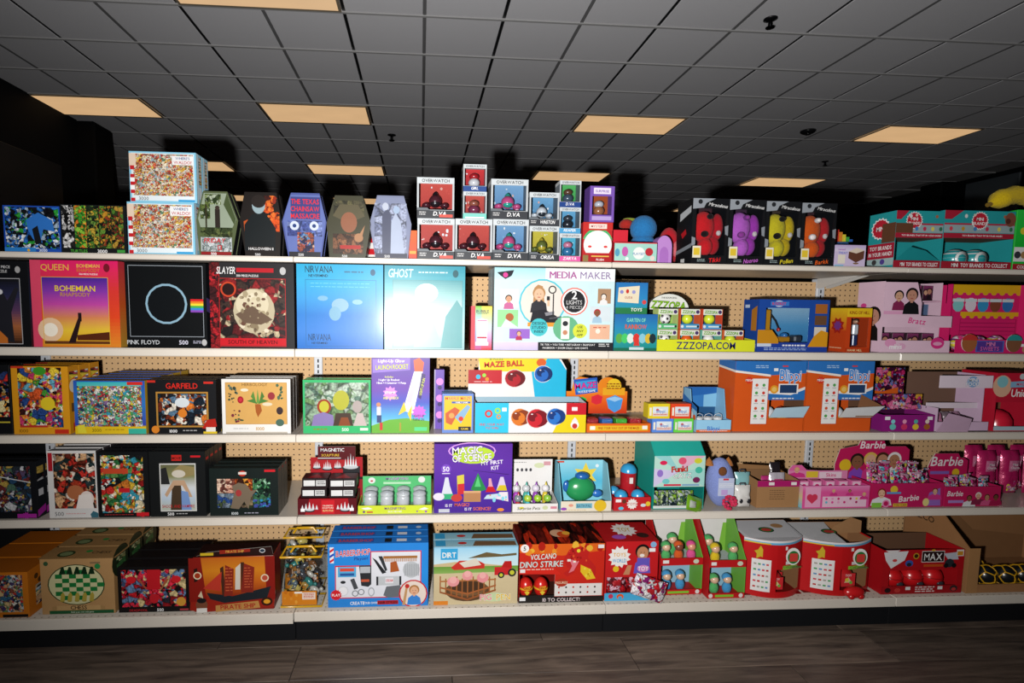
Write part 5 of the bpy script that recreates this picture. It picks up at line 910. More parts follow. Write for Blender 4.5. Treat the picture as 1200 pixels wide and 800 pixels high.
for i in range(3):
    o = thing('toy_bucket', 'white toy bucket with red dots, %s of three' % ('left', 'middle', 'right')[i], 'toy bucket', (xc-w/2+.024+i*.041, Y+.03, z+.003), 0, 'white toy buckets')
    M().lathe([(0, 0), (.014, 0), (.018, .05+.0*(i == 1)), (.0195, .052), (.0175, .053), (.0135, .003), (0, .003)], 0, 0, 0, 'eef2f6', 'plastic', 16).build('pail', o)
    M().tube([(-.018, 0, .052), (-.014, -.004, .064), (0, -.006, .07), (.014, -.004, .064), (.018, 0, .052)], .0012, 'd8dce0', 'plastic', 6).build('handle', o)
    s = M(); [s.ell(-.007+.007*(q % 3), -.0155-.0015*(q//3), .016+.012*(q//3), .0022, .0012, .0022, 'c83a34', 'plastic', 6, 4) for q in range(9)]; s.build('dots', o)['kind'] = 'stuff'
# two big orange and blue displays
def bigdisp(label, p0, p1, pyt, opened):
    Y = YF+.03; xc, w, h, z = slot(2, p0, p1, pyt, Y); d = .12
    t = thing('surprise_display', label, 'display box', (xc, Y, z), 0, 'orange and blue displays')
    m = M(); k = .003; OR = 'dc5a1e'; BL = '2f74c0'; x2 = -w/2+w*.5; z0 = h*.19; z1 = h*.45
    m.box(-w/2, w/2, d-k, d, 0, h, OR); m.box(-w/2, -w/2+k, k, d-k, 0, h, OR); m.box(w/2-k, w/2, k, d-k, 0, h, '6a4a34', 'card'); m.box(-w/2+k, w/2-k, k, d-k, 0, k, OR); m.box(-w/2+k, w/2-k, k, d-k, h-k, h, '5a4a3e', 'card')
    m.box(-w/2, x2, 0, k, 0, h, OR); m.box(x2, w/2, 0, k, 0, z0, OR); m.box(x2, w/2, 0, k, z1, h, OR); m.build('carton', t)
    fp = [R(0, 0, 1, .55, OR), R(0, .55, .5, 1, OR), R(.5, .81, 1, 1, OR), Q(0, 0, 1, 0, 1, .17, .5, .2, 0, .13, BL), Q(0, .13, .5, .19, .5, .22, 0, .16, 'f2ede6'), Q(.48, .46, 1, .4, 1, .55, .48, .55, BL), Q(.48, .42, .8, .44, 1, .36, 1, .4, .8, .48, .48, .46, 'f2ede6'), R(.24, .24, .48, .9, 'f2f0ee'), FR(.24, .24, .48, .9, .008, 'c83a24'), ST(.2, .27, .06, 'd83a24', 8, .7), T('MEGA', .2, .27, .03, 'fff', .1), T('Blippi', .78, .2, .15, '3f8ad8', .3, 0, 'b', -.03, 'f4f6fa'), R(.62, .32, .9, .46, 'f4f4f4'), R(.64, .335, .88, .45, '24406a'), C(.56, .4, .06, 'e8a02a'), C(.56, .4, .035, 'f0c86a'), LN(1, .54, .52, .86, .55, 'f0f0f0', 3), R(.66, .06, .74, .08, 'd83a34'), LN(2, .28, .06, .46, .11, 'a8c8e8', 5), R(.54, .1, .6, .14, 'f4f4f4')]
    for r in range(5):
        for c in range(2): fp += [C(.31+.1*c, .34+.11*r, .022, ('d85a3a', '5aa85a', 'd8423a')[(r+c) % 3]), R(.28+.1*c, .375+.11*r, .34+.1*c, .385+.11*r, 'aaa')]
    panel(t, 'front_print', fp, (-w/2, 0, h), (w, 0, 0), (0, 0, -h), (0, -1, 0))
    panel(t, 'side_print', [R(0, 0, 1, 1, OR), Q(0, 0, 1, 0, 1, .13, 0, .09, BL), Q(0, .09, 1, .13, 1, .16, 0, .12, 'f2ede6')], (-w/2, d, h), (0, -d, 0), (0, 0, -h), (-1, 0, 0))
    fl = M().prism([(x2+.002, z0), (w/2-.002, z0), (w/2+.03*opened, z0+.06), (x2+.01, z0+.05)], -.002, -.0005, 'bfe0f2' if not opened else 'e6e8ea', '8a6a4c').build('torn_flap', t); fl.location = (0, -.03, .01-.0); fl.rotation_euler = (.5, 0, 0); fl.location = (0, z0*.48-.002, z0*(1-.8776)+.004)
    if opened: M().prism([(x2+.07, z0+.006), (w/2, z0+.006), (w/2+.045, z0+.05), (x2+.09, z0+.1)], -.008, -.006, '8a5c3c', mat='card').build('cardboard_flap', t)
    return xc, Y, z, w, h, x2, z0
for q, (lb, a, b_, op) in enumerate((('tall orange and blue display with dome packs, left of two', 858, 940, 0), ('tall orange and blue display with torn-open flap, right of two', 942, 1019, 1))):
    xc, Y, z, w, h, x2, z0 = bigdisp(lb, a, b_, 423, op)
    for i in range(2 if not op else 1):
        o = thing('dome_pack', 'blue and red dome pack inside the %s orange display%s' % (('left', 'right')[q], (', left one', ', right one')[i] if not op else ''), 'toy pack', (xc+x2+.03+.052*i, Y+.045, z+.0032), 0, 'dome packs')
        M().lathe([(0, 0), (.024, 0), (.026, .04), (.0262, .055)], 0, 0, 0, '2f74c0', 'plastic', 16).build('base', o); M().lathe([(.0262, .0552), (.022, .078), (.012, .09), (0, .094)], 0, 0, 0, ('d8dce4', 'c83a34')[i], 'plastic', 16).build('lid', o); M().lathe([(.0266, .04), (.0268, .047), (.0266, .054)], 0, 0, 0, 'e8c83a', 'plastic', 16).build('band', o)
# purple recipe display
Y = YF+.02; xc, w, h, z = slot(2, 1033.5, 1094, 486, Y); d = .14; k = .003
t = thing('mini_food_display', 'magenta counter display with flame-coloured header', 'display box', (xc, Y, z))
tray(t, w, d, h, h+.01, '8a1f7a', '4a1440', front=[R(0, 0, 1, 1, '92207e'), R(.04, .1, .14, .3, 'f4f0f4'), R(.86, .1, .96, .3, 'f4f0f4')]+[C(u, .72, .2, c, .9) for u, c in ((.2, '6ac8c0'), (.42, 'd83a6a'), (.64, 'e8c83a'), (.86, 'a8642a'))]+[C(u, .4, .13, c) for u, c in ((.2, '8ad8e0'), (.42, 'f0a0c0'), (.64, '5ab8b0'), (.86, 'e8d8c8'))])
mp = busy(['8a1450', 'c82a6a', '5a0f3a', 'd8a03a', '3a0c2c', 'e06a9a', '6a7ab8'], 70, 61)
header(t, [(-w/2-.04, h+.012), (w/2, h+.012), (w/2, h+.06), (w*.1, h+.078), (-w/2-.04, h+.07)], d*.45, '7a1450', [B(0, 0, 1, 1, mp), T('Micro', .62, .6, .26, 'f4e8ee', .36), T('Fill The Fridge', .6, .86, .12, 'f0c0d8', .44)], name='inner_card')
header(t, [(-w/2-.042, h+.012), (w/2-.09, h+.012), (w/2-.02, h+.18), (w/2-.04, h+.185), (-w/2-.042, h+.185)], d-.007, '5a0f3c', [B(0, 0, 1, 1, mp), Q(0, .7, .3, .55, .6, .62, .9, .5, .9, 1, 0, 1, 'e0641e'), Q(0, .78, .3, .62, .55, .72, .6, 1, 0, 1, 'e8902a')])
# lilac open display with food packets
Y = YF+.02; xc, w, h, z = slot(2, 1096.5, 1158, 440, Y); d = .15
t = thing('fast_food_display', 'open lilac display box with a white band header', 'display box', (xc, Y, z))
LI = 'dcbcd8'; m = M()
m.box(-w/2, w/2, d-k, d, 0, h, '7a5a4a', 'card'); m.box(-w/2, -w/2+k, 0, d-k, 0, h*.42, LI); m.box(w/2-k, w/2, .03, d-k, 0, h, LI); m.box(-w/2+k, w/2-k, 0, d-k, 0, k, LI); m.box(-w/2+k, w/2-k, 0, k, 0, .04, LI); m.box(-w/2, w/2-k, .0, k, h*.78, h, 'f0e0ee'); m.box(-w/2, w/2-k, .05, .053, h*.38, h*.48, 'ecdcea'); m.build('carton', t)
panel(t, 'band_print', [R(0, 0, 1, 1, 'eddcea'), C(.62, .5, .5, '8ab0dc', .9), T('MINI', .62, .34, .3, 'fff', .26, ol='4a6ab0'), T('FOOD', .62, .68, .3, 'fff', .28, ol='4a6ab0')], (-w/2, 0, h), (w, 0, 0), (0, 0, -h*.22), (0, -1, 0))
fl_ = M().prism([(-w/2, .0), (w*.1, .0), (w*.0, .07), (-w/2, .1)], -.0025, -.0005, 'dcb8d4', 'c8a0c0').build('open_flap', t); fl_.rotation_euler = (.5, 0, 0)
for i in range(4):
    rd = random.Random(i); o = thing('foil_packet', 'pink and grey foil packet in the lilac display, %s' % ('leftmost', 'second from left', 'third from left', 'rightmost')[i], 'packet', (xc-w/2+.04+.043*i, Y+.075, z+.0035), 0, 'foil packets in lilac display')
    M().pillow(0, 0, .034, .036, .064, .02, ('b8a8b4', 'd88ab0', '8a7a84', 'e0a8c8')[i], 'foil', 6, 6, .35, 0, i).build('pouch', o); M().box(-.017, .017, .012, .0128, .0645, .0685, 'd8d0d8', 'foil').build('seal', o).rotation_euler = (-.35, 0, 0)
# red unicorn display
xc, w, h, z = slot(2, 1163, 1215, 437, Y)
t = thing('unicorn_display', 'bright red display carton with a lower opening, right end', 'display box', (xc, Y, z)); RD = 'c81f38'
m = M(); m.box(-w/2, w/2, d-k, d, 0, h, '8a5a40', 'card'); m.box(-w/2, -w/2+k, .0, d-k, 0, h, RD); m.box(w/2-k, w/2, 0, d-k, 0, h, RD); m.box(-w/2+k, w/2-k, 0, d-k, 0, k, RD); m.box(-w/2+k, w/2-k, 0, d-k, h-k, h, RD); m.box(-w/2+k, w/2-k, 0, k, h*.5, h-k, RD); m.box(-w/2+k, w/2-k, 0, k, k, .02, 'b8d0dc'); m.build('carton', t)
panel(t, 'front_print', [R(0, 0, 1, 1, RD), C(.12, .45, .34, 'e8b89a', 1.1), C(.12, .3, .2, '8ac8d0'), Q(.3, .3, .95, .24, .95, .46, .3, .5, '8ab8d8'), T('MAGICAL', .62, .38, .1, 'e03a6a', .5), T('Unicorn', .64, .68, .26, 'fff', .6, .1), C(.55, .12, .1, 'c8d0d4')], (-w/2, 0, h), (w, 0, 0), (0, 0, -h*.5), (0, -1, 0))
o = thing('dome_pack', 'shiny red dome pack in the rightmost red display', 'toy pack', (xc-.02, Y+.06, z+.0035), 0, 'dome packs')
M().lathe([(0, 0), (.05, 0), (.052, .014)], 0, 0, 0, 'c8dce4', 'plastic', 20).build('base', o); M().lathe([(.052, .0142), (.05, .04), (.036, .066), (.016, .078), (0, .08)], 0, 0, 0, 'd81f3a', 'plastic', 20).build('lid', o)

# ================================================================ fourth shelf
cb = busy(['15171c', '2a3038', '5a4a6a', 'c8c8cc', '6a2a2a', '4a6a5a', 'b89a4a', '1c1f26', '2a4a6a'], 66, 71)
pz('black comic-strip puzzle box with purple splash, left edge', 3, -42, 45, 541, .043, 2, [R(0, 0, 1, 1, '15161a'), B(.0, .08, .92, .88, cb), Q(.0, .12, .92, .36, .92, .375, 0, .135, 'd8d8da'), Q(.45, .3, .5, .3, .46, .62, .41, .62, 'c8c8cc'), R(0, .62, .5, .64, 'c8c8cc'), ST(.84, .95, .07, 'a82a9a', 9, .6), R(.72, .92, .98, .99, 'a82a9a')], '15161a', [R(0, 0, 1, 1, '1d1f24'), B(.1, .1, .9, .35, cb), R(.2, .5, .8, .62, 'c8c8cc'), Q(0, .86, 1, .8, 1, .92, 0, .98, 'a82a9a')], ct='1d1e22')
pz('white-edged puzzle box of furry creatures and red shapes', 3, 58.5, 115.5, 528, .045, 3, [R(0, 0, 1, 1, 'dcdad8'), B(.12, .04, .97, .86, busy(['3a1a14', 'a83a24', '1a2a2a', 'd8a87a', '6a2a1e', '2a3a3c', 'e8d8c8', 'c8342a'], 50, 72)), C(.55, .62, .12, 'b06a44', .9), C(.78, .72, .1, 'e8d8d0', 1.2), Q(.55, .86, .62, .66, .86, .64, .92, .86, 'efe6e0'), T('500', .2, .94, .06, '4a4a4e', .18, st='n'), LN(1, .34, .93, .74, .96, 'd8a8a8', 3), R(.02, .03, .11, .3, 'b01f2a'), Q(.84, .95, .9, .9, 1, .93, 1, 1, .86, 1, '3a6a7a')], 'd4d2d0', [R(0, 0, 1, 1, '3a3436')], ct='8a8a8c')
pz('black puzzle box of horror comic covers, red foot badge', 3, 117, 175.5, 529.5, .045, 3, [R(0, 0, 1, 1, '141517'), B(.06, .05, .9, .93, busy(['c8302a', 'e8d8b0', '2a6a3a', 'e0b83a', '1a1a1c', '5a8a4a', 'e8e8e0', '3a9ab0', 'c8742a', '8a1a1a'], 58, 73)), R(.1, .25, .6, .33, 'c8482a'), R(.4, .55, .62, .62, 'c8202a'), LN(1, .1, .955, .7, .975, 'b03030', 3), ST(.86, .96, .05, 'd0202a', 9, .6), R(.74, .93, .99, .985, 'd0202a')], '141517', [R(0, 0, 1, 1, '1e1e20')], ct='26262a')
pz('black puzzle box with framed film-poster picture', 3, 177, 242, 529, .041, 4, [R(0, 0, 1, 1, '17191a'), R(.18, .18, .83, .92, 'd8d8d4'), G(.2, .2, .81, .9, ['6a6a4a', '8a8a5a', 'd8dce0', 'c0d0e0', 'b8c0b0'], 10), Q(.2, .5, .2, .26, .3, .24, .36, .5, '2a2a2a'), Q(.4, .3, .55, .2, .81, .24, .8, .36, .6, .4, '9a8a5a'), C(.52, .34, .1, 'd8d0c0', .6), Q(.36, .9, .4, .5, .55, .46, .6, .9, '4a3a2a'), Q(.26, .66, .42, .44, .62, .44, .76, .7, .7, .7, .58, .52, .44, .52, .3, .7, 'c8a484'), Q(.56, .9, .56, .6, .68, .62, .74, .9, '7a9ad0'), T('SHOCK AND VAMPIRE', .5, .84, .045, 'b81f24', .58), R(.4, .05, .58, .14, 'c82a24'), T('MOVIE', .49, .1, .04, '2a0a0a', .16), T('500', .36, .96, .045, 'fff', .12), LN(1, .46, .95, .66, .975, 'bbb', 3), R(.74, .06, .92, .09, 'd0202a')], '17191a', [R(0, 0, 1, 1, '232628'), R(.2, .1, .8, .14, 'd0202a')], ct='2a2c2e')
pz('dark green-black puzzle box with a roaring dinosaur', 3, 246.5, 326.5, 548.5, .044, 3, [R(0, 0, 1, 1, '17211f'), C(.48, .11, .075, 'c83a24', .8), R(.42, .08, .54, .13, 'e8e0d8'), R(.8, .03, .96, .08, 'd0202a')]+[B(.11+.26*(i % 3), .22+.31*(i//3), .11+.26*(i % 3)+.255, .22+.31*(i//3)+.3, busy(p, 60, 75+i)) for i, p in enumerate((['d8a08a', '8a4a3a', 'e8c8b0', '6a3a34'], ['d8642a', 'e8a03a', '3a1a10', '8a3a1a'], ['1a3a2a', '4a8a5a', '0f1f18', '9ac8a8'], ['4a5a3a', '2a4a8a', '6a7a8a', '8a9aa8'], ['5a4a3a', '3a4a2a', '8a7a5a', '2a2a20'], ['2a8ab0', '3a6a4a', '4a5ab0', '1a2a2a']))]+[Q(.3, .84, .36, .5, .32, .38, .42, .3, .54, .34, .6, .48, .7, .44, .6, .6, .56, .86, .5, .7, .42, .86, '7a6a58'), C(.42, .52, .06, 'a83a3a', 1.2), T('1000', .36, .95, .055, 'dfe6e8', .18), LN(1, .5, .935, .72, .97, 'aab', 3)], '17211f', [R(0, 0, 1, 1, '8a8478'), R(.1, .02, .9, .98, '7a746a'), R(.3, .05, .7, .09, 'd0202a')], ct='2a322e')
# magnetic sculpture display
Y = YF+.02; xc, w, h, z = slot(3, 349, 418, 584, Y); d = .12; k = .0025
t = thing('magnet_display', 'dark red counter tray printed with magnetic chip sculptures', 'display box', (xc, Y, z))
chip = lambda u, v, s: ('L', [C(u, v+.16*s, .26*s, '2a2a2e', .35), C(u, v+.12*s, .22*s, 'c8ccd0', .3)]+[Q(u+a*s*.05-.02*s, v+.1*s, u+a*s*.05, v-.3*s+abs(a)*.08*s, u+a*s*.05+.02*s, v+.1*s, 'e2e6ea') for a in (-2, -1, 0, 1, 2)])
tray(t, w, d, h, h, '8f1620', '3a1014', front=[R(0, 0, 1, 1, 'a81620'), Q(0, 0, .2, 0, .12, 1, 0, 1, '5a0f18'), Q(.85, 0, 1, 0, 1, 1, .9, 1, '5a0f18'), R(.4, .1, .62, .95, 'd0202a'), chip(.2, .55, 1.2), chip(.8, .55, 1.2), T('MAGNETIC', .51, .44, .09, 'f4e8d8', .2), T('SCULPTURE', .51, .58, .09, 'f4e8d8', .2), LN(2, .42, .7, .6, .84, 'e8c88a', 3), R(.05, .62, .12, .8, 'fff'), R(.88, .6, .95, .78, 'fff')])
def magpack(label, x, y, zz, rz=0, w=.1):
    o = thing('magnet_pack', label, 'toy pack', (x, y, zz), rz, 'magnet toy packs')
    M().box(-w/2, w/2, 0, .07, 0, .038, '241418', 'print', .0015, top='3a141a').build('body', o); panel(o, 'front_print', [R(0, 0, 1, 1, '241a1c'), R(.06, .22, .5, .82, 'e6e6e6'), R(.54, .22, .92, .82, 'dadada'), LN(2, .58, .34, .9, .74, '555', 3)], (-w/2, 0, .038), (w, 0, 0), (0, 0, -.038), (0, -1, 0))
    panel(o, 'top_print', [R(0, 0, 1, 1, '4a141c'), Q(.2, .9, .5, .2, .8, .9, 'b01f28')], (-w/2, .07, .038), (w, 0, 0), (0, -.07, 0), (0, 0, 1))
tz = z+h
magpack('dark magnet pack lying on the right of the red tray', xc+.058, Y+.008, tz+.0008)
magpack('dark magnet pack lying on the left of the red tray', xc-.054, Y+.012, tz+.0008)
magpack('dark magnet pack on top of the left one', xc-.05, Y+.014, tz+.0398)
magpack('dark magnet pack standing further back on the right', xc+.06, Y+.008, tz+.0398, 0, .108)
zb = ZS[3]+.0006; Yh = Y+d+.004
x0, x1 = BX(364, Yh, .62), BX(425, Yh, .62); cx = (x0+x1)/2; W = x1-x0; zt = HZ(523, cx, Yh)-zb; zm = HZ(540, cx, Yh)-zb
t = thing('magnet_header', 'stepped red header card reading magnetic sculpture', 'display card', (cx, Yh, zb))
header(t, [(-W/2, 0), (W/2, 0), (W/2, zm), (W*.36, zm), (W*.36, zt), (-W*.36, zt), (-W*.36, zm), (-W/2, zm)], 0, '9a1a22', [R(0, .32, 1, 1, 'b01c24'), R(.14, .0, .86, .4, '5a1018'), T('MAGNETIC', .42, .1, .1, 'f0f0f0', .54), T('SCULPTURE', .38, .26, .07, 'e8c03a', .46), R(.14, .34, .58, .36, 'f0f0f0'), chip(.12, .56, .5), chip(.32, .58, .6), chip(.52, .56, .5), Q(.62, .98, .62, .6, .95, .6, .95, .98, '23262a'), chip(.77, .5, 1.0), R(.0, .92, 1, 1, '2a1216')], box=(-W/2, W/2, zt*.42, zt), th=.006)
# magnifier display
xc, w, h, z = slot(3, 419.5, 506, 592, Y); d = .13
t = thing('magnifier_display', 'lime and mint counter display of clear magnifier jars', 'display box', (xc, Y, z))
tray(t, w, d, h, h, 'cfe03a', '8ac8a0', front=[R(0, 0, 1, 1, 'd4e43a'), T('MAGNIFYING', .5, .36, .3, '7a3a9a', .38), T('BUG VIEWER', .5, .74, .2, 'f4f4e8', .3, st='b'), Q(.04, .3, .14, .2, .2, .4, .1, .5, 'f4f0f0'), R(.12, .7, .2, .86, 'c83a3a'), C(.08, .74, .14, '6a3a8a'), Q(.82, .5, .9, .25, .96, .45, .88, .6, 'f4f0f0'), C(.92, .78, .14, 'a05ac0'), C(.8, .74, .1, '8a4ab0')])
hh = HZ(557, xc, Y+d)-z
header(t, [(-w/2+.006, 0), (w/2-.001, 0), (w/2-.001, hh), (-w/2+.006, hh)], d-.006, '5ac47a', [R(0, 0, 1, 1, '5ac47a'), T('MAGNIFYING', .5, .1, .1, '8a3aa8', .5, ol='d8f0d0'), C(.13, .16, .13, 'e8ecea', .9), C(.13, .18, .05, 'c82a2a', .6), C(.86, .14, .13, 'e8ecea', .9), R(.3, .22, .7, .3, 'b8e8c0')])
for i in range(4):
    for j in range(2):
        o = thing('magnifier_jar', 'clear magnifier jar with purple base, %s row, %s' % (('front', 'back')[j], ('first from left', 'second from left', 'third from left', 'fourth from left')[i]), 'toy jar', (xc-w/2+.045+i*.066, Y+.034+j*.056, z+.0032), 0, 'clear magnifier jars')
        M().lathe([(0, 0), (.024, 0), (.025, .012), (.023, .014)], 0, 0, 0, ('6a3a9a', '3a8a5a', 'd8782a', '5a5a62')[(i+j) % 4], 'plastic', 16).build('base', o); M().lathe([(.0235, .0142), (.026, .03), (.026, .052), (.022, .06)], 0, 0, 0, 'd8dce0', 'clear_grey', 16).build('jar', o)
        M().lathe([(.0225, .0602), (.027, .062), (.027, .07), (.018, .076), (0, .079)], 0, 0, 0, 'd0d4d8', 'clear_grey', 16).build('lens_lid', o)
MS = [G(0, 0, 1, 1, ['5a2a9a', '6030a4', '5028a0', '4a2a94'], 10), C(.48, .1, .34, 'd89ae8', .36), C(.48, .1, .32, '5a2a9a', .34), C(.5, .16, .3, 'b8d83a', .42), T('MAGIC', .42, .09, .1, 'f4f0f8', .42, 0, 'b', .05, '3a1a6a'), T('OF SCIENCE', .48, .2, .1, 'f4f0f8', .5, 0, 'b', .05, '3a1a6a'), T('MY FIRST', .74, .27, .055, 'f4f0f8', .28, 0, 'b', .08), T('KIT', .78, .345, .055, 'f4f0f8', .12, 0, 'b', .08), C(.15, .36, .07, '7a4ac0'), T('50', .15, .36, .07, 'f4f0f8'), R(.1, .42, .2, .43, 'f4f0f8'), Q(.14, .48, .18, .48, .2, .6, .26, .8, .08, .8, .12, .6, 'd8dce8'), Q(.11, .72, .24, .72, .26, .8, .08, .8, '3ab07a'), Q(.29, .46, .38, .44, .39, .72, .3, .74, 'd8c84a'), Q(.3, .58, .385, .57, .39, .72, .3, .74, 'd0303a'), Q(.47, .66, .56, .42, .67, .66, .57, .7, '2a8a4a'), Q(.52, .62, .56, .46, .6, .62, '5ac87a'), Q(.7, .5, .73, .5, .75, .6, .8, .7, .66, .7, .7, .6, 'e0a0b0'), Q(.69, .62, .76, .62, .8, .7, .66, .7, 'c81f2a'), Q(.85, .48, .89, .48, .94, .68, .8, .68, 'd8c8e8'), Q(.84, .6, .92, .6, .94, .68, .8, .68, 'd8c02a'), R(.38, .68, .6, .84, 'b8845a'), R(.38, .68, .6, .71, 'd8a87a'), C(.29, .78, .08, 'c8403a', .7), Q(.64, .8, .68, .74, .84, .72, .84, .8, 'c8e0e8'), Q(.8, .8, .84, .7, .95, .7, .96, .84, 'e8e0e8'), SC(10, ['d88a5a', '8ad8e8', 'e8c8e8'], .68, .73, .94, .82, .02, 2), C(.06, .76, .08, 'e8e0f0', .7), T('IS IT', .19, .89, .04, 'f4f0f8'), T('MAGIC?', .36, .88, .045, 'e8702a', .2), T('IS IT', .44, .945, .04, 'f4f0f8'), T('SCIENCE?', .62, .94, .045, 'e8702a', .24), R(.06, .94, .2, .99, 'c8ccd8'), C(.86, .96, .05, 'e8903a', .5), Q(.5, .38, .96, .44, .96, .45, .5, .385, '3a1a6a')]
carton('science_kit_box', 'large purple science kit box with flasks and gems', 'toy box', 3, 508.5, 599, 520, .09, 1, front=MS, right=[R(0, 0, 1, 1, '5a2f9a'), LN(6, .2, .1, .8, .5, '7a5ab8', 3)], col='5a2a98', lid=False)
# white figurine display
Y = YF+.02; xc, w, h, z = slot(3, 600.5, 653.5, 590, Y); d = .11
t = thing('figurine_display', 'white counter display of little hooded figurines', 'display box', (xc, Y, z))
tray(t, w, d, h, h+.02, 'ece8e4', 'd8d4d0', front=[R(0, 0, 1, 1, 'ece9e6'), C(.2, .5, .3, 'e8e04a', .5), T('Surprise Pets', .36, .55, .36, '5a5a3a', .6, .2), C(.72, .5, .35, 'd0d8a8', .7), R(.84, .35, .98, .65, 'd88a9a')])
hh = HZ(537.5, xc, Y+d)-z
header(t, [(-w/2, 0), (w/2, 0), (w/2, hh), (-w/2, hh)], d-.006, 'f0eeec', [R(0, 0, 1, 1, 'f0eeec'), LN(1, .06, .06, .4, .09, '888', 3), C(.7, .14, .12, 'd8e0b8', .5), R(.8, .05, .96, .14, 'd8a0a8')]+[C(.2+.1*i, .24, .03, '4a4a50', 1.3) for i in range(4)])
for i in range(4):
    for j in range(2):
        c1, c2 = ((('e8e4ea', 'b04ac0'), ('d8dce0', '4ab0a0'), ('e8e0f0', '9a4ab8'), ('f0ecf0', 'e0c83a')), (('8a949a', 'c8323a'), ('b8d84a', '4ac0d8'), ('a8d83a', '2a2a30'), ('9ad04a', '23252a')))[1-j][i]
        o = thing('hooded_figurine', 'tiny hooded figurine in the white display, %s row, %s' % (('front', 'back')[j], ('first from left', 'second from left', 'third from left', 'fourth from left')[i]), 'figurine', (xc-w/2+.027+i*.041, Y+.03+.04*j, z+.003), 0, 'hooded figurines')
        b0 = .028*j
        M().lathe([(0, 0), (.013, 0), (.014, .01+b0), (.011, .024+b0), (.004, .03+b0)], 0, 0, 0, c2, 'plastic', 12).build('body', o); M().ell(0, 0, .043+b0, .0165, .0155, .0155, c1, 'plastic', 12, 8).build('hood', o); M().lathe([(.006, 0), (.002, .014), (0, .016)], .002, 0, .056+b0, c2, 'plastic', 8).build('horn', o)
# fish bath toy box
Y = YF+.02; xc, w, h, z = slot(3, 657, 716, 547.5, Y); d = .11
t = thing('bath_fish_box', 'slant-sided aqua box with a green toy fish in front', 'toy box', (xc, Y, z))
m = M(); kk = .0025
m.box(-w/2, w/2, d-kk, d, 0, h, '6acbe4'); yz(m, [(0, 0), (d-kk, 0), (d-kk, h), (d*.55, h), (0, .05)], -w/2, -w/2+kk, '8ad4ea'); yz(m, [(0, 0), (d-kk, 0), (d-kk, h), (d*.55, h), (0, .05)], w/2-kk, w/2, '9adcee'); m.box(-w/2+kk, w/2-kk, 0, d-kk, 0, kk, '8ad4ea'); m.box(-w/2+kk, w/2-kk, 0, kk, kk, .042, 'ece0c8'); m.build('carton', t)
panel(t, 'front_print', [R(0, 0, 1, 1, 'ece2cc'), R(.3, .2, .62, .7, '7ab8c8'), T('BATH PAL', .46, .46, .3, '3a6a8a', .28), C(.06, .75, .3, '9a4ab8', .5), C(.2, .4, .24, 'e8a08a', .6), LN(1, .1, .84, .5, .94, 'c8a87a', 3)], (-w/2, 0, .042), (w, 0, 0), (0, 0, -.042), (0, -1, 0))
panel(t, 'backdrop', [G(0, 0, 1, 1, ['9adcee', '5ac0e0', '8ad8ea']), ST(.64, .36, .3, 'f0d84a', 6, .5), R(.02, .02, .18, .06, 'd8482a'), C(.88, .14, .04, 'e8f4f8')], (-w/2+kk, d-kk, h), (w-2*kk, 0, 0), (0, 0, -h), (0, -1, 0))
o = M().ell(-.012, .05, .078, .062, .036, .052, '2a9a5a', 'plastic', 20, 12).build('fish_body', t)
M().ell(-.005, .05, .132, .03, .024, .016, '2a6ab8', 'plastic', 14, 8).build('top_fin', t); M().ell(.058, .04, .06, .022, .012, .016, '2f74c8', 'plastic', 12, 8).build('side_fin', t); M().ell(-.072, .045, .09, .014, .01, .024, '2a6ab8', 'plastic', 12, 8).build('tail_fin', t)
header(t, dome(.058, .024, .026, .024, 0, 360, 18)[:-1], -.003, 'e8c02a', None, name='round_badge', th=.002)
# red and blue capsule display
xc, w, h, z = slot(3, 719, 762, 582.5, Y); d = .15
t = thing('capsule_display', 'red counter tray with starburst front and blue-lidded capsules', 'display box', (xc, Y, z))
tray(t, w, d, h, h, 'c8242c', '8a1a20', front=[R(0, 0, 1, 1, 'c8262c'), ST(.5, .5, .42, 'f4f0ec', 12, .75), T('TOYS', .5, .5, .2, 'c83a2a', .24), C(.8, .6, .2, 'd8e0e8', .6), C(.93, .5, .18, 'e8c83a'), R(.05, .14, .2, .36, 'f4f0f0'), C(.2, .82, .2, '5ac8e8', .6), C(.28, .3, .16, '6a3a2a')])
def cup(label, x, y, zz, s=1, tall=1):
    o = thing('toy_capsule', label, 'toy capsule', (x, y, zz), 0, 'blue-lidded red capsules')
    M().lathe([(0, 0), (.022*s, 0), (.025*s, .012*s), (.0265*s, .045*s*tall)], 0, 0, 0, 'b81f2a', 'plastic', 18).build('cup', o); M().lathe([(r_, q+.045*s*(tall-1)) for r_, q in [(.027*s, .0455*s), (.026*s, .056*s), (.018*s, .068*s), (.006*s, .073*s), (0, .0735*s)]], 0, 0, 0, '3aa8e0', 'plastic', 18).build('lid', o); M().box(-.006*s, .006*s, -.0278*s, -.0262*s, .045*s*tall-.033*s, .045*s*tall-.013*s, 'f0ece8').build('sticker', o)
cup('blue-lidded red capsule, front left in the red tray', xc-.035, Y+.035, z+.0032); cup('blue-lidded red capsule, front right in the red tray', xc+.037, Y+.035, z+.0032)
cup('blue-lidded red capsule, tall one at the back centre', xc+.02, Y+.1, z+.0032, 1.25, 2.3); cup('blue-lidded red capsule, back left corner', xc-.045, Y+.092, z+.0032, .95)
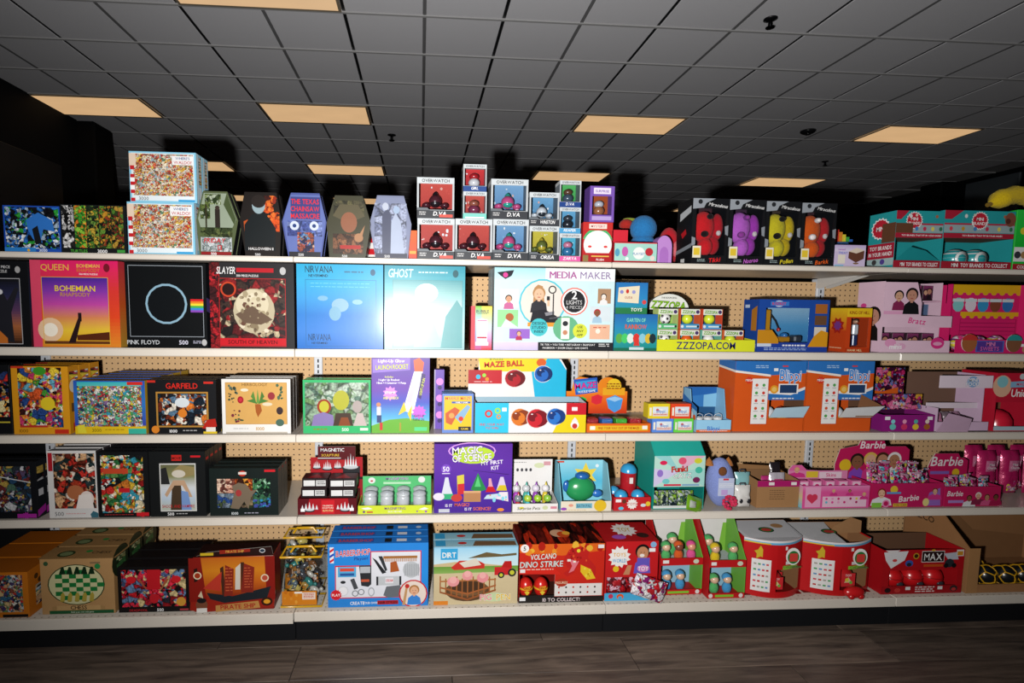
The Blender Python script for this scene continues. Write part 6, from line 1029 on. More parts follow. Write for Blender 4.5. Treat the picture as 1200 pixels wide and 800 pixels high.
# teal slime display
xc, w, h, z = slot(3, 766, 825.5, 535, Y); d = .2; Y0 = Y+.012
t = thing('slime_display', 'teal display box with pastel animal print and clear front tray', 'display box', (xc, Y0, z)); TL = '1fa394'
ht = ZS[2]-.036-z; m = M(); kk = .003
m.box(-w/2, w/2, d-kk, d, 0, ht, TL); yz(m, [(0, 0), (d-kk, 0), (d-kk, ht), (d*.3, ht), (0, h)], -w/2, -w/2+kk, TL); yz(m, [(0, 0), (d-kk, 0), (d-kk, ht), (d*.3, ht), (0, h)], w/2-kk, w/2, TL); m.box(-w/2+kk, w/2-kk, d*.3, d-kk, ht-kk, ht, '178a80'); m.box(-w/2+kk, w/2-kk, 0, d-kk, 0, kk, TL); m.box(-w/2+kk, w/2-kk, 0, kk, h*.42, h, 'f0ece8'); m.box(-w/2+kk, w/2-kk, .0, kk, kk, .014, 'dfe6e2')
m.poly([(-w/2+kk, 0, h), (w/2-kk, 0, h), (w/2-kk, d*.3, ht), (-w/2+kk, d*.3, ht)], '2ab0a2'); m.build('carton', t)
panel(t, 'front_print', [R(0, 0, 1, 1, 'bfe6d8'), Q(0, 0, .3, 0, .5, .5, '9ad8d8'), Q(.6, 0, 1, 0, .5, .5, 'e8b8d0'), Q(0, 1, 0, .4, .5, .5, 'd8d0f0'), Q(1, 1, 1, .4, .5, .5, 'a8e0d8'), C(.18, .22, .12, 'e02a5a', .6), C(.55, .16, .13, 'e85a7a', .9), C(.86, .16, .13, 'd8d83a', .7), C(.88, .46, .12, '4ac0a8', .9), C(.84, .78, .12, '7a2a5a', .8), C(.12, .56, .1, '9a7ad0', 1.2), C(.24, .82, .12, '7ad0d0', .7), T('Funki', .5, .42, .18, 'e8382a', .46, 0, 'b', .06, '23232a'), T('CATZ', .56, .64, .15, 'f6f6f6', .4, 0, 'b', .05, '23232a'), R(.2, .91, .54, .97, 'd82a4a'), R(.56, .91, .9, .97, '8ab0d0')], (-w/2, 0, h), (w, 0, 0), (0, 0, -h*.58), (0, -1, 0))
M().box(-w/2+kk, w/2-kk, .0008, .0016, .0145, h*.42, 'fff', 'clear').build('window', t)
for i in range(5):
    o = thing('slime_pouch', 'patterned grey-green pouch behind the clear tray front, %s' % ('far left', 'left of centre', 'centre', 'right of centre', 'far right')[i], 'pouch', (xc-w/2+.028+.036*i, Y0+.03, z+.0036), 0, 'slime pouches')
    M().pillow(0, 0, .032, .034, .062, .018, '888', busy(['e8ece8', 'a8d83a', '4a6a5a', 'c8d0d0', '23343a', 'd8e8a0'], 110, 80+i), 6, 6, .15, 0, i).build('pouch', o); M().box(-.016, .016, .0085, .0095, .0565, .0615, 'e8ece8', 'foil').build('seal', o)
o = thing('slime_pouch', 'lime green pouch slipping out of the teal display', 'pouch', (xc+.055, Y0-.028, z+.0006), .4, 'slime pouches')
M().pillow(0, 0, .03, .1, .06, .022, '8aca2a', 'foil', 8, 6, .2, -.35, 9).build('pouch', o); M().pillow(-.02, -.009, .035, .04, .03, .012, 'dfe8da', 'foil', 5, 5, .2, -.35, 2).build('label_patch', o)
# plush in pack, backpack keyrings, brown box
Yp = YF+.06; o = thing('plush_pack', 'lavender egg-shaped plush pack with pink fluffy tail', 'plush toy', (BX(842, Yp, ZS[3]), Yp, ZS[3]+.0006))
M().ell(0, 0, .105, .058, .045, .105, '8a9ad8', 'plush', 18, 12, .06).build('body', o)
for s in (-1, 1): M().lathe([(.02, 0), (.012, .018), (0, .034)], s*.042-.01, 0, .178, 'b8743a', 'plush', 10).build('ear', o)
M().ell(-.012, -.036, .16, .018, .01, .02, '7a4a2a', 'plush', 12, 8).build('patch', o)
a, l = draw([R(0, 0, 1, 1, 'c8d0ec'), R(.3, .02, .65, .12, 'd83a44'), LN(3, .05, .3, .95, .55, 'f0f4fa', 3), R(.2, .65, .6, .95, 'c8a8e0')], (-.034, -.0465, .135), (.068, 0, 0), (0, 0, -.075), (0, -1, 0)); a.build('wrapper_print', o)
tl = M(); rd = random.Random(5)
for i in range(40):
    a_, b_ = rd.uniform(0, 6.28), rd.uniform(-.4, 1.3); tl.ell(.016+.026*_c(a_)*_c(b_), -.052+.012*_s(b_), .034+.026*_s(a_)*_c(b_), .007, .007, .007, rd.choice(('e0305a', 'e8486e', 'd02850')), 'plush', 6, 4)
tl.build('fluffy_tail', o)['kind'] = 'stuff'
for i in range(2):
    Yk = YF+.05+.05*i; o = thing('keyring_backpack', ('clear bagged white mini backpack with dotted flap, in front', 'teal mini backpack in a clear bag, behind the white one')[i], 'toy bag', (BX(868.5-1*i, Yk, ZS[3]), Yk, ZS[3]+.0006), 0, 'mini backpacks')
    H_ = (.105, .15)[i]; c = ('e4e2de', '8ac0c4')[i]
    M().pillow(0, 0, H_*.45, .07, H_*.88, .036, c, 'plastic', 8, 8, 0, 0, 0).build('bag', o); M().pillow(0, -.016, H_*.26, .052, H_*.4, .014, ('d8d4d0', '6aa8b0')[i], 'plastic', 6, 6).build('pocket', o); M().tube([(-.014, .0, H_*.86), (-.01, 0, H_*.96), (.01, 0, H_*.96), (.014, 0, H_*.86)], .003, '4a4a50', 'plastic', 6).build('handle', o)
    for s in (-1, 1): M().ell(s*.016, -.0235, H_*.3, .008, .003, .01, '2a2a2e', 'plastic', 10, 6).build('button', o)
Y = YF+.035; xc, w, h, z = slot(3, 886, 935, 563, Y); d = .13
t = thing('brown_shipper', 'open brown cardboard shipper with a magenta band', 'display box', (xc, Y, z))
tray(t, w, d, h, h+.01, 'a87a4e', '8a6440', 'card', front=[R(0, 0, 1, 1, 'a87c50'), LN(5, .3, .35, .66, .75, '6a4c30', 3, .3)])
panel(t, 'band', [R(0, 0, 1, 1, 'b01f6a'), R(.27, .25, .4, .75, 'f0ece8'), R(.8, .25, .93, .75, 'f0ece8')], (-w/2, -.0006, h+.0), (w, 0, 0), (0, 0, -.026), (0, -1, 0))
M().prism([(-w/2, h), (w/2, h), (w/2+.004, h+.022), (-w/2-.004, h+.034)], d+.001, d+.003, '9a7046', mat='card').build('open_flap', t)
for i, (c, lb) in enumerate((('d8d0dc', 'silver and pink foil pack on top of the shipper'), ('2a2228', 'dark foil pack leaning at the back of the shipper'), ('d83a8a', 'hot pink foil pack lying in the shipper'))):
    o = thing('foil_packet', lb, 'packet', (xc+(.03, .055, .02)[i], Y+(.05, .1, .075)[i], z+.0035), 0, 'foil packs in shipper')
    M().pillow(0, 0, .055+(.012, .028, 0)[i], (.07, .05, .09)[i], .105+(.02, .05, 0)[i], .02, c, 'foil', 7, 7, .1, 0, i).build('pouch', o); M().pillow(0, -.008, .09, .04, .03, .01, ('e04a94', '4a3a44', 'f0b0d0')[i], 'foil', 5, 5).build('label_patch', o)
# pink doll-brand trays
def girl(u, v, s, hair='e0b85a', skin='e2b090', top='d83a8a'): return PERSON(u, v, s, skin, hair, top, .6)
PKS = ['e8489a', 'f0a0c8', 'd8287a', 'f4d0e0', 'b01f60', 'e8d84a', '6ac0d8']
Y = YF+.02; xc, w, h, z = slot(3, 939.5, 1017.5, 569, Y); d = .1
PHX, PHW, PHH = xc, w, h
t = thing('phone_charm_display', 'pink counter tray with phone charms and heart front', 'display box', (xc, Y, z))
tray(t, w, d, h, h, 'e04a94', 'a81f5c', front=[R(0, 0, 1, 1, 'e85aa0'), G(0, 0, 1, .3, ['f08ac0', 'e85aa0'], 3), R(.04, .05, .27, .95, 'f0a8cc'), C(.11, .5, .14, 'd83a5a'), C(.18, .5, .14, 'd83a5a'), Q(.06, .56, .23, .56, .145, .8, 'd83a5a'), R(.3, .48, .96, .95, 'f4c8de')]+[C(.36+.09*(i % 6), .58+.16*(i//6), .055, PKS[i % 7]) for i in range(12)]+[girl(.46, .24, .2), girl(.7, .24, .2, '5a3a24', 'b07a5a'), girl(.92, .4, .22)], left=[G(0, 0, 1, 1, ['f0a0c8', 'e8d0a0', '8ad0e0'])])
header(t, [(-w/2, h), (w*.42, h), (w*.36, h+.03), (-w*.22, h+.04), (-w*.3, h+.062), (-w*.44, h+.062), (-w/2, h+.04)], d-.008, 'e86aa8', [R(0, .4, 1, 1, 'e88ab8'), girl(.14, .38, .5), R(.3, .45, .5, .9, 'e8c83a'), R(.52, .5, .9, .95, 'f4d8e6'), T('Skins', .72, .72, .26, 'd8287a', .3)])
m3 = lambda s: busy(PKS+['8a1f4a', 'c8d0e0', '23141c'], 120, s)
def packs(parent_x, Y, z, xs, label, seed, w=.05, hgt=.085, lift=0, ra=.25):
    for i, x in enumerate(xs):
        o = thing('foil_packet', label % ('first', 'second', 'third', 'fourth', 'fifth', 'sixth', 'seventh')[i], 'packet', (parent_x+x, Y+.014*(i % 2), z), 0, label.split(',')[0])
        M().pillow(0, 0, hgt/2+.008+lift*(i % 3), w, hgt, .018, '888', m3(seed+i), 6, 6, .2-.1*(i % 3), ra*((i % 3)-1), i+seed).build('pouch', o); M().pillow(0, .0, hgt*.96+.008+lift*(i % 3), w*.9, .008, .004, 'e8b0cc', 'foil', 3, 3, 0, ra*((i % 3)-1), i).build('seal', o)
def brtray(label, p0, p1, pyt, hp0, hp1, hpy, art, hd, seedlab, seed, n):
    Y = YF+.02; xc, w, h, z = slot(3, p0, p1, pyt, Y); d = .12
    t = thing('candy_display', label, 'display box', (xc, Y, z), 0, 'deep pink displays')
    tray(t, w, d, h, h, 'c81f5c', '6a0f34', front=art)
    Yh = Y+d-.006; z0 = z+h*.5; a, b_ = BX(hp0, Yh, z0)-xc, BX(hp1, Yh, z0)-xc; zt = min(HZ(hpy, xc, Yh), ZS[2]-.036)-z
    header(t, [(a, h*.3), (b_, h*.3), (b_, zt*.84), (b_-.02, zt*.9), ((a+b_)/2+.06, zt*.9), ((a+b_)/2+.05, zt), ((a+b_)/2-.06, zt), ((a+b_)/2-.07, zt*.92), (a+.02, zt*.86), (a, zt*.6)], d-.008, 'c81f5c', hd)
    if n > 5: packs(xc, Y+.07, z+.0036, [-w/2+.06+(w-.12)*i/3 for i in range(4)], seedlab.replace(' in the', ' heaped at the back of the'), seed+40, .05, h*1.55, .004, .06)
    packs(xc, Y+.034, z+.0036, [-w/2+.043+(w-.086)*i/(n-1) for i in range(n)], seedlab, seed, .044, h*1.15, .01)
brtray('deep pink display with a boxed woman print, tall header', 1021, 1104, 566, 976, 1062, 516, [R(0, 0, 1, 1, 'c4205e'), girl(.13, .42, .5, '8a2a1c', 'e8b898', 'e8e8ea'), R(0, .8, .14, 1, '8ac84a'), C(.2, .84, .16, 'e88ab8'), C(.2, .84, .1, 'c4205e'), C(.3, .26, .16, 'e8c83a'), R(.2, .36, .4, .44, '5aa0d8'), T('Barbie', .52, .62, .24, 'f6eef2', .28, .2, 'b', .1), R(.3, .84, .5, .97, 'e8c03a'), T('YOU CAN', .4, .905, .09, '6a0f34', .18), Q(.76, .95, .8, .4, .95, .2, .97, .95, '9a6ac0'), girl(.88, .36, .34, '6a3a24'), C(.76, .8, .14, 'e8d88a', 1.2)], [T('Barbie', .5, .08, .14, 'f6eef2', .5, .2), C(.14, .48, .12, 'e8c02a'), girl(.3, .42, .4, '2a1a18', '8a5a40', '8a4ac0'), girl(.48, .4, .4), girl(.64, .4, .4, '4a2a1c', 'c08a6a'), girl(.8, .4, .4, 'f0ecec', 'b07a5a', 'e8e8ea')], 'patterned pink candy packet in the boxed-woman tray, %s from left', 100, 6)
brtray('deep pink display with chef figures on the tray front', 1106.5, 1171, 570, 1083, 1131, 531, [R(0, 0, 1, 1, 'c81f5a'), T('Barbie', .18, .34, .26, 'f6eef2', .28, .2), R(.06, .68, .34, .82, 'b08ad0'), girl(.44, .6, .4, '3a2018', '8a5a40', 'e8e8ea'), girl(.6, .48, .44, 'f0ecec', 'e2b090', '8a2a4a'), girl(.76, .56, .4, '5a3020', 'c08a6a', 'd85a8a'), girl(.92, .56, .4, '1a1012', '7a4a34', 'b01f50')], [T('Barbie', .5, .2, .24, 'f6eef2', .9, .2), R(.1, .46, .56, .54, '8a6ac0'), C(.72, .5, .1, 'e8c02a'), C(.82, .66, .1, '5aa8d8'), C(.66, .7, .1, 'a0c8e8'), R(.6, .86, .9, .92, 'f4e0ea')], 'patterned pink candy packet in the chef tray, %s from left', 120, 5)
m6 = lambda s: busy(PKS, 100, s)
for i in range(5):
    o = thing('charm_box', 'small pink charm box standing in the heart-front tray, %s from left' % ('first', 'second', 'third', 'fourth', 'fifth')[i], 'toy pack', (PHX-PHW/2+.03+i*(PHW-.06)/4, YF+.055, ZS[3]+.004), 0, 'small pink charm boxes')
    M().box(-.021, .021, 0, .03, 0, PHH+.006, 'e86aa8', 'print', .001).build('body', o); panel(o, 'front_print', [R(0, 0, 1, 1, 'f08abc'), R(.1, .05, .9, .4, 'f8d0e4'), C(.5, .22, .1, 'd8287a')], (-.021, 0, PHH+.006), (.042, 0, 0), (0, 0, -PHH-.006), (0, -1, 0))
Y = YF+.178
for i in range(3):
    for j in range(2):
        x = BX(1152+27*i, Y, ZS[3])
        o = thing('pink_pouch', 'glossy pink stand-up pouch, %s row, %s from left' % (('front', 'back')[j], ('first', 'second', 'third')[i]), 'pouch', (x, Y+.058*j, ZS[3]+.0006), 0, 'glossy pink pouches')
        H_ = .2+.01*j
        M().pillow(0, 0, H_/2, .088, H_, .04, 'd8246e', 'foil', 8, 10, .03, 0, 0).build('pouch', o); M().pillow(0, -.021, H_*.66, .046, .05, .008, 'f08ab4', 'foil', 6, 6).build('label_patch', o); a, l = draw([T('Mini', .5, .36, .2, 'fbeef4', .8), T('Charm', .5, .62, .2, 'fbeef4', .9)], (-.023, -.0262, H_*.8), (.046, 0, 0), (0, 0, -.055), (0, -1, 0)); l.build('lettering', o)
        M().pillow(0, -.018, H_*.2, .05, .05, .008, 'b86a8a', busy(PKS, 120, 140), 5, 5).build('picture_patch', o)

# ================================================================ bottom deck
YD0 = YD+.03
oc = busy(['e8e4d8', 'c83a34', '3a6a8a', 'd8a87a', '2a2a34', '6a8a5a', 'e0c08a', '8a4a3a', 'b8c8d0', '4a3a6a'], 90, 91)
pz('orange-edged puzzle box of tiny people, bottom left corner', 4, -48, 35, 671, .12, 3, [R(0, 0, 1, 1, 'd0781e'), B(.0, .06, .92, .88, oc), R(.62, .93, .98, .995, '17181a')], 'cc741e', [R(0, 0, 1, 1, 'cc741e'), C(.35, .2, .06, '5a3a1a'), C(.5, .32, .06, '5a3a1a'), B(.3, .4, .85, .85, oc)], ct='c06a1c', Y=YD0-.015, gap=.006, lid=False)
CH = [R(0, 0, 1, 1, 'bd9260'), ('P', [(.48+.39*_c(i*.2618), .47+.37*_s(i*.2618)) for i in range(24)], '1c3a20'), ('P', [(.48+.375*_c(i*.2618), .47+.355*_s(i*.2618)) for i in range(24)], 'd6d2a0')]
for r in range(7):
    for c in range(8):
        u0, u1 = .1+.095*c, .195+.095*c; v0, v1 = .2+.078*r, .278+.078*r
        if (r+c) % 2 == 0 and all(((uu-.48)/.385)**2+((vv-.47)/.365)**2 < 1 for uu in (u0, u1) for vv in (v0, v1)): CH.append(R(u0, v0, u1, v1, '1f7a3a'))
for c in range(5): CH += [Q(.25+.1*c, .28, .27+.1*c, .2, .29+.1*c, .14, .32+.1*c, .15, .33+.1*c, .22, .34+.1*c, .28, '16301a'), C(.28+.1*c, .76, .04, 'a8963a', .5), Q(.25+.1*c, .76, .265+.1*c, .64, .3+.1*c, .6, .32+.1*c, .66, .31+.1*c, .76, 'b8a444')]
CH += [R(.2, .845, .8, .93, 'c8a06a'), Q(.14, .87, .2, .85, .2, .93, .14, .96, 'b08a58'), Q(.86, .87, .8, .85, .8, .93, .86, .96, 'b08a58'), T('CHESS', .5, .885, .07, '2a2014', .42, st='b'), R(.1, .935, .98, .995, '1f5a34'), T('Build your own wild game', .55, .965, .025, 'd8e0c8', .36), C(.78, .14, .05, '2a8a4a'), R(.68, .06, .82, .09, '8a7050'), C(.08, .08, .04, '3a5a3a')]
pz('brown chess box with green checkered oval', 4, 50, 135.5, 654.5, .1, 3, CH, 'b98e5c', [R(0, 0, 1, 1, 'b58a58'), C(.5, .14, .28, '26301e', 1), B(.2, .04, .8, .24, busy(['26301e', 'd6d2a0', '3a6a3a', '8a8a5a'], 120, 92)), LN(6, .3, .45, .7, .8, '4a3a28', 3, .4), R(.4, .3, .7, .4, '2a8a4a')], ct='b08654', Y=YD0, gap=.007, lid=False)
for o in [q for q in bpy.data.objects if q.name.startswith('puzzle_box') and 'chess' in q.get('label', '')]:
    panel(o, 'top_print', [R(0, 0, 1, 1, 'b08654'), C(.28, .6, .3, '3a4a2a', .9), C(.28, .6, .22, '8a9a6a', .8), C(.54, .4, .12, '2a9a4a', .8), T('CHESS', .72, .5, .2, '4a3a24', .24)], (-.14, .1, HZ(654.5, -1.3, YD0)-ZS[4]), (.28, 0, 0), (0, -.1, 0), (0, 0, 1))
dp = busy(['c8202a', '1a1214', 'e8304a', '5a6a94', '8a1a20', 'd8c08a', '2a2a34', 'b02030', '6a8ab0'], 55, 93)
pz('black-framed puzzle box of red comic figures', 4, 139.5, 224.5, 664, .07, 3, [R(0, 0, 1, 1, '151314'), B(.05, .06, .93, .88, dp), R(.4, .06, .58, .5, 'c81f28'), C(.49, .7, .1, 'c8222c', 1.1), Q(.3, .25, .4, .5, .38, .5, .28, .28, 'a85a3a'), Q(.66, .25, .58, .5, .6, .5, .7, .28, 'a85a3a'), C(.18, .28, .1, 'd8222c', .8), C(.8, .28, .1, 'd8222c', .8), C(.86, .78, .1, 'd89a3a'), T('DEADPOOL', .27, .955, .05, 'c0202a', .3), T('500', .57, .955, .065, 'fff', .16), R(.84, .94, .96, .975, 'b83a44')], '181516', [R(0, 0, 1, 1, '241a1c'), R(.2, .1, .8, .18, '888')], ct='1d1718', Y=YD0, gap=.006)
# pirate ship box (slanted front carton)
Y = YD0-.005; xc, w, h, z = slot(4, 228, 321, 652, Y)
t = thing('pirate_ship_box', 'red and orange playset box picturing a pirate ship', 'toy box', (xc, Y, z), .03); d = .12; ht = h+.012
m = M(); m.box(-w/2, w/2, .001, d, 0, h, '8a1f14', 'print', .002, top='2a1512'); m.build('body', t)
header(t, [(-w/2-.014, .01), (-w/2+.03, 0), (w/2, .012), (w/2+.006, h*.3), (w/2, h), (-w/2+.006, h-.004), (-w/2-.006, h*.5)], -.003, '9a2416', [G(0, 0, 1, .7, ['c86a1e', 'd8841e', 'c8641a', '9a3414'], 8), Q(0, 0, .14, 0, .2, .8, 0, .8, '8a1c14'), Q(.88, 0, 1, 0, 1, .8, .9, .8, '8a1c14'), Q(.2, .64, .5, .72, .95, .56, .9, .78, .4, .84, .24, .76, '20262c'), Q(.36, .2, .4, .16, .42, .7, .38, .7, '4a2a1c'), Q(.6, .1, .64, .1, .64, .66, .6, .66, '4a2a1c'), Q(.42, .14, .52, .22, .5, .7, .4, .72, '8a2a1c'), Q(.64, .12, .76, .2, .74, .66, .6, .66, '8a2a1c'), Q(.16, .56, .38, .26, .36, .62, 'c03a2a'), Q(.54, .2, .6, .12, .59, .6, .53, .6, 'd8d0c4'), LN(8, .42, .2, .5, .66, 'c8603a', 3, .3), LN(8, .64, .2, .73, .6, 'c8603a', 4, .3), Q(.06, .2, .1, .18, .1, .42, .06, .44, '2a1512'), C(.1, .32, .07, 'e8d8b8'), C(.1, .32, .05, 'a83a1e'), C(.88, .4, .07, 'e8d8b8'), C(.88, .4, .05, 'c0503a'), Q(.3, .88, .8, .82, .82, .95, .3, 1, 'c08a4a'), T('PIRATE SHIP', .56, .91, .08, 'a81c1c', .42, rot=.03), C(.14, .86, .1, '7a4a34'), C(.14, .78, .08, '1c1a1c', .6), R(.08, .92, .2, 1, 'e4e0da'), C(.9, .84, .1, '3a1a10', .8), C(.9, .84, .06, 'e8a02a', .7), Q(.1, .7, .14, .6, .16, .74, 'd8c8a8')], name='front_card', th=.0035)
header(t, [(-w/2+.01, h), (w/2-.004, h), (w/2-.01, h+.03), (-w/2+.05, h+.014)], .012, '2a1412', [Q(.3, .3, .7, .2, .7, .6, .3, .8, '9a2a1c'), T('PIRATE SHIP', .5, .5, .3, 'd8a84a', .34), C(.86, .5, .36, 'e8e8e8', .8), C(.86, .5, .3, '2a3a4a', .7), R(.05, .6, .22, .95, 'd8b82a')], name='top_card')
# zipped vinyl animal bags
AN = ['c89a4a', '6a7a84', '3a8a80', 'a8743a', 'd8d0c0', '4a4a4e', '8a5a34', 'e0c86a', '5a3a2c']
def animal_bag(label, px0, px1, pyt, Y, seed):
    xc, w, h, z = slot(4, px0, px1, pyt, Y); d = .1
    t = thing('animal_bag', label, 'toy bag', (xc, Y, z), 0, 'zipped bags of toy animals')
    m = M(); r = .0045
    def ring(zz, ins=0): return [(-w/2+ins, 0+ins, zz), (w/2-ins, 0+ins, zz), (w/2-ins, d-ins, zz), (-w/2+ins, d-ins, zz), (-w/2+ins, 0+ins, zz)]
    for zz, nm in ((r, 'bottom_piping'), (h-r, 'top_piping')):
        q = ring(zz, r); M().tube(q, r, 'e0aa1e', 'plastic', 8).build(nm, t)
    M().tube([(-w*.3, d*.5, h-r), (-w*.2, d*.5, h+.018), (w*.2, d*.5, h+.018), (w*.3, d*.5, h-r)], .005, 'e0aa1e', 'plastic', 8).build('handle', t)
    f = M(); f.box(-w/2+.003, w/2-.003, .003, .0036, .008, h-.01, 'fff', 'clear'); f.build('front_film', t); M().box(-w/2+.003, -w/2+.0036, .004, d-.004, .008, h-.01, 'fff', 'clear').build('side_film', t); M().box(w/2-.0036, w/2-.003, .004, d-.004, .008, h-.01, 'fff', 'clear').build('side_film', t); M().box(-w/2+.004, w/2-.004, .004, d-.004, h-.009, h-.0084, 'fff', 'clear').build('top_film', t)
    panel(t, 'paper_label', [R(0, 0, 1, 1, 'd8821e'), SC(10, ['e8a03a', 'c8701a', 'e09030'], .05, .05, .95, .95, .12, seed), R(.58, .1, .96, .6, 'f0dccc'), LN(4, .62, .16, .92, .54, 'c8503a', 3), R(.36, .04, .58, .16, 'f4f0e8')], (-w/2+.008, .0022, h*.33), (w-.03, 0, 0), (0, 0, -h*.33+.012), (0, -1, 0))
    rd = random.Random(seed)
    for i in range(26):
        a = rd.uniform(-w/2+.03, w/2-.03); b = rd.uniform(.022, d-.022); c = .03+(h-.065)*(i//2)/12.5; s = rd.uniform(.8, 1.1); col = AN[i % len(AN)]; g = rd.choice((-1, 1))
        q = M(); q.ell(0, 0, 0, .022*s, .011*s, .011*s, col, 'plastic', 8, 6); q.ell(.022*s*g, 0, .012*s, .009*s, .007*s, .008*s, col, 'plastic', 6, 5)
        for dx in (-.013, .013):
            for dy in (-.006, .006): q.tube([(dx*s, dy*s, 0), (dx*s, dy*s, -.02*s)], .003*s, col, 'plastic', 5)
        o = q.build('toy_animal', t, (a, b, c)); o.rotation_euler = (rd.uniform(-.5, .5), rd.uniform(-.8, .8), rd.uniform(-.8, .8))
animal_bag('clear zipped bag of toy animals with yellow piping, in front', 328, 378, 652, YD0, 3)
animal_bag('clear zipped bag of toy animals with yellow piping, behind another', 332, 379, 629, YD0+.125, 8)
comb = lambda u, v, w_: ('L', [R(u, v, u+w_, v+.04, 'a8703a')]+[R(u+i*w_/22, v+.04, u+(i+.5)*w_/22, v+.09, 'b8804a') for i in range(22)])
BS = [G(0, 0, 1, 1, ['2a86dc', '2a90e4', '2a84d8']), R(.07, .34, .93, .86, 'd8203a'), R(.42, .12, .93, .5, 'd8203a'), R(.08, .36, .92, .845, 'e4e6ee'), R(.43, .135, .92, .5, 'e4e6ee'), R(.02, .05, .06, .3, 'f0f0f4'), Q(.02, .1, .06, .06, .06, .1, .02, .14, 'd82a34'), Q(.02, .18, .06, .14, .06, .18, .02, .22, '2a4ab8'), Q(.02, .26, .06, .22, .06, .26, .02, .3, 'd82a34'), T('BARBERSHOP', .25, .14, .09, 'd8303a', .34, .1, 'b', .06, 'f4f0f0'), T('Playset', .33, .23, .05, '2a3a8a', .2, .2, 'b', .06), comb(.55, .2, .34), Q(.44, .22, .48, .26, .58, .46, .54, .48, '24262a'), Q(.5, .2, .54, .2, .59, .42, .57, .44, '33363a'), Q(.62, .3, .68, .28, .71, .44, .62, .46, 'b05a2a'), C(.83, .42, .13, 'c0c4c8', 1)]+[R(.76+.014*i, .33, .766+.014*i, .52, '9a9ea4') for i in range(11)]+[R(.1, .36, .28, .52, '5ab0e0'), R(.12, .38, .26, .43, 'e0503a'), R(.12, .46, .26, .5, '2a5aa0'), Q(.31, .34, .43, .34, .43, .64, .4, .68, .33, .66, '2c2e32'), R(.32, .36, .42, .46, 'b8bcc2'), R(.33, .56, .41, .6, 'c85a3a'), R(.48, .52, .73, .66, 'c4c8cc'), R(.48, .52, .5, .66, '2a2c30'), R(.71, .52, .73, .66, '2a2c30'), R(.57, .54, .65, .63, 'e4e4ea'), T('CREAM', .61, .585, .04, 'd83a3a', .07), C(.15, .6, .04, '2a2c30', .6), C(.15, .74, .08, 'd8dade'), C(.15, .74, .065, 'f0f0f4'), Q(.22, .56, .26, .54, .3, .7, .26, .72, '4a4c50'), C(.27, .78, .05, '8a8e94'), C(.27, .78, .035, 'e4e6ee'), C(.33, .76, .05, '8a8e94'), C(.33, .76, .035, 'e4e6ee'), C(.43, .76, .05, 'b0b4ba', 1.5), C(.43, .76, .035, 'e4e6ee', 1.5), Q(.55, .82, .58, .68, .72, .66, .74, .84, .6, .86, '6a6e74'), ST(.08, .8, .09, 'd8242c', 14, .8), T('PLAY', .08, .8, .04, 'fff', .08), T('CREATE', .29, .935, .05, 'f4f4f8', .14), T('YOUR OWN', .42, .935, .035, 'f4f4f8', .14), R(.49, .9, .7, .965, 'b01f2c'), T('HAIR STYLES!', .595, .935, .04, '2a0a10', .19), C(.85, .8, .22, 'c8202c', 1), C(.85, .8, .2, 'ecdcd0', 1), PERSON(.86, .76, .22, 'e2ae8a', 'b07a44', '3a86d8', .65), Q(.74, .98, .78, .64, .8, .66, .77, .98, 'c89a6a'), C(.79, .68, .035, 'c8302a')]
carton('barber_kit_box', 'blue barber playset box with tools on white panel', 'toy box', 4, 384.5, 501.5, 636.5, .056, 3, front=BS, right=[R(0, 0, 1, 1, '2a7ad0')], top=[R(0, 0, 1, 1, '2a7cd4'), R(.08, .2, .45, .75, '2a5ab0'), T('BARBERSHOP', .27, .5, .4, 'd84a3a', .34), R(.56, .2, .63, .8, '23262a'), R(.68, .3, .78, .7, 'e4e6ee'), C(.9, .5, .2, 'c8d8ec', 1)], col='2a84da', lid=False, Y=YD0, gap=.005)
MD = busy(['6a4a30', '4a3422', '8a6444', '5a3e28', '7a5638'], 90, 95)
PD = [G(0, 0, 1, .4, ['9ad0ec', 'c0e2f0', 'd8ecec'], 6), Q(0, .3, .25, .26, .6, .3, 1, .36, 1, 1, 0, 1, 'cdb98c'), G(0, .34, 1, .46, ['6a9a3a', '8aae5a'], 3), Q(0, .46, 1, .44, 1, 1, 0, 1, 'd2c098'), Q(.2, .36, .3, .24, .52, .24, .6, .3, .6, .38, .24, .4, 'c8342a'), Q(.3, .28, .5, .2, .56, .32, .36, .36, 'dcd4c4'), C(.4, .76, .37, '5f432c', .5), C(.4, .72, .33, '7a5838', .4), C(.4, .7, .3, '4a3220', .36)]
for i in range(11): PD.append(R(.07+.065*i, .5+.05*abs(math.sin(i*1.1)), .085+.065*i, .78+.1*math.sin(math.pi*i/10), 'a06034'))
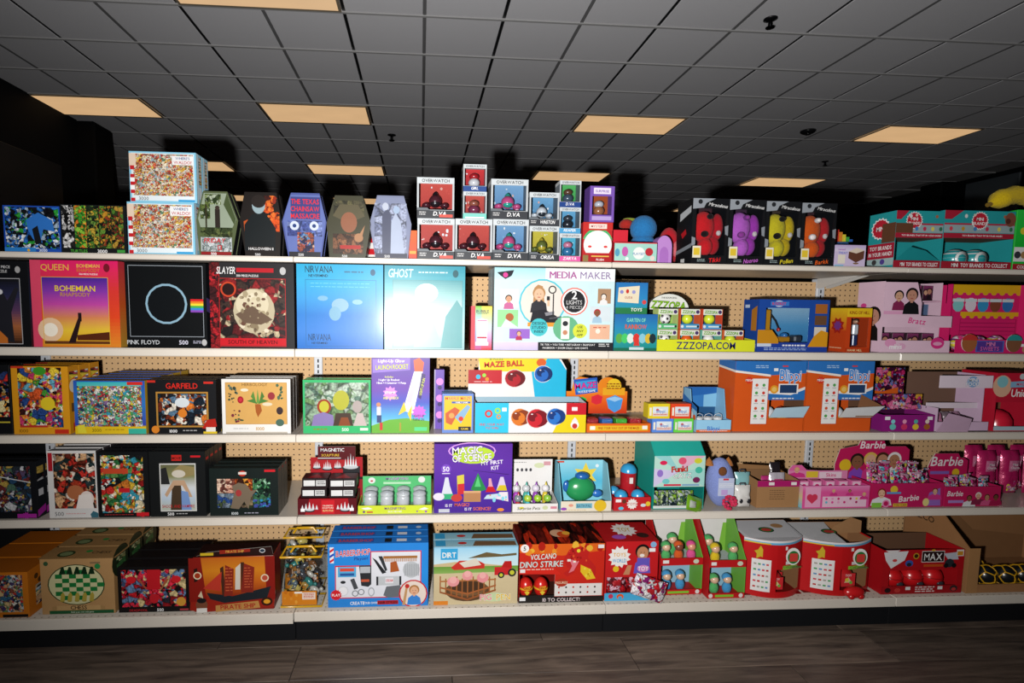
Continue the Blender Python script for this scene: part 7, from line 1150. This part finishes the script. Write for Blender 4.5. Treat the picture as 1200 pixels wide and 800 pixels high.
PD += [Q(.07, .56+.02, .74, .56, .74, .585, .07, .605, 'b06c3c'), Q(.07, .68, .4, .8, .74, .66, .74, .69, .4, .83, .07, .71, 'a86236'), Q(.07, .76, .4, .9, .74, .74, .74, .77, .4, .93, .07, .79, '9a5830'), C(.23, .6, .1, 'e89a9c', .85), C(.23, .57, .06, 'f0b0ac'), C(.4, .5, .09, 'e89a9c', .9), C(.4, .47, .055, 'f0b0ac'), C(.58, .54, .1, 'e69296', .85), C(.58, .5, .055, 'f0b0ac'), R(.72, .36, .92, .5, 'c8282a'), Q(.8, .36, .84, .26, .92, .26, .93, .38, 'b8201f'), C(.8, .5, .055, '24262a'), C(.93, .46, .07, '24262a'), C(.93, .46, .04, 'c8c83a'), C(.8, .5, .03, 'c8c83a'), R(.08, .03, .28, .22, '3aa4d8'), T('DIRT', .18, .14, .09, 'f4f4ee', .16), R(.0, .0, 1, .02, '8abcd8'), R(0, .93, .17, 1, 'e0862a'), C(.72, .88, .22, 'c8d8a8', .35), T('PIG', .62, .88, .1, 'e8828a', .18, 0, 'b', 0, 'f6f0ea'), T('PEN', .83, .88, .1, 'e8c03a', .2, 0, 'b', 0, 'f6f0ea'), Q(.62, .1, .8, .14, .98, .12, .98, .16, .8, .18, .4, .2, '6a5a3a')]
carton('farm_playset_box', 'pale playset box of a muddy fenced pen', 'toy box', 4, 508, 606, 640, .062, 2, front=PD, top=[G(0, 0, 1, 1, ['8ac4dc', 'a8d4e0']), R(.02, .1, .14, .9, '3aa4d8'), C(.34, .5, .3, 'c8302a', .6), C(.62, .5, .34, 'e09a9c', .6), C(.78, .5, .34, 'e09a9c', .6), Q(.5, .2, .98, .3, .98, .9, .46, .9, '7a5c40')], col='c8dce4', lid=False, Y=YD0, gap=.005)
# volcano box with sloping top
Y = YD0; xc, w, h, z = slot(4, 607.5, 706.5, 637, Y); d = .16
t = thing('dinosaur_display', 'red dinosaur display box with sloping lava-pattern top', 'display box', (xc, Y, z)); hb = HZ(613, xc, Y+d)-z
m = M(); kk = .003; RE = 'c8241c'
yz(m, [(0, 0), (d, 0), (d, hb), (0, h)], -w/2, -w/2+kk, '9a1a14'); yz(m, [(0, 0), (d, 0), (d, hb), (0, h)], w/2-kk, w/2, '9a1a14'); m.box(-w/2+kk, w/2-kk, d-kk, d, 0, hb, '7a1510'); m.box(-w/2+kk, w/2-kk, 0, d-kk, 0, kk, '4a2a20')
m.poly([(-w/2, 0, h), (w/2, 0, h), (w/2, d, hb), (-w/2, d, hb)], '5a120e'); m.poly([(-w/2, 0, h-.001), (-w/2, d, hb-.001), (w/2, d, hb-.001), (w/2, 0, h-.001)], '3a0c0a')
zw = h*.49; m.box(-w/2+kk, w/2-kk, 0, kk, zw, h-.001, RE); m.box(-w/2+w*.42, w/2-kk, 0, kk, .03, zw, 'e8e0d8'); m.box(-w/2+kk, w/2-kk, 0, kk, kk, .03, '24211f'); m.build('carton', t)
panel(t, 'top_print', [B(0, 0, 1, 1, busy(['2a0d0b', '4a120e', '1c0a09', 'b02a14', '3a100c', '5a1610'], 40, 96)), C(.5, .5, .2, 'd8a884', .9), C(.56, .56, .16, 'c84a1e', .9), C(.6, .5, .1, 'e8a83a', .9)], (-w/2, d, hb), (w, 0, 0), (0, -d, h-hb), Vector((0, -(hb-h), d)))
VL = [R(0, 0, 1, .5, 'cc2a1c'), R(.42, .5, 1, .9, 'cc2a1c'), R(0, .9, 1, 1, '24211f'), Q(0, 0, 1, 0, 1, .12, .5, .2, 0, .14, 'e0641e'), SC(14, ['e8902a', 'b01f14', 'e8b43a'], .05, .02, .95, .16, .05, 3), Q(0, .42, .4, .4, .5, .52, 0, .5, 'd82a1e'), C(.06, .07, .07, 'f4f0ec'), T('5', .06, .07, .07, '2a2a2a'), T('VOLCANO', .28, .21, .09, 'f2ece4', .3, .1, 'b', .06, '3a1410'), T('DINO STRIKE', .26, .34, .1, 'e4e0dc', .5, .1, 'b', .02, '2a1a18'), LN(1, .04, .42, .4, .45, 'e8c8b8', 3), Q(.56, .4, .52, .26, .58, .1, .72, .04, .82, .14, .8, .24, .9, .4, .9, .54, .8, .6, .84, .42, .7, .34, .64, .5, .56, .56, .52, .5, .6, .42, 'c02420'), Q(.58, .26, .7, .3, .64, .46, .58, .5, .62, .38, 'e07a86'), Q(.72, .36, .84, .44, .9, .6, .8, .62, .72, .48, 'e8c02a'), SC(22, ['8a1614', 'e0542a', 'a81c1a'], .58, .08, .8, .3, .018, 5), SC(8, ['b8901a', 'e8d84a'], .76, .42, .86, .58, .016, 6), C(.69, .12, .03, 'e8d83a'), R(.56, .26, .6, .3, 'f2ece0'), R(.63, .29, .66, .32, 'f2ece0'), R(.92, .02, .99, .08, 'e8e8e8'), R(.01, .42, .07, .48, 'e8e8e8'), R(.42, .68, .98, .89, 'e8e4e0'), C(.5, .66, .1, 'b0341e', .7), T('FIGURES', .5, .66, .04, 'e8c8a8', .14)]+[C(.47+.085*(i % 6), .74+.09*(i//6), .018, ('c83a2a', '3a2a28')[i % 2], 1, 6) for i in range(12)]+[T('10 TO COLLECT!', .5, .95, .06, 'e8d8d8', .46), R(.01, .9, .08, .96, 'f0f0f0')]
panel(t, 'front_print', VL, (-w/2, 0, h), (w, 0, 0), (0, 0, -h), (0, -1, 0))
for i in range(2):
    o = thing('dinosaur_egg', 'shiny red and yellow toy egg, %s one in the dinosaur box' % ('left', 'right')[i], 'toy egg', (xc-w/2+.036+.062*i, Y+.04, z+.0034), 0, 'dinosaur eggs')
    M().ell(0, 0, .042, .029, .029, .04, 'd8261e', 'plastic', 18, 12).build('shell', o); M().lathe([(.0288, .0395), (.0296, .043), (.0285, .047)], 0, 0, 0, 'e8b82a', 'plastic', 20).build('band', o)
    a, l = draw([Q(.1, .2, .9, .1, .8, .4, .2, .5, 'e8a02a'), T('DINO', .5, .3, .18, '8a1410', .7), Q(.2, .6, .5, .5, .8, .62, .5, .9, 'e8c83a')], (-.018, -.0305, .066), (.036, 0, 0), (0, 0, -.05), (0, -1, 0)); a.build('decal', o); l.build('lettering', o)
# red toy display with pictured boy and foil packet
Y = YD0; xc, w, h, z = slot(4, 708, 769, 634, Y); d = .16
t = thing('mystery_toy_display', 'red display box picturing a laughing boy in a blue shirt', 'display box', (xc, Y, z)); hb = HZ(612, xc, Y+d)-z
m = M(); R2 = 'c81f22'
yz(m, [(0, 0), (d, 0), (d, hb), (0, h)], -w/2, -w/2+kk, R2); yz(m, [(0, 0), (d, 0), (d, hb), (0, h)], w/2-kk, w/2, R2); m.box(-w/2+kk, w/2-kk, d-kk, d, 0, hb, R2); m.box(-w/2+kk, w/2-kk, 0, d-kk, 0, kk, R2); m.poly([(-w/2, 0, h), (w/2, 0, h), (w/2, d, hb), (-w/2, d, hb)], 'b81c20'); m.box(-w/2+kk, w/2-kk, 0, kk, h*.4, h-.001, R2); m.box(-w/2+kk, w/2-kk, 0, kk, kk, h*.13, '4aaede'); m.build('carton', t)
panel(t, 'top_print', [R(0, 0, 1, 1, 'b81c20'), ST(.5, .4, .34, 'f4f0ec', 12, .75), T('TOY', .5, .4, .2, 'c8a02a', .24), C(.3, .78, .18, 'a85ac0', .6), C(.78, .7, .16, '3a2420', .8)], (-w/2, d, hb), (w, 0, 0), (0, -d, h-hb), Vector((0, -(hb-h), d)))
panel(t, 'front_print', [R(0, 0, 1, .6, 'c82024'), R(.0, .6, .03, 1, 'c82024'), R(0, .87, 1, 1, '4ab0e0'), ST(.26, .26, .19, 'f4f0ec', 12, .75), T('TOYS', .26, .22, .06, 'e8a82a', .24), T('WORLD', .26, .32, .06, '3aa0d8', .26), PERSON(.7, .2, .34, 'c88a64', '1c1414', '6a5ac0', .95), R(.6, .28, .84, .4, '6a5ac0'), C(.72, .46, .1, 'd888c8', .6), T('TOY', .72, .46, .07, 'fff', .2), C(.69, .24, .04, 'f4ece4', .7), Q(.34, .56, .42, .4, .5, .4, .46, .56, 'c88a64'), R(.82, .12, .94, .18, 'f4f4f4'), C(.9, .06, .05, '8ab8e0'), C(.2, .46, .05, 'e8c02a'), C(.3, .93, .06, 'e8602a', .8), C(.3, .95, .035, '4ab0e0', .8), C(.12, .92, .04, 'c83a5a')], (-w/2, 0, h), (w, 0, 0), (0, 0, -h), (0, -1, 0))
for i in range(3):
    o = thing('foil_packet', ('white and red foil packet drooping out of the red display', 'dark red foil packet inside the red display, left', 'dark red foil packet inside the red display, right')[i], 'packet', (xc+(.06, -.05, .04)[i], Y+(-.034, .035, .06)[i], z+(.0006, .0036, .0036)[i]), 0, 'mystery toy packets')
    M().pillow(0, 0, (.068, .06, .064)[i], (.14, .08, .08)[i], .1 if i else .085, .03, '888', busy((['e8e4e8', 'c8202a', 'd8d0dc', '8a1f6a', 'f0ecec'], ['8a1420', 'c8202a', '5a0f18', 'e0b0c0'], ['8a1420', 'c8202a', '5a0f18', 'e0b0c0'])[i], 70, 97+i), 8, 8, .1, (-.35, .1, -.1)[i], i).build('pouch', o); M().pillow(0, -.012, .06, .04, .03, .012, 'c8242e', 'foil', 5, 5).build('label_patch', o)
# two-tier soft toy displays
DOLL = [('5ab86a', 'e8c0a0', 'green'), ('e0622a', '8a4a3a', 'orange'), ('e85a9a', 'e8a080', 'pink'), ('4aa0d8', 'e8c0a0', 'blue'), ('e8c82a', 'e8b898', 'yellow')]
def softdoll(label, loc, c, skin, s=1, g='little soft dolls'):
    o = thing('soft_doll', label, 'soft doll', loc, 0, g)
    M().ell(0, 0, .026*s, .019*s, .016*s, .026*s, c, 'plush', 12, 8).build('body', o); M().ell(0, -.002*s, .062*s, .0175*s, .016*s, .017*s, skin, 'plastic', 12, 8).build('head', o); M().ell(0, .004*s, .068*s, .0195*s, .0175*s, .0175*s, c, 'plush', 12, 8).build('hood', o)
def melon(u, v, s): return ('L', [C(u, v, .5*s, 'f4f0ec', 1), C(u, v+.04*s, .4*s, '2f7a3a', .95), C(u, v+.04*s, .33*s, 'd8403a', .9), R(u-.03, v-.06*s, u+.03, v+.1*s, 'e87a6a'), C(u, v-.4*s, .09*s, '3a8a44', .7)])
def twotier(label, p0, p1, pyt, Y, rz, dolls, rx_lab):
    xc, w, h, z = slot(4, p0, p1, pyt, Y); d = .15; k = .003
    t = thing('soft_doll_display', label, 'display box', (xc, Y, z), rz, 'two-tier soft doll displays')
    m = M(); RD = 'c81e22'; hm = h*.42
    m.box(-w/2, w/2, d-k, d, 0, h, 'ece9e6'); p = [(0, 0), (d-k, 0), (d-k, h), (d*.72, h), (0, hm+.03)]
    yz(m, p, -w/2, -w/2+k, RD); yz(m, p, w/2-k, w/2, '7ac04a'); m.box(-w/2+k, w/2-k, 0, d-k, 0, k, RD); m.box(-w/2+k, w/2-k, 0, k, k, .022, RD); m.box(-w/2+k, w/2-k, 0, k, hm, hm+.03, RD); m.box(-w/2+k, w/2-k, k, d-k, hm, hm+k, 'd8e0e4'); m.box(-w/2+k, w/2-k, d*.62, d*.62+k, k, hm, '9ccbe4'); m.build('carton', t)
    panel(t, 'shelf_print', [R(0, 0, 1, 1, 'c81e22'), R(.06, .25, .2, .7, 'f4f0ee'), C(.84, .5, .4, 'd8e0c8', .8)], (-w/2, 0, hm+.03), (w, 0, 0), (0, 0, -.03), (0, -1, 0)); panel(t, 'base_print', [R(0, 0, 1, 1, 'c81e22'), R(.2, .3, .7, .75, '8ac83a'), C(.08, .5, .4, 'e8e4e0'), C(.9, .5, .4, 'e8e4e0')], (-w/2, 0, .022), (w, 0, 0), (0, 0, -.022), (0, -1, 0))
    panel(t, 'back_print', [R(0, 0, 1, 1, 'ece9e6'), melon(.3, .12, .12), T('CoComelon', .62, .12, .07, '5a9a4a', .5), Q(.78, 1, .9, .3, 1, .3, 1, 1, '8ac84a')], (-w/2+k, d-k, h), (w-2*k, 0, 0), (0, 0, -(h-hm)), (0, -1, 0))
    ca, sa = _c(rz), _s(rz)
    W3 = lambda x, y, zz: (xc+x*ca-y*sa, Y+x*sa+y*ca, z+zz)
    for j, (u, tier, ci, deep) in enumerate(dolls):
        c, s, nm = DOLL[ci]
        softdoll('%s hooded soft doll, %s tier of the %s doll display%s' % (nm, ('lower', 'upper')[tier], rx_lab, ', at the back' if deep else ', left of its twin' if (rx_lab, tier, u) == ('left', 0, .12) else ', right of its twin' if (rx_lab, tier, u) == ('left', 0, .6) else ''), W3((u-.5)*(w-.06), .03+.055*deep, (hm+k+.0006) if tier else k+.0006), c, s, 1.0+.12*deep)
twotier('red two-tier soft doll display, left and set back', 772, 822, 614, YD0+.035, .02, [(.05, 1, 0, 0), (.5, 1, 1, 0), (.95, 1, 2, 0), (.12, 0, 3, 0), (.6, 0, 3, 0), (.5, 1, 0, 1)], 'left')
twotier('red two-tier soft doll display, right and nearer', 829, 872, 614, YD0+.0, 0, [(.1, 1, 4, 0), (.9, 1, 0, 0), (.1, 1, 0, 1), (.12, 0, 0, 0), (.7, 0, 3, 0)], 'right')
# two bow-fronted red displays
def bow(label, p0, p1, pyt, Y, rz, opened):
    xc, w, h, z = slot(4, p0, p1, pyt, Y); d = .12; k = .003; N = 14; sag = .05
    t = thing('bow_front_display', label, 'display box', (xc, Y, z), rz, 'bow-fronted red displays'); RD = 'c81a1e'
    def fp(u, zz, e=0):                                   # point on the bowed front, u in 0..1
        a = (u-.5)*2; yy = -sag*(1-a*a)-e; return ((u-.5)*w, yy+sag, zz)
    m = M(); ua, ub, za, zb_ = .45, .93, h*.11, h*.5
    def strip(u0, u1, z0, z1, col, mm, e=0, mat='print'):
        n = max(2, int(N*(u1-u0))+1)
        mm.grid([[fp(u0+(u1-u0)*i/n, zz, e) for i in range(n+1)] for zz in (z0, z1)], col, mat, False, True)
    strip(0, ua, 0, h, RD, m); strip(ub, 1, 0, h, RD, m); strip(ua, ub, 0, za, RD, m); strip(ua, ub, zb_, h, RD, m)
    m.box(-w/2, w/2, sag+d-k, sag+d, 0, h+.02, 'a8784e', 'card'); m.box(-w/2+k, -w/2+2*k, sag, sag+d-k, k, h*.98, '9a6c46', 'card'); m.box(w/2-2*k, w/2-k, sag, sag+d-k, k, h*.98, '9a6c46', 'card'); m.box(-w/2, -w/2+k, sag, sag+d-k, 0, h, RD); m.box(w/2-k, w/2, sag, sag+d-k, 0, h, RD); m.box(-w/2+k, w/2-k, sag*.6, sag+d-k, 0, k, '8a1414')
    m.build('carton', t)
    top = M(); q = [fp(i/N, h) for i in range(N+1)]+[(w/2, sag+d, h+.02), (-w/2, sag+d, h+.02)]
    if opened:
        q2 = [p for i, p in enumerate(q) if not (N*.55 < i <= N)]+[]
        top.poly([fp(i/N, h) for i in range(int(N*.55)+1)]+[(w*.05, sag+d*.5, h+.01), (w*.1, sag+d, h+.02), (-w/2, sag+d, h+.02)], 'dcdcde')
    else: top.poly(q, 'd4d4d8')
    top.build('top_panel', t)
    if not opened or 1:
        a, l = draw([C(.48, .5, .3, '1c2a20', .6), C(.48, .5, .26, '2f7a3a', .56), C(.48, .5, .2, 'c8403a', .5)]+([C(.8, .24, .24, 'b08458', .6)] if not opened else []), (-w*.4, sag+d*.8, h+.018), (w*.8, 0, 0), (0, -d*.9, -.018), Vector((0, -.018, d*.9))); a.build('top_print', t)
    pr = M()
    strip(.0, 1, h*.93, h*.965, '6ab8e0', pr, .0006); strip(0, 1, h*.965, h*.999, 'e8e8ea', pr, .0006); strip(.0, .34, h*.93, h*.95, 'e8c83a', pr, .0009)
    strip(.1, .36, h*.1, h*.66, 'f2f0ee', pr, .0006)
    for r in range(5):
        for c in range(4): strip(.125+.055*c, .16+.055*c, h*(.16+.1*r), h*(.19+.1*r), (('c8302a', '6a9ac8', 'b0a8a0', 'd84a5a', '5aa86a')[(r*3+c*2) % 5]), pr, .001)
    strip(.55, .86, h*.5, h*.565, '9ac83a', pr, .0006); strip(.6, .8, h*.585, h*.64, 'f4f0ee', pr, .0006); strip(.58, .62, h*.84, h*.9, 'f4f4f4', pr, .0009)
    pr.build('front_print', t)
    e = fp(.7, h*.74, .009); hd = M().prism(dome(e[0], e[2], .03, .036, 0, 360, 18)[:-1], e[1]-.004, e[1]-.002, 'f4f0ec').build('emblem', t)
    M().prism(dome(e[0], e[2]-.003, .024, .027, 0, 360, 18)[:-1], e[1]-.0052, e[1]-.0042, '2f7a3a').build('emblem_rind', t); M().prism(rr(e[0]-.017, e[0]+.017, e[2]-.02, e[2]+.014, .006), e[1]-.0064, e[1]-.0054, 'd8443c').build('emblem_screen', t)
    a, l = draw([T('CoComelon', .5, .5, .7, '5a8a4a', .95)], (e[0]-.04, e[1]-.0012, e[2]-.036), (.08, 0, 0), (0, 0, -.016), (0, -1, 0)); l.build('lettering', t)
    s = fp(.2, h*.78); M().prism([(s[0]+(.028 if i % 2 else .016)*_s(math.pi*i/5+math.pi/5), s[2]+(.028 if i % 2 else .016)*_c(math.pi*i/5+math.pi/5)) for i in range(10)], s[1]-.004, s[1]-.001, 'e8c83a').build('star', t)
    return t, xc, Y, z, w, h, d, sag, fp
def redpack(label, loc, s=1, rz=0, ry=0):
    o = thing('soft_egg_pack', label, 'toy pack', loc, rz, 'round red toy packs')
    M().ell(0, 0, .042*s, .04*s, .034*s, .042*s, 'd02024', 'plastic', 16, 10).build('shell', o); a, l = draw([R(0, 0, 1, 1, 'e03438'), Q(.2, .7, .5, .3, .8, .7, 'e8d0a0'), C(.4, .5, .14, 'e8d84a'), C(.7, .7, .12, '7ac04a'), T('TOY', .5, .16, .16, 'f4ece8', .5)], (-.026*s, -.0355*s, .068*s), (.052*s, 0, 0), (0, 0, -.05*s), (0, -1, 0)); a.build('decal', o); l.build('lettering', o)
t, xc, Y, z, w, h, d, sag, fp = bow('bow-fronted red display with closed grey top, left of two', 877, 946, 634, YD0-.01, .0, False)
redpack('round red toy pack in the closed-top bow display, left', (xc+.01, Y+.064, z+.0036), 1.05); redpack('round red toy pack in the closed-top bow display, right', (xc+.064, Y+.128, z+.0036), .82)
t, xc, Y, z, w, h, d, sag, fp = bow('bow-fronted red display with torn open top, right of two', 947.5, 1027, 636, YD0-.005, -.02, True)
M().prism([(w*.02, h-.004), (w*.5, h-.002), (w*.5, h+.05), (w*.34, h+.066), (w*.1, h+.03)], sag+d*.45, sag+d*.46, 'a87c52', mat='card').build('torn_flap', t)
redpack('round red toy pack in the torn-top bow display', (xc+.045, Y+.07, z+.0036), 1.15)
Yb = YD+.012; o = thing('red_toy_figure', 'small red toy hanging over the shelf lip below the torn display', 'toy', (BX(1000, Yb, ZS[4]), Yb, ZS[4]+.0006), 0)
M().ell(0, 0, .024, .045, .022, .024, 'd01c20', 'plastic', 14, 8).build('body', o)
for s in (-1, 1): M().ell(s*.02, -.012, .012, .014, .012, .0122, 'c0181c', 'plastic', 10, 6).build('foot', o)
# red dog-rescue-style vehicle ball display
Y = YD0; xc, w, h, z = slot(4, 1032, 1126, 644, Y); d = .17; k = .003
t = thing('vehicle_ball_display', 'red display box with three red balls behind a low front', 'display box', (xc, Y, z)); RD = 'b8161e'
m = M(); m.box(-w/2, w/2, d-k, d, 0, h, '6a4a34', 'card'); m.box(-w/2, -w/2+k, 0, d-k, 0, h, RD); m.box(w/2-k, w/2, 0, d-k, 0, h, RD); m.box(-w/2+k, w/2-k, 0, d-k, 0, k, RD); m.box(-w/2+k, w/2-k, 0, k, h*.54, h, RD); m.box(-w/2+k, w/2-k, 0, k, k, .034, RD); m.box(-w/2+k, -w/2+.03, 0, k, .034, h*.54, RD); m.box(w/2-.025, w/2-k, 0, k, .034, h*.54, RD); m.build('carton', t)
panel(t, 'front_print', [R(0, 0, 1, 1, 'b8161e'), Q(.0, .1, .3, .05, .26, .5, .1, .9, .03, .5, 'e8e6e8'), C(.14, .5, .12, 'd84a4a', .6), C(.32, .66, .2, '3a5ab0', .8), C(.32, .72, .12, '2a2a30', .8), C(.4, .3, .15, 'c8982a'), C(.4, .3, .1, '3a2410'), R(.47, .06, .75, .62, 'ece6e2'), R(.475, .09, .745, .59, '2a1416'), T('MAX', .61, .35, .34, 'f6f4f2', .22), C(.61, .03, .1, 'd8a02a', .5), R(.5, .72, .74, .84, 'c8541e'), Q(.74, .2, .9, .14, .93, .5, .8, .5, 'c8ccd8'), C(.82, .68, .24, '2c3036', .9), C(.78, .8, .12, '15171a'), C(.88, .8, .12, '15171a'), R(.9, .02, .99, .34, 'ece4dc'), R(.91, .1, .98, .3, 'd8962a'), Q(.02, .0, .2, .0, .1, .2, 'e8e4e4')], (-w/2, 0, h), (w, 0, 0), (0, 0, -h*.46), (0, -1, 0))
panel(t, 'base_print', [R(0, 0, 1, 1, 'a8141c'), R(.3, .1, .36, .5, 'f0ecea'), R(.7, .1, .76, .5, 'f0ecea'), LN(3, .42, .1, .66, .9, 'ecdcd8', 3), C(.08, .5, .4, '2a1416', .8), C(.2, .5, .4, 'c83a34', .7), C(.9, .4, .5, '3a2a2c', .8), C(.9, .5, .3, 'c83a3a', .7)], (-w/2, 0, .034), (w, 0, 0), (0, 0, -.034), (0, -1, 0))
for i in range(3):
    o = thing('toy_capsule', 'large glossy red capsule in the vehicle display, %s' % ('left', 'centre', 'right')[i], 'toy capsule', (xc-.09+.09*i, Y+.055, z+.0036), 0, 'large red capsules')
    M().ell(0, 0, .046, .043, .043, .046, 'd4181e', 'plastic', 20, 12).build('shell', o); M().lathe([(.0428, .0485), (.0438, .05), (.0428, .0515)], 0, 0, 0, '8a1014', 'plastic', 20).build('seam', o); M().ell(.008, -.04, .03, .016, .006, .01, '3a3a40', 'plastic', 10, 6).build('decal', o)
# big brown carton with yellow-edged hexagon balls
Y = YD0-.005; xc, w, h, z = slot(4, 1131, 1290, 641, Y); d = .3
t = thing('shipping_carton', 'large open brown shipping carton at the right end', 'carton', (xc, Y, z)); BR = 'a8764a'; h2 = ZS[3]-.05-z
m = M(); k = .005
m.box(-w/2, w/2, d-k, d, 0, h2, '8f643e', 'card'); yz(m, [(0, 0), (d-k, 0), (d-k, h2), (d*.4, h2), (0, h)], -w/2, -w/2+k, BR, 'card'); m.box(w/2-k, w/2, 0, d-k, 0, h, BR, 'card'); m.box(-w/2+k, w/2-k, 0, d-k, 0, k, BR, 'card'); m.box(-w/2+k, w/2-k, 0, k, k, .035, BR, 'card'); m.box(-w/2, -w/2+.05, -.0015, .0, 0, h, 'b0804f', 'card'); m.build('carton', t)
M().prism([(-w*.1, h2*.62), (w*.4, h2*.5), (w*.4, h2), (-w*.3, h2)], d*.7, d*.71, '9a6c44', mat='card').build('open_flap', t)
panel(t, 'lettering_print', [T('MEZCO', .5, .5, .6, '3a2a1c', .9)], (-w/2-.0, d*.95, h2*.92), (0, -d*.45, 0), (0, 0, -.045), (-1, 0, 0))
for i, (x, y) in enumerate(((-.16, .06), (-.075, .055), (.01, .06), (-.13, .14))):
    o = thing('hexagon_ball', 'black ball with yellow hexagon edges, %s' % ('leftmost in the brown carton', 'second in the brown carton', 'third in the brown carton', 'behind the others in the brown carton')[i], 'toy ball', (xc+x, Y+y, z+.0056), 0, 'yellow-edged balls')
    r = .042; M().ell(0, 0, r, r, r, r, '17191c', 'plastic', 14, 10).build('core', o)
    e = M(); ph = (1+5**.5)/2
    V = [Vector(q).normalized()*r*1.01 for q in ((0, 1, ph), (0, -1, ph), (0, 1, -ph), (0, -1, -ph), (1, ph, 0), (-1, ph, 0), (1, -ph, 0), (-1, -ph, 0), (ph, 0, 1), (ph, 0, -1), (-ph, 0, 1), (-ph, 0, -1))]
    L0 = min((V[0]-v).length for v in V[1:]); F = []
    for a in range(12):
        for b in range(a+1, 12):
            if (V[a]-V[b]).length < L0*1.05:
                for c in range(b+1, 12):
                    if (V[a]-V[c]).length < L0*1.05 and (V[b]-V[c]).length < L0*1.05: F.append(((V[a]+V[b]+V[c])/3).normalized()*r*1.02)
    for a in range(len(F)):
        for b in range(a+1, len(F)):
            if (F[a]-F[b]).length < r*.76: e.tube([tuple(F[a]+Vector((0, 0, r))), tuple(((F[a]+F[b])/2).normalized()*r*1.03+Vector((0, 0, r))), tuple(F[b]+Vector((0, 0, r)))], .0028, 'e0a81e', 'plastic', 5)
    e.build('hexagon_edges', o)
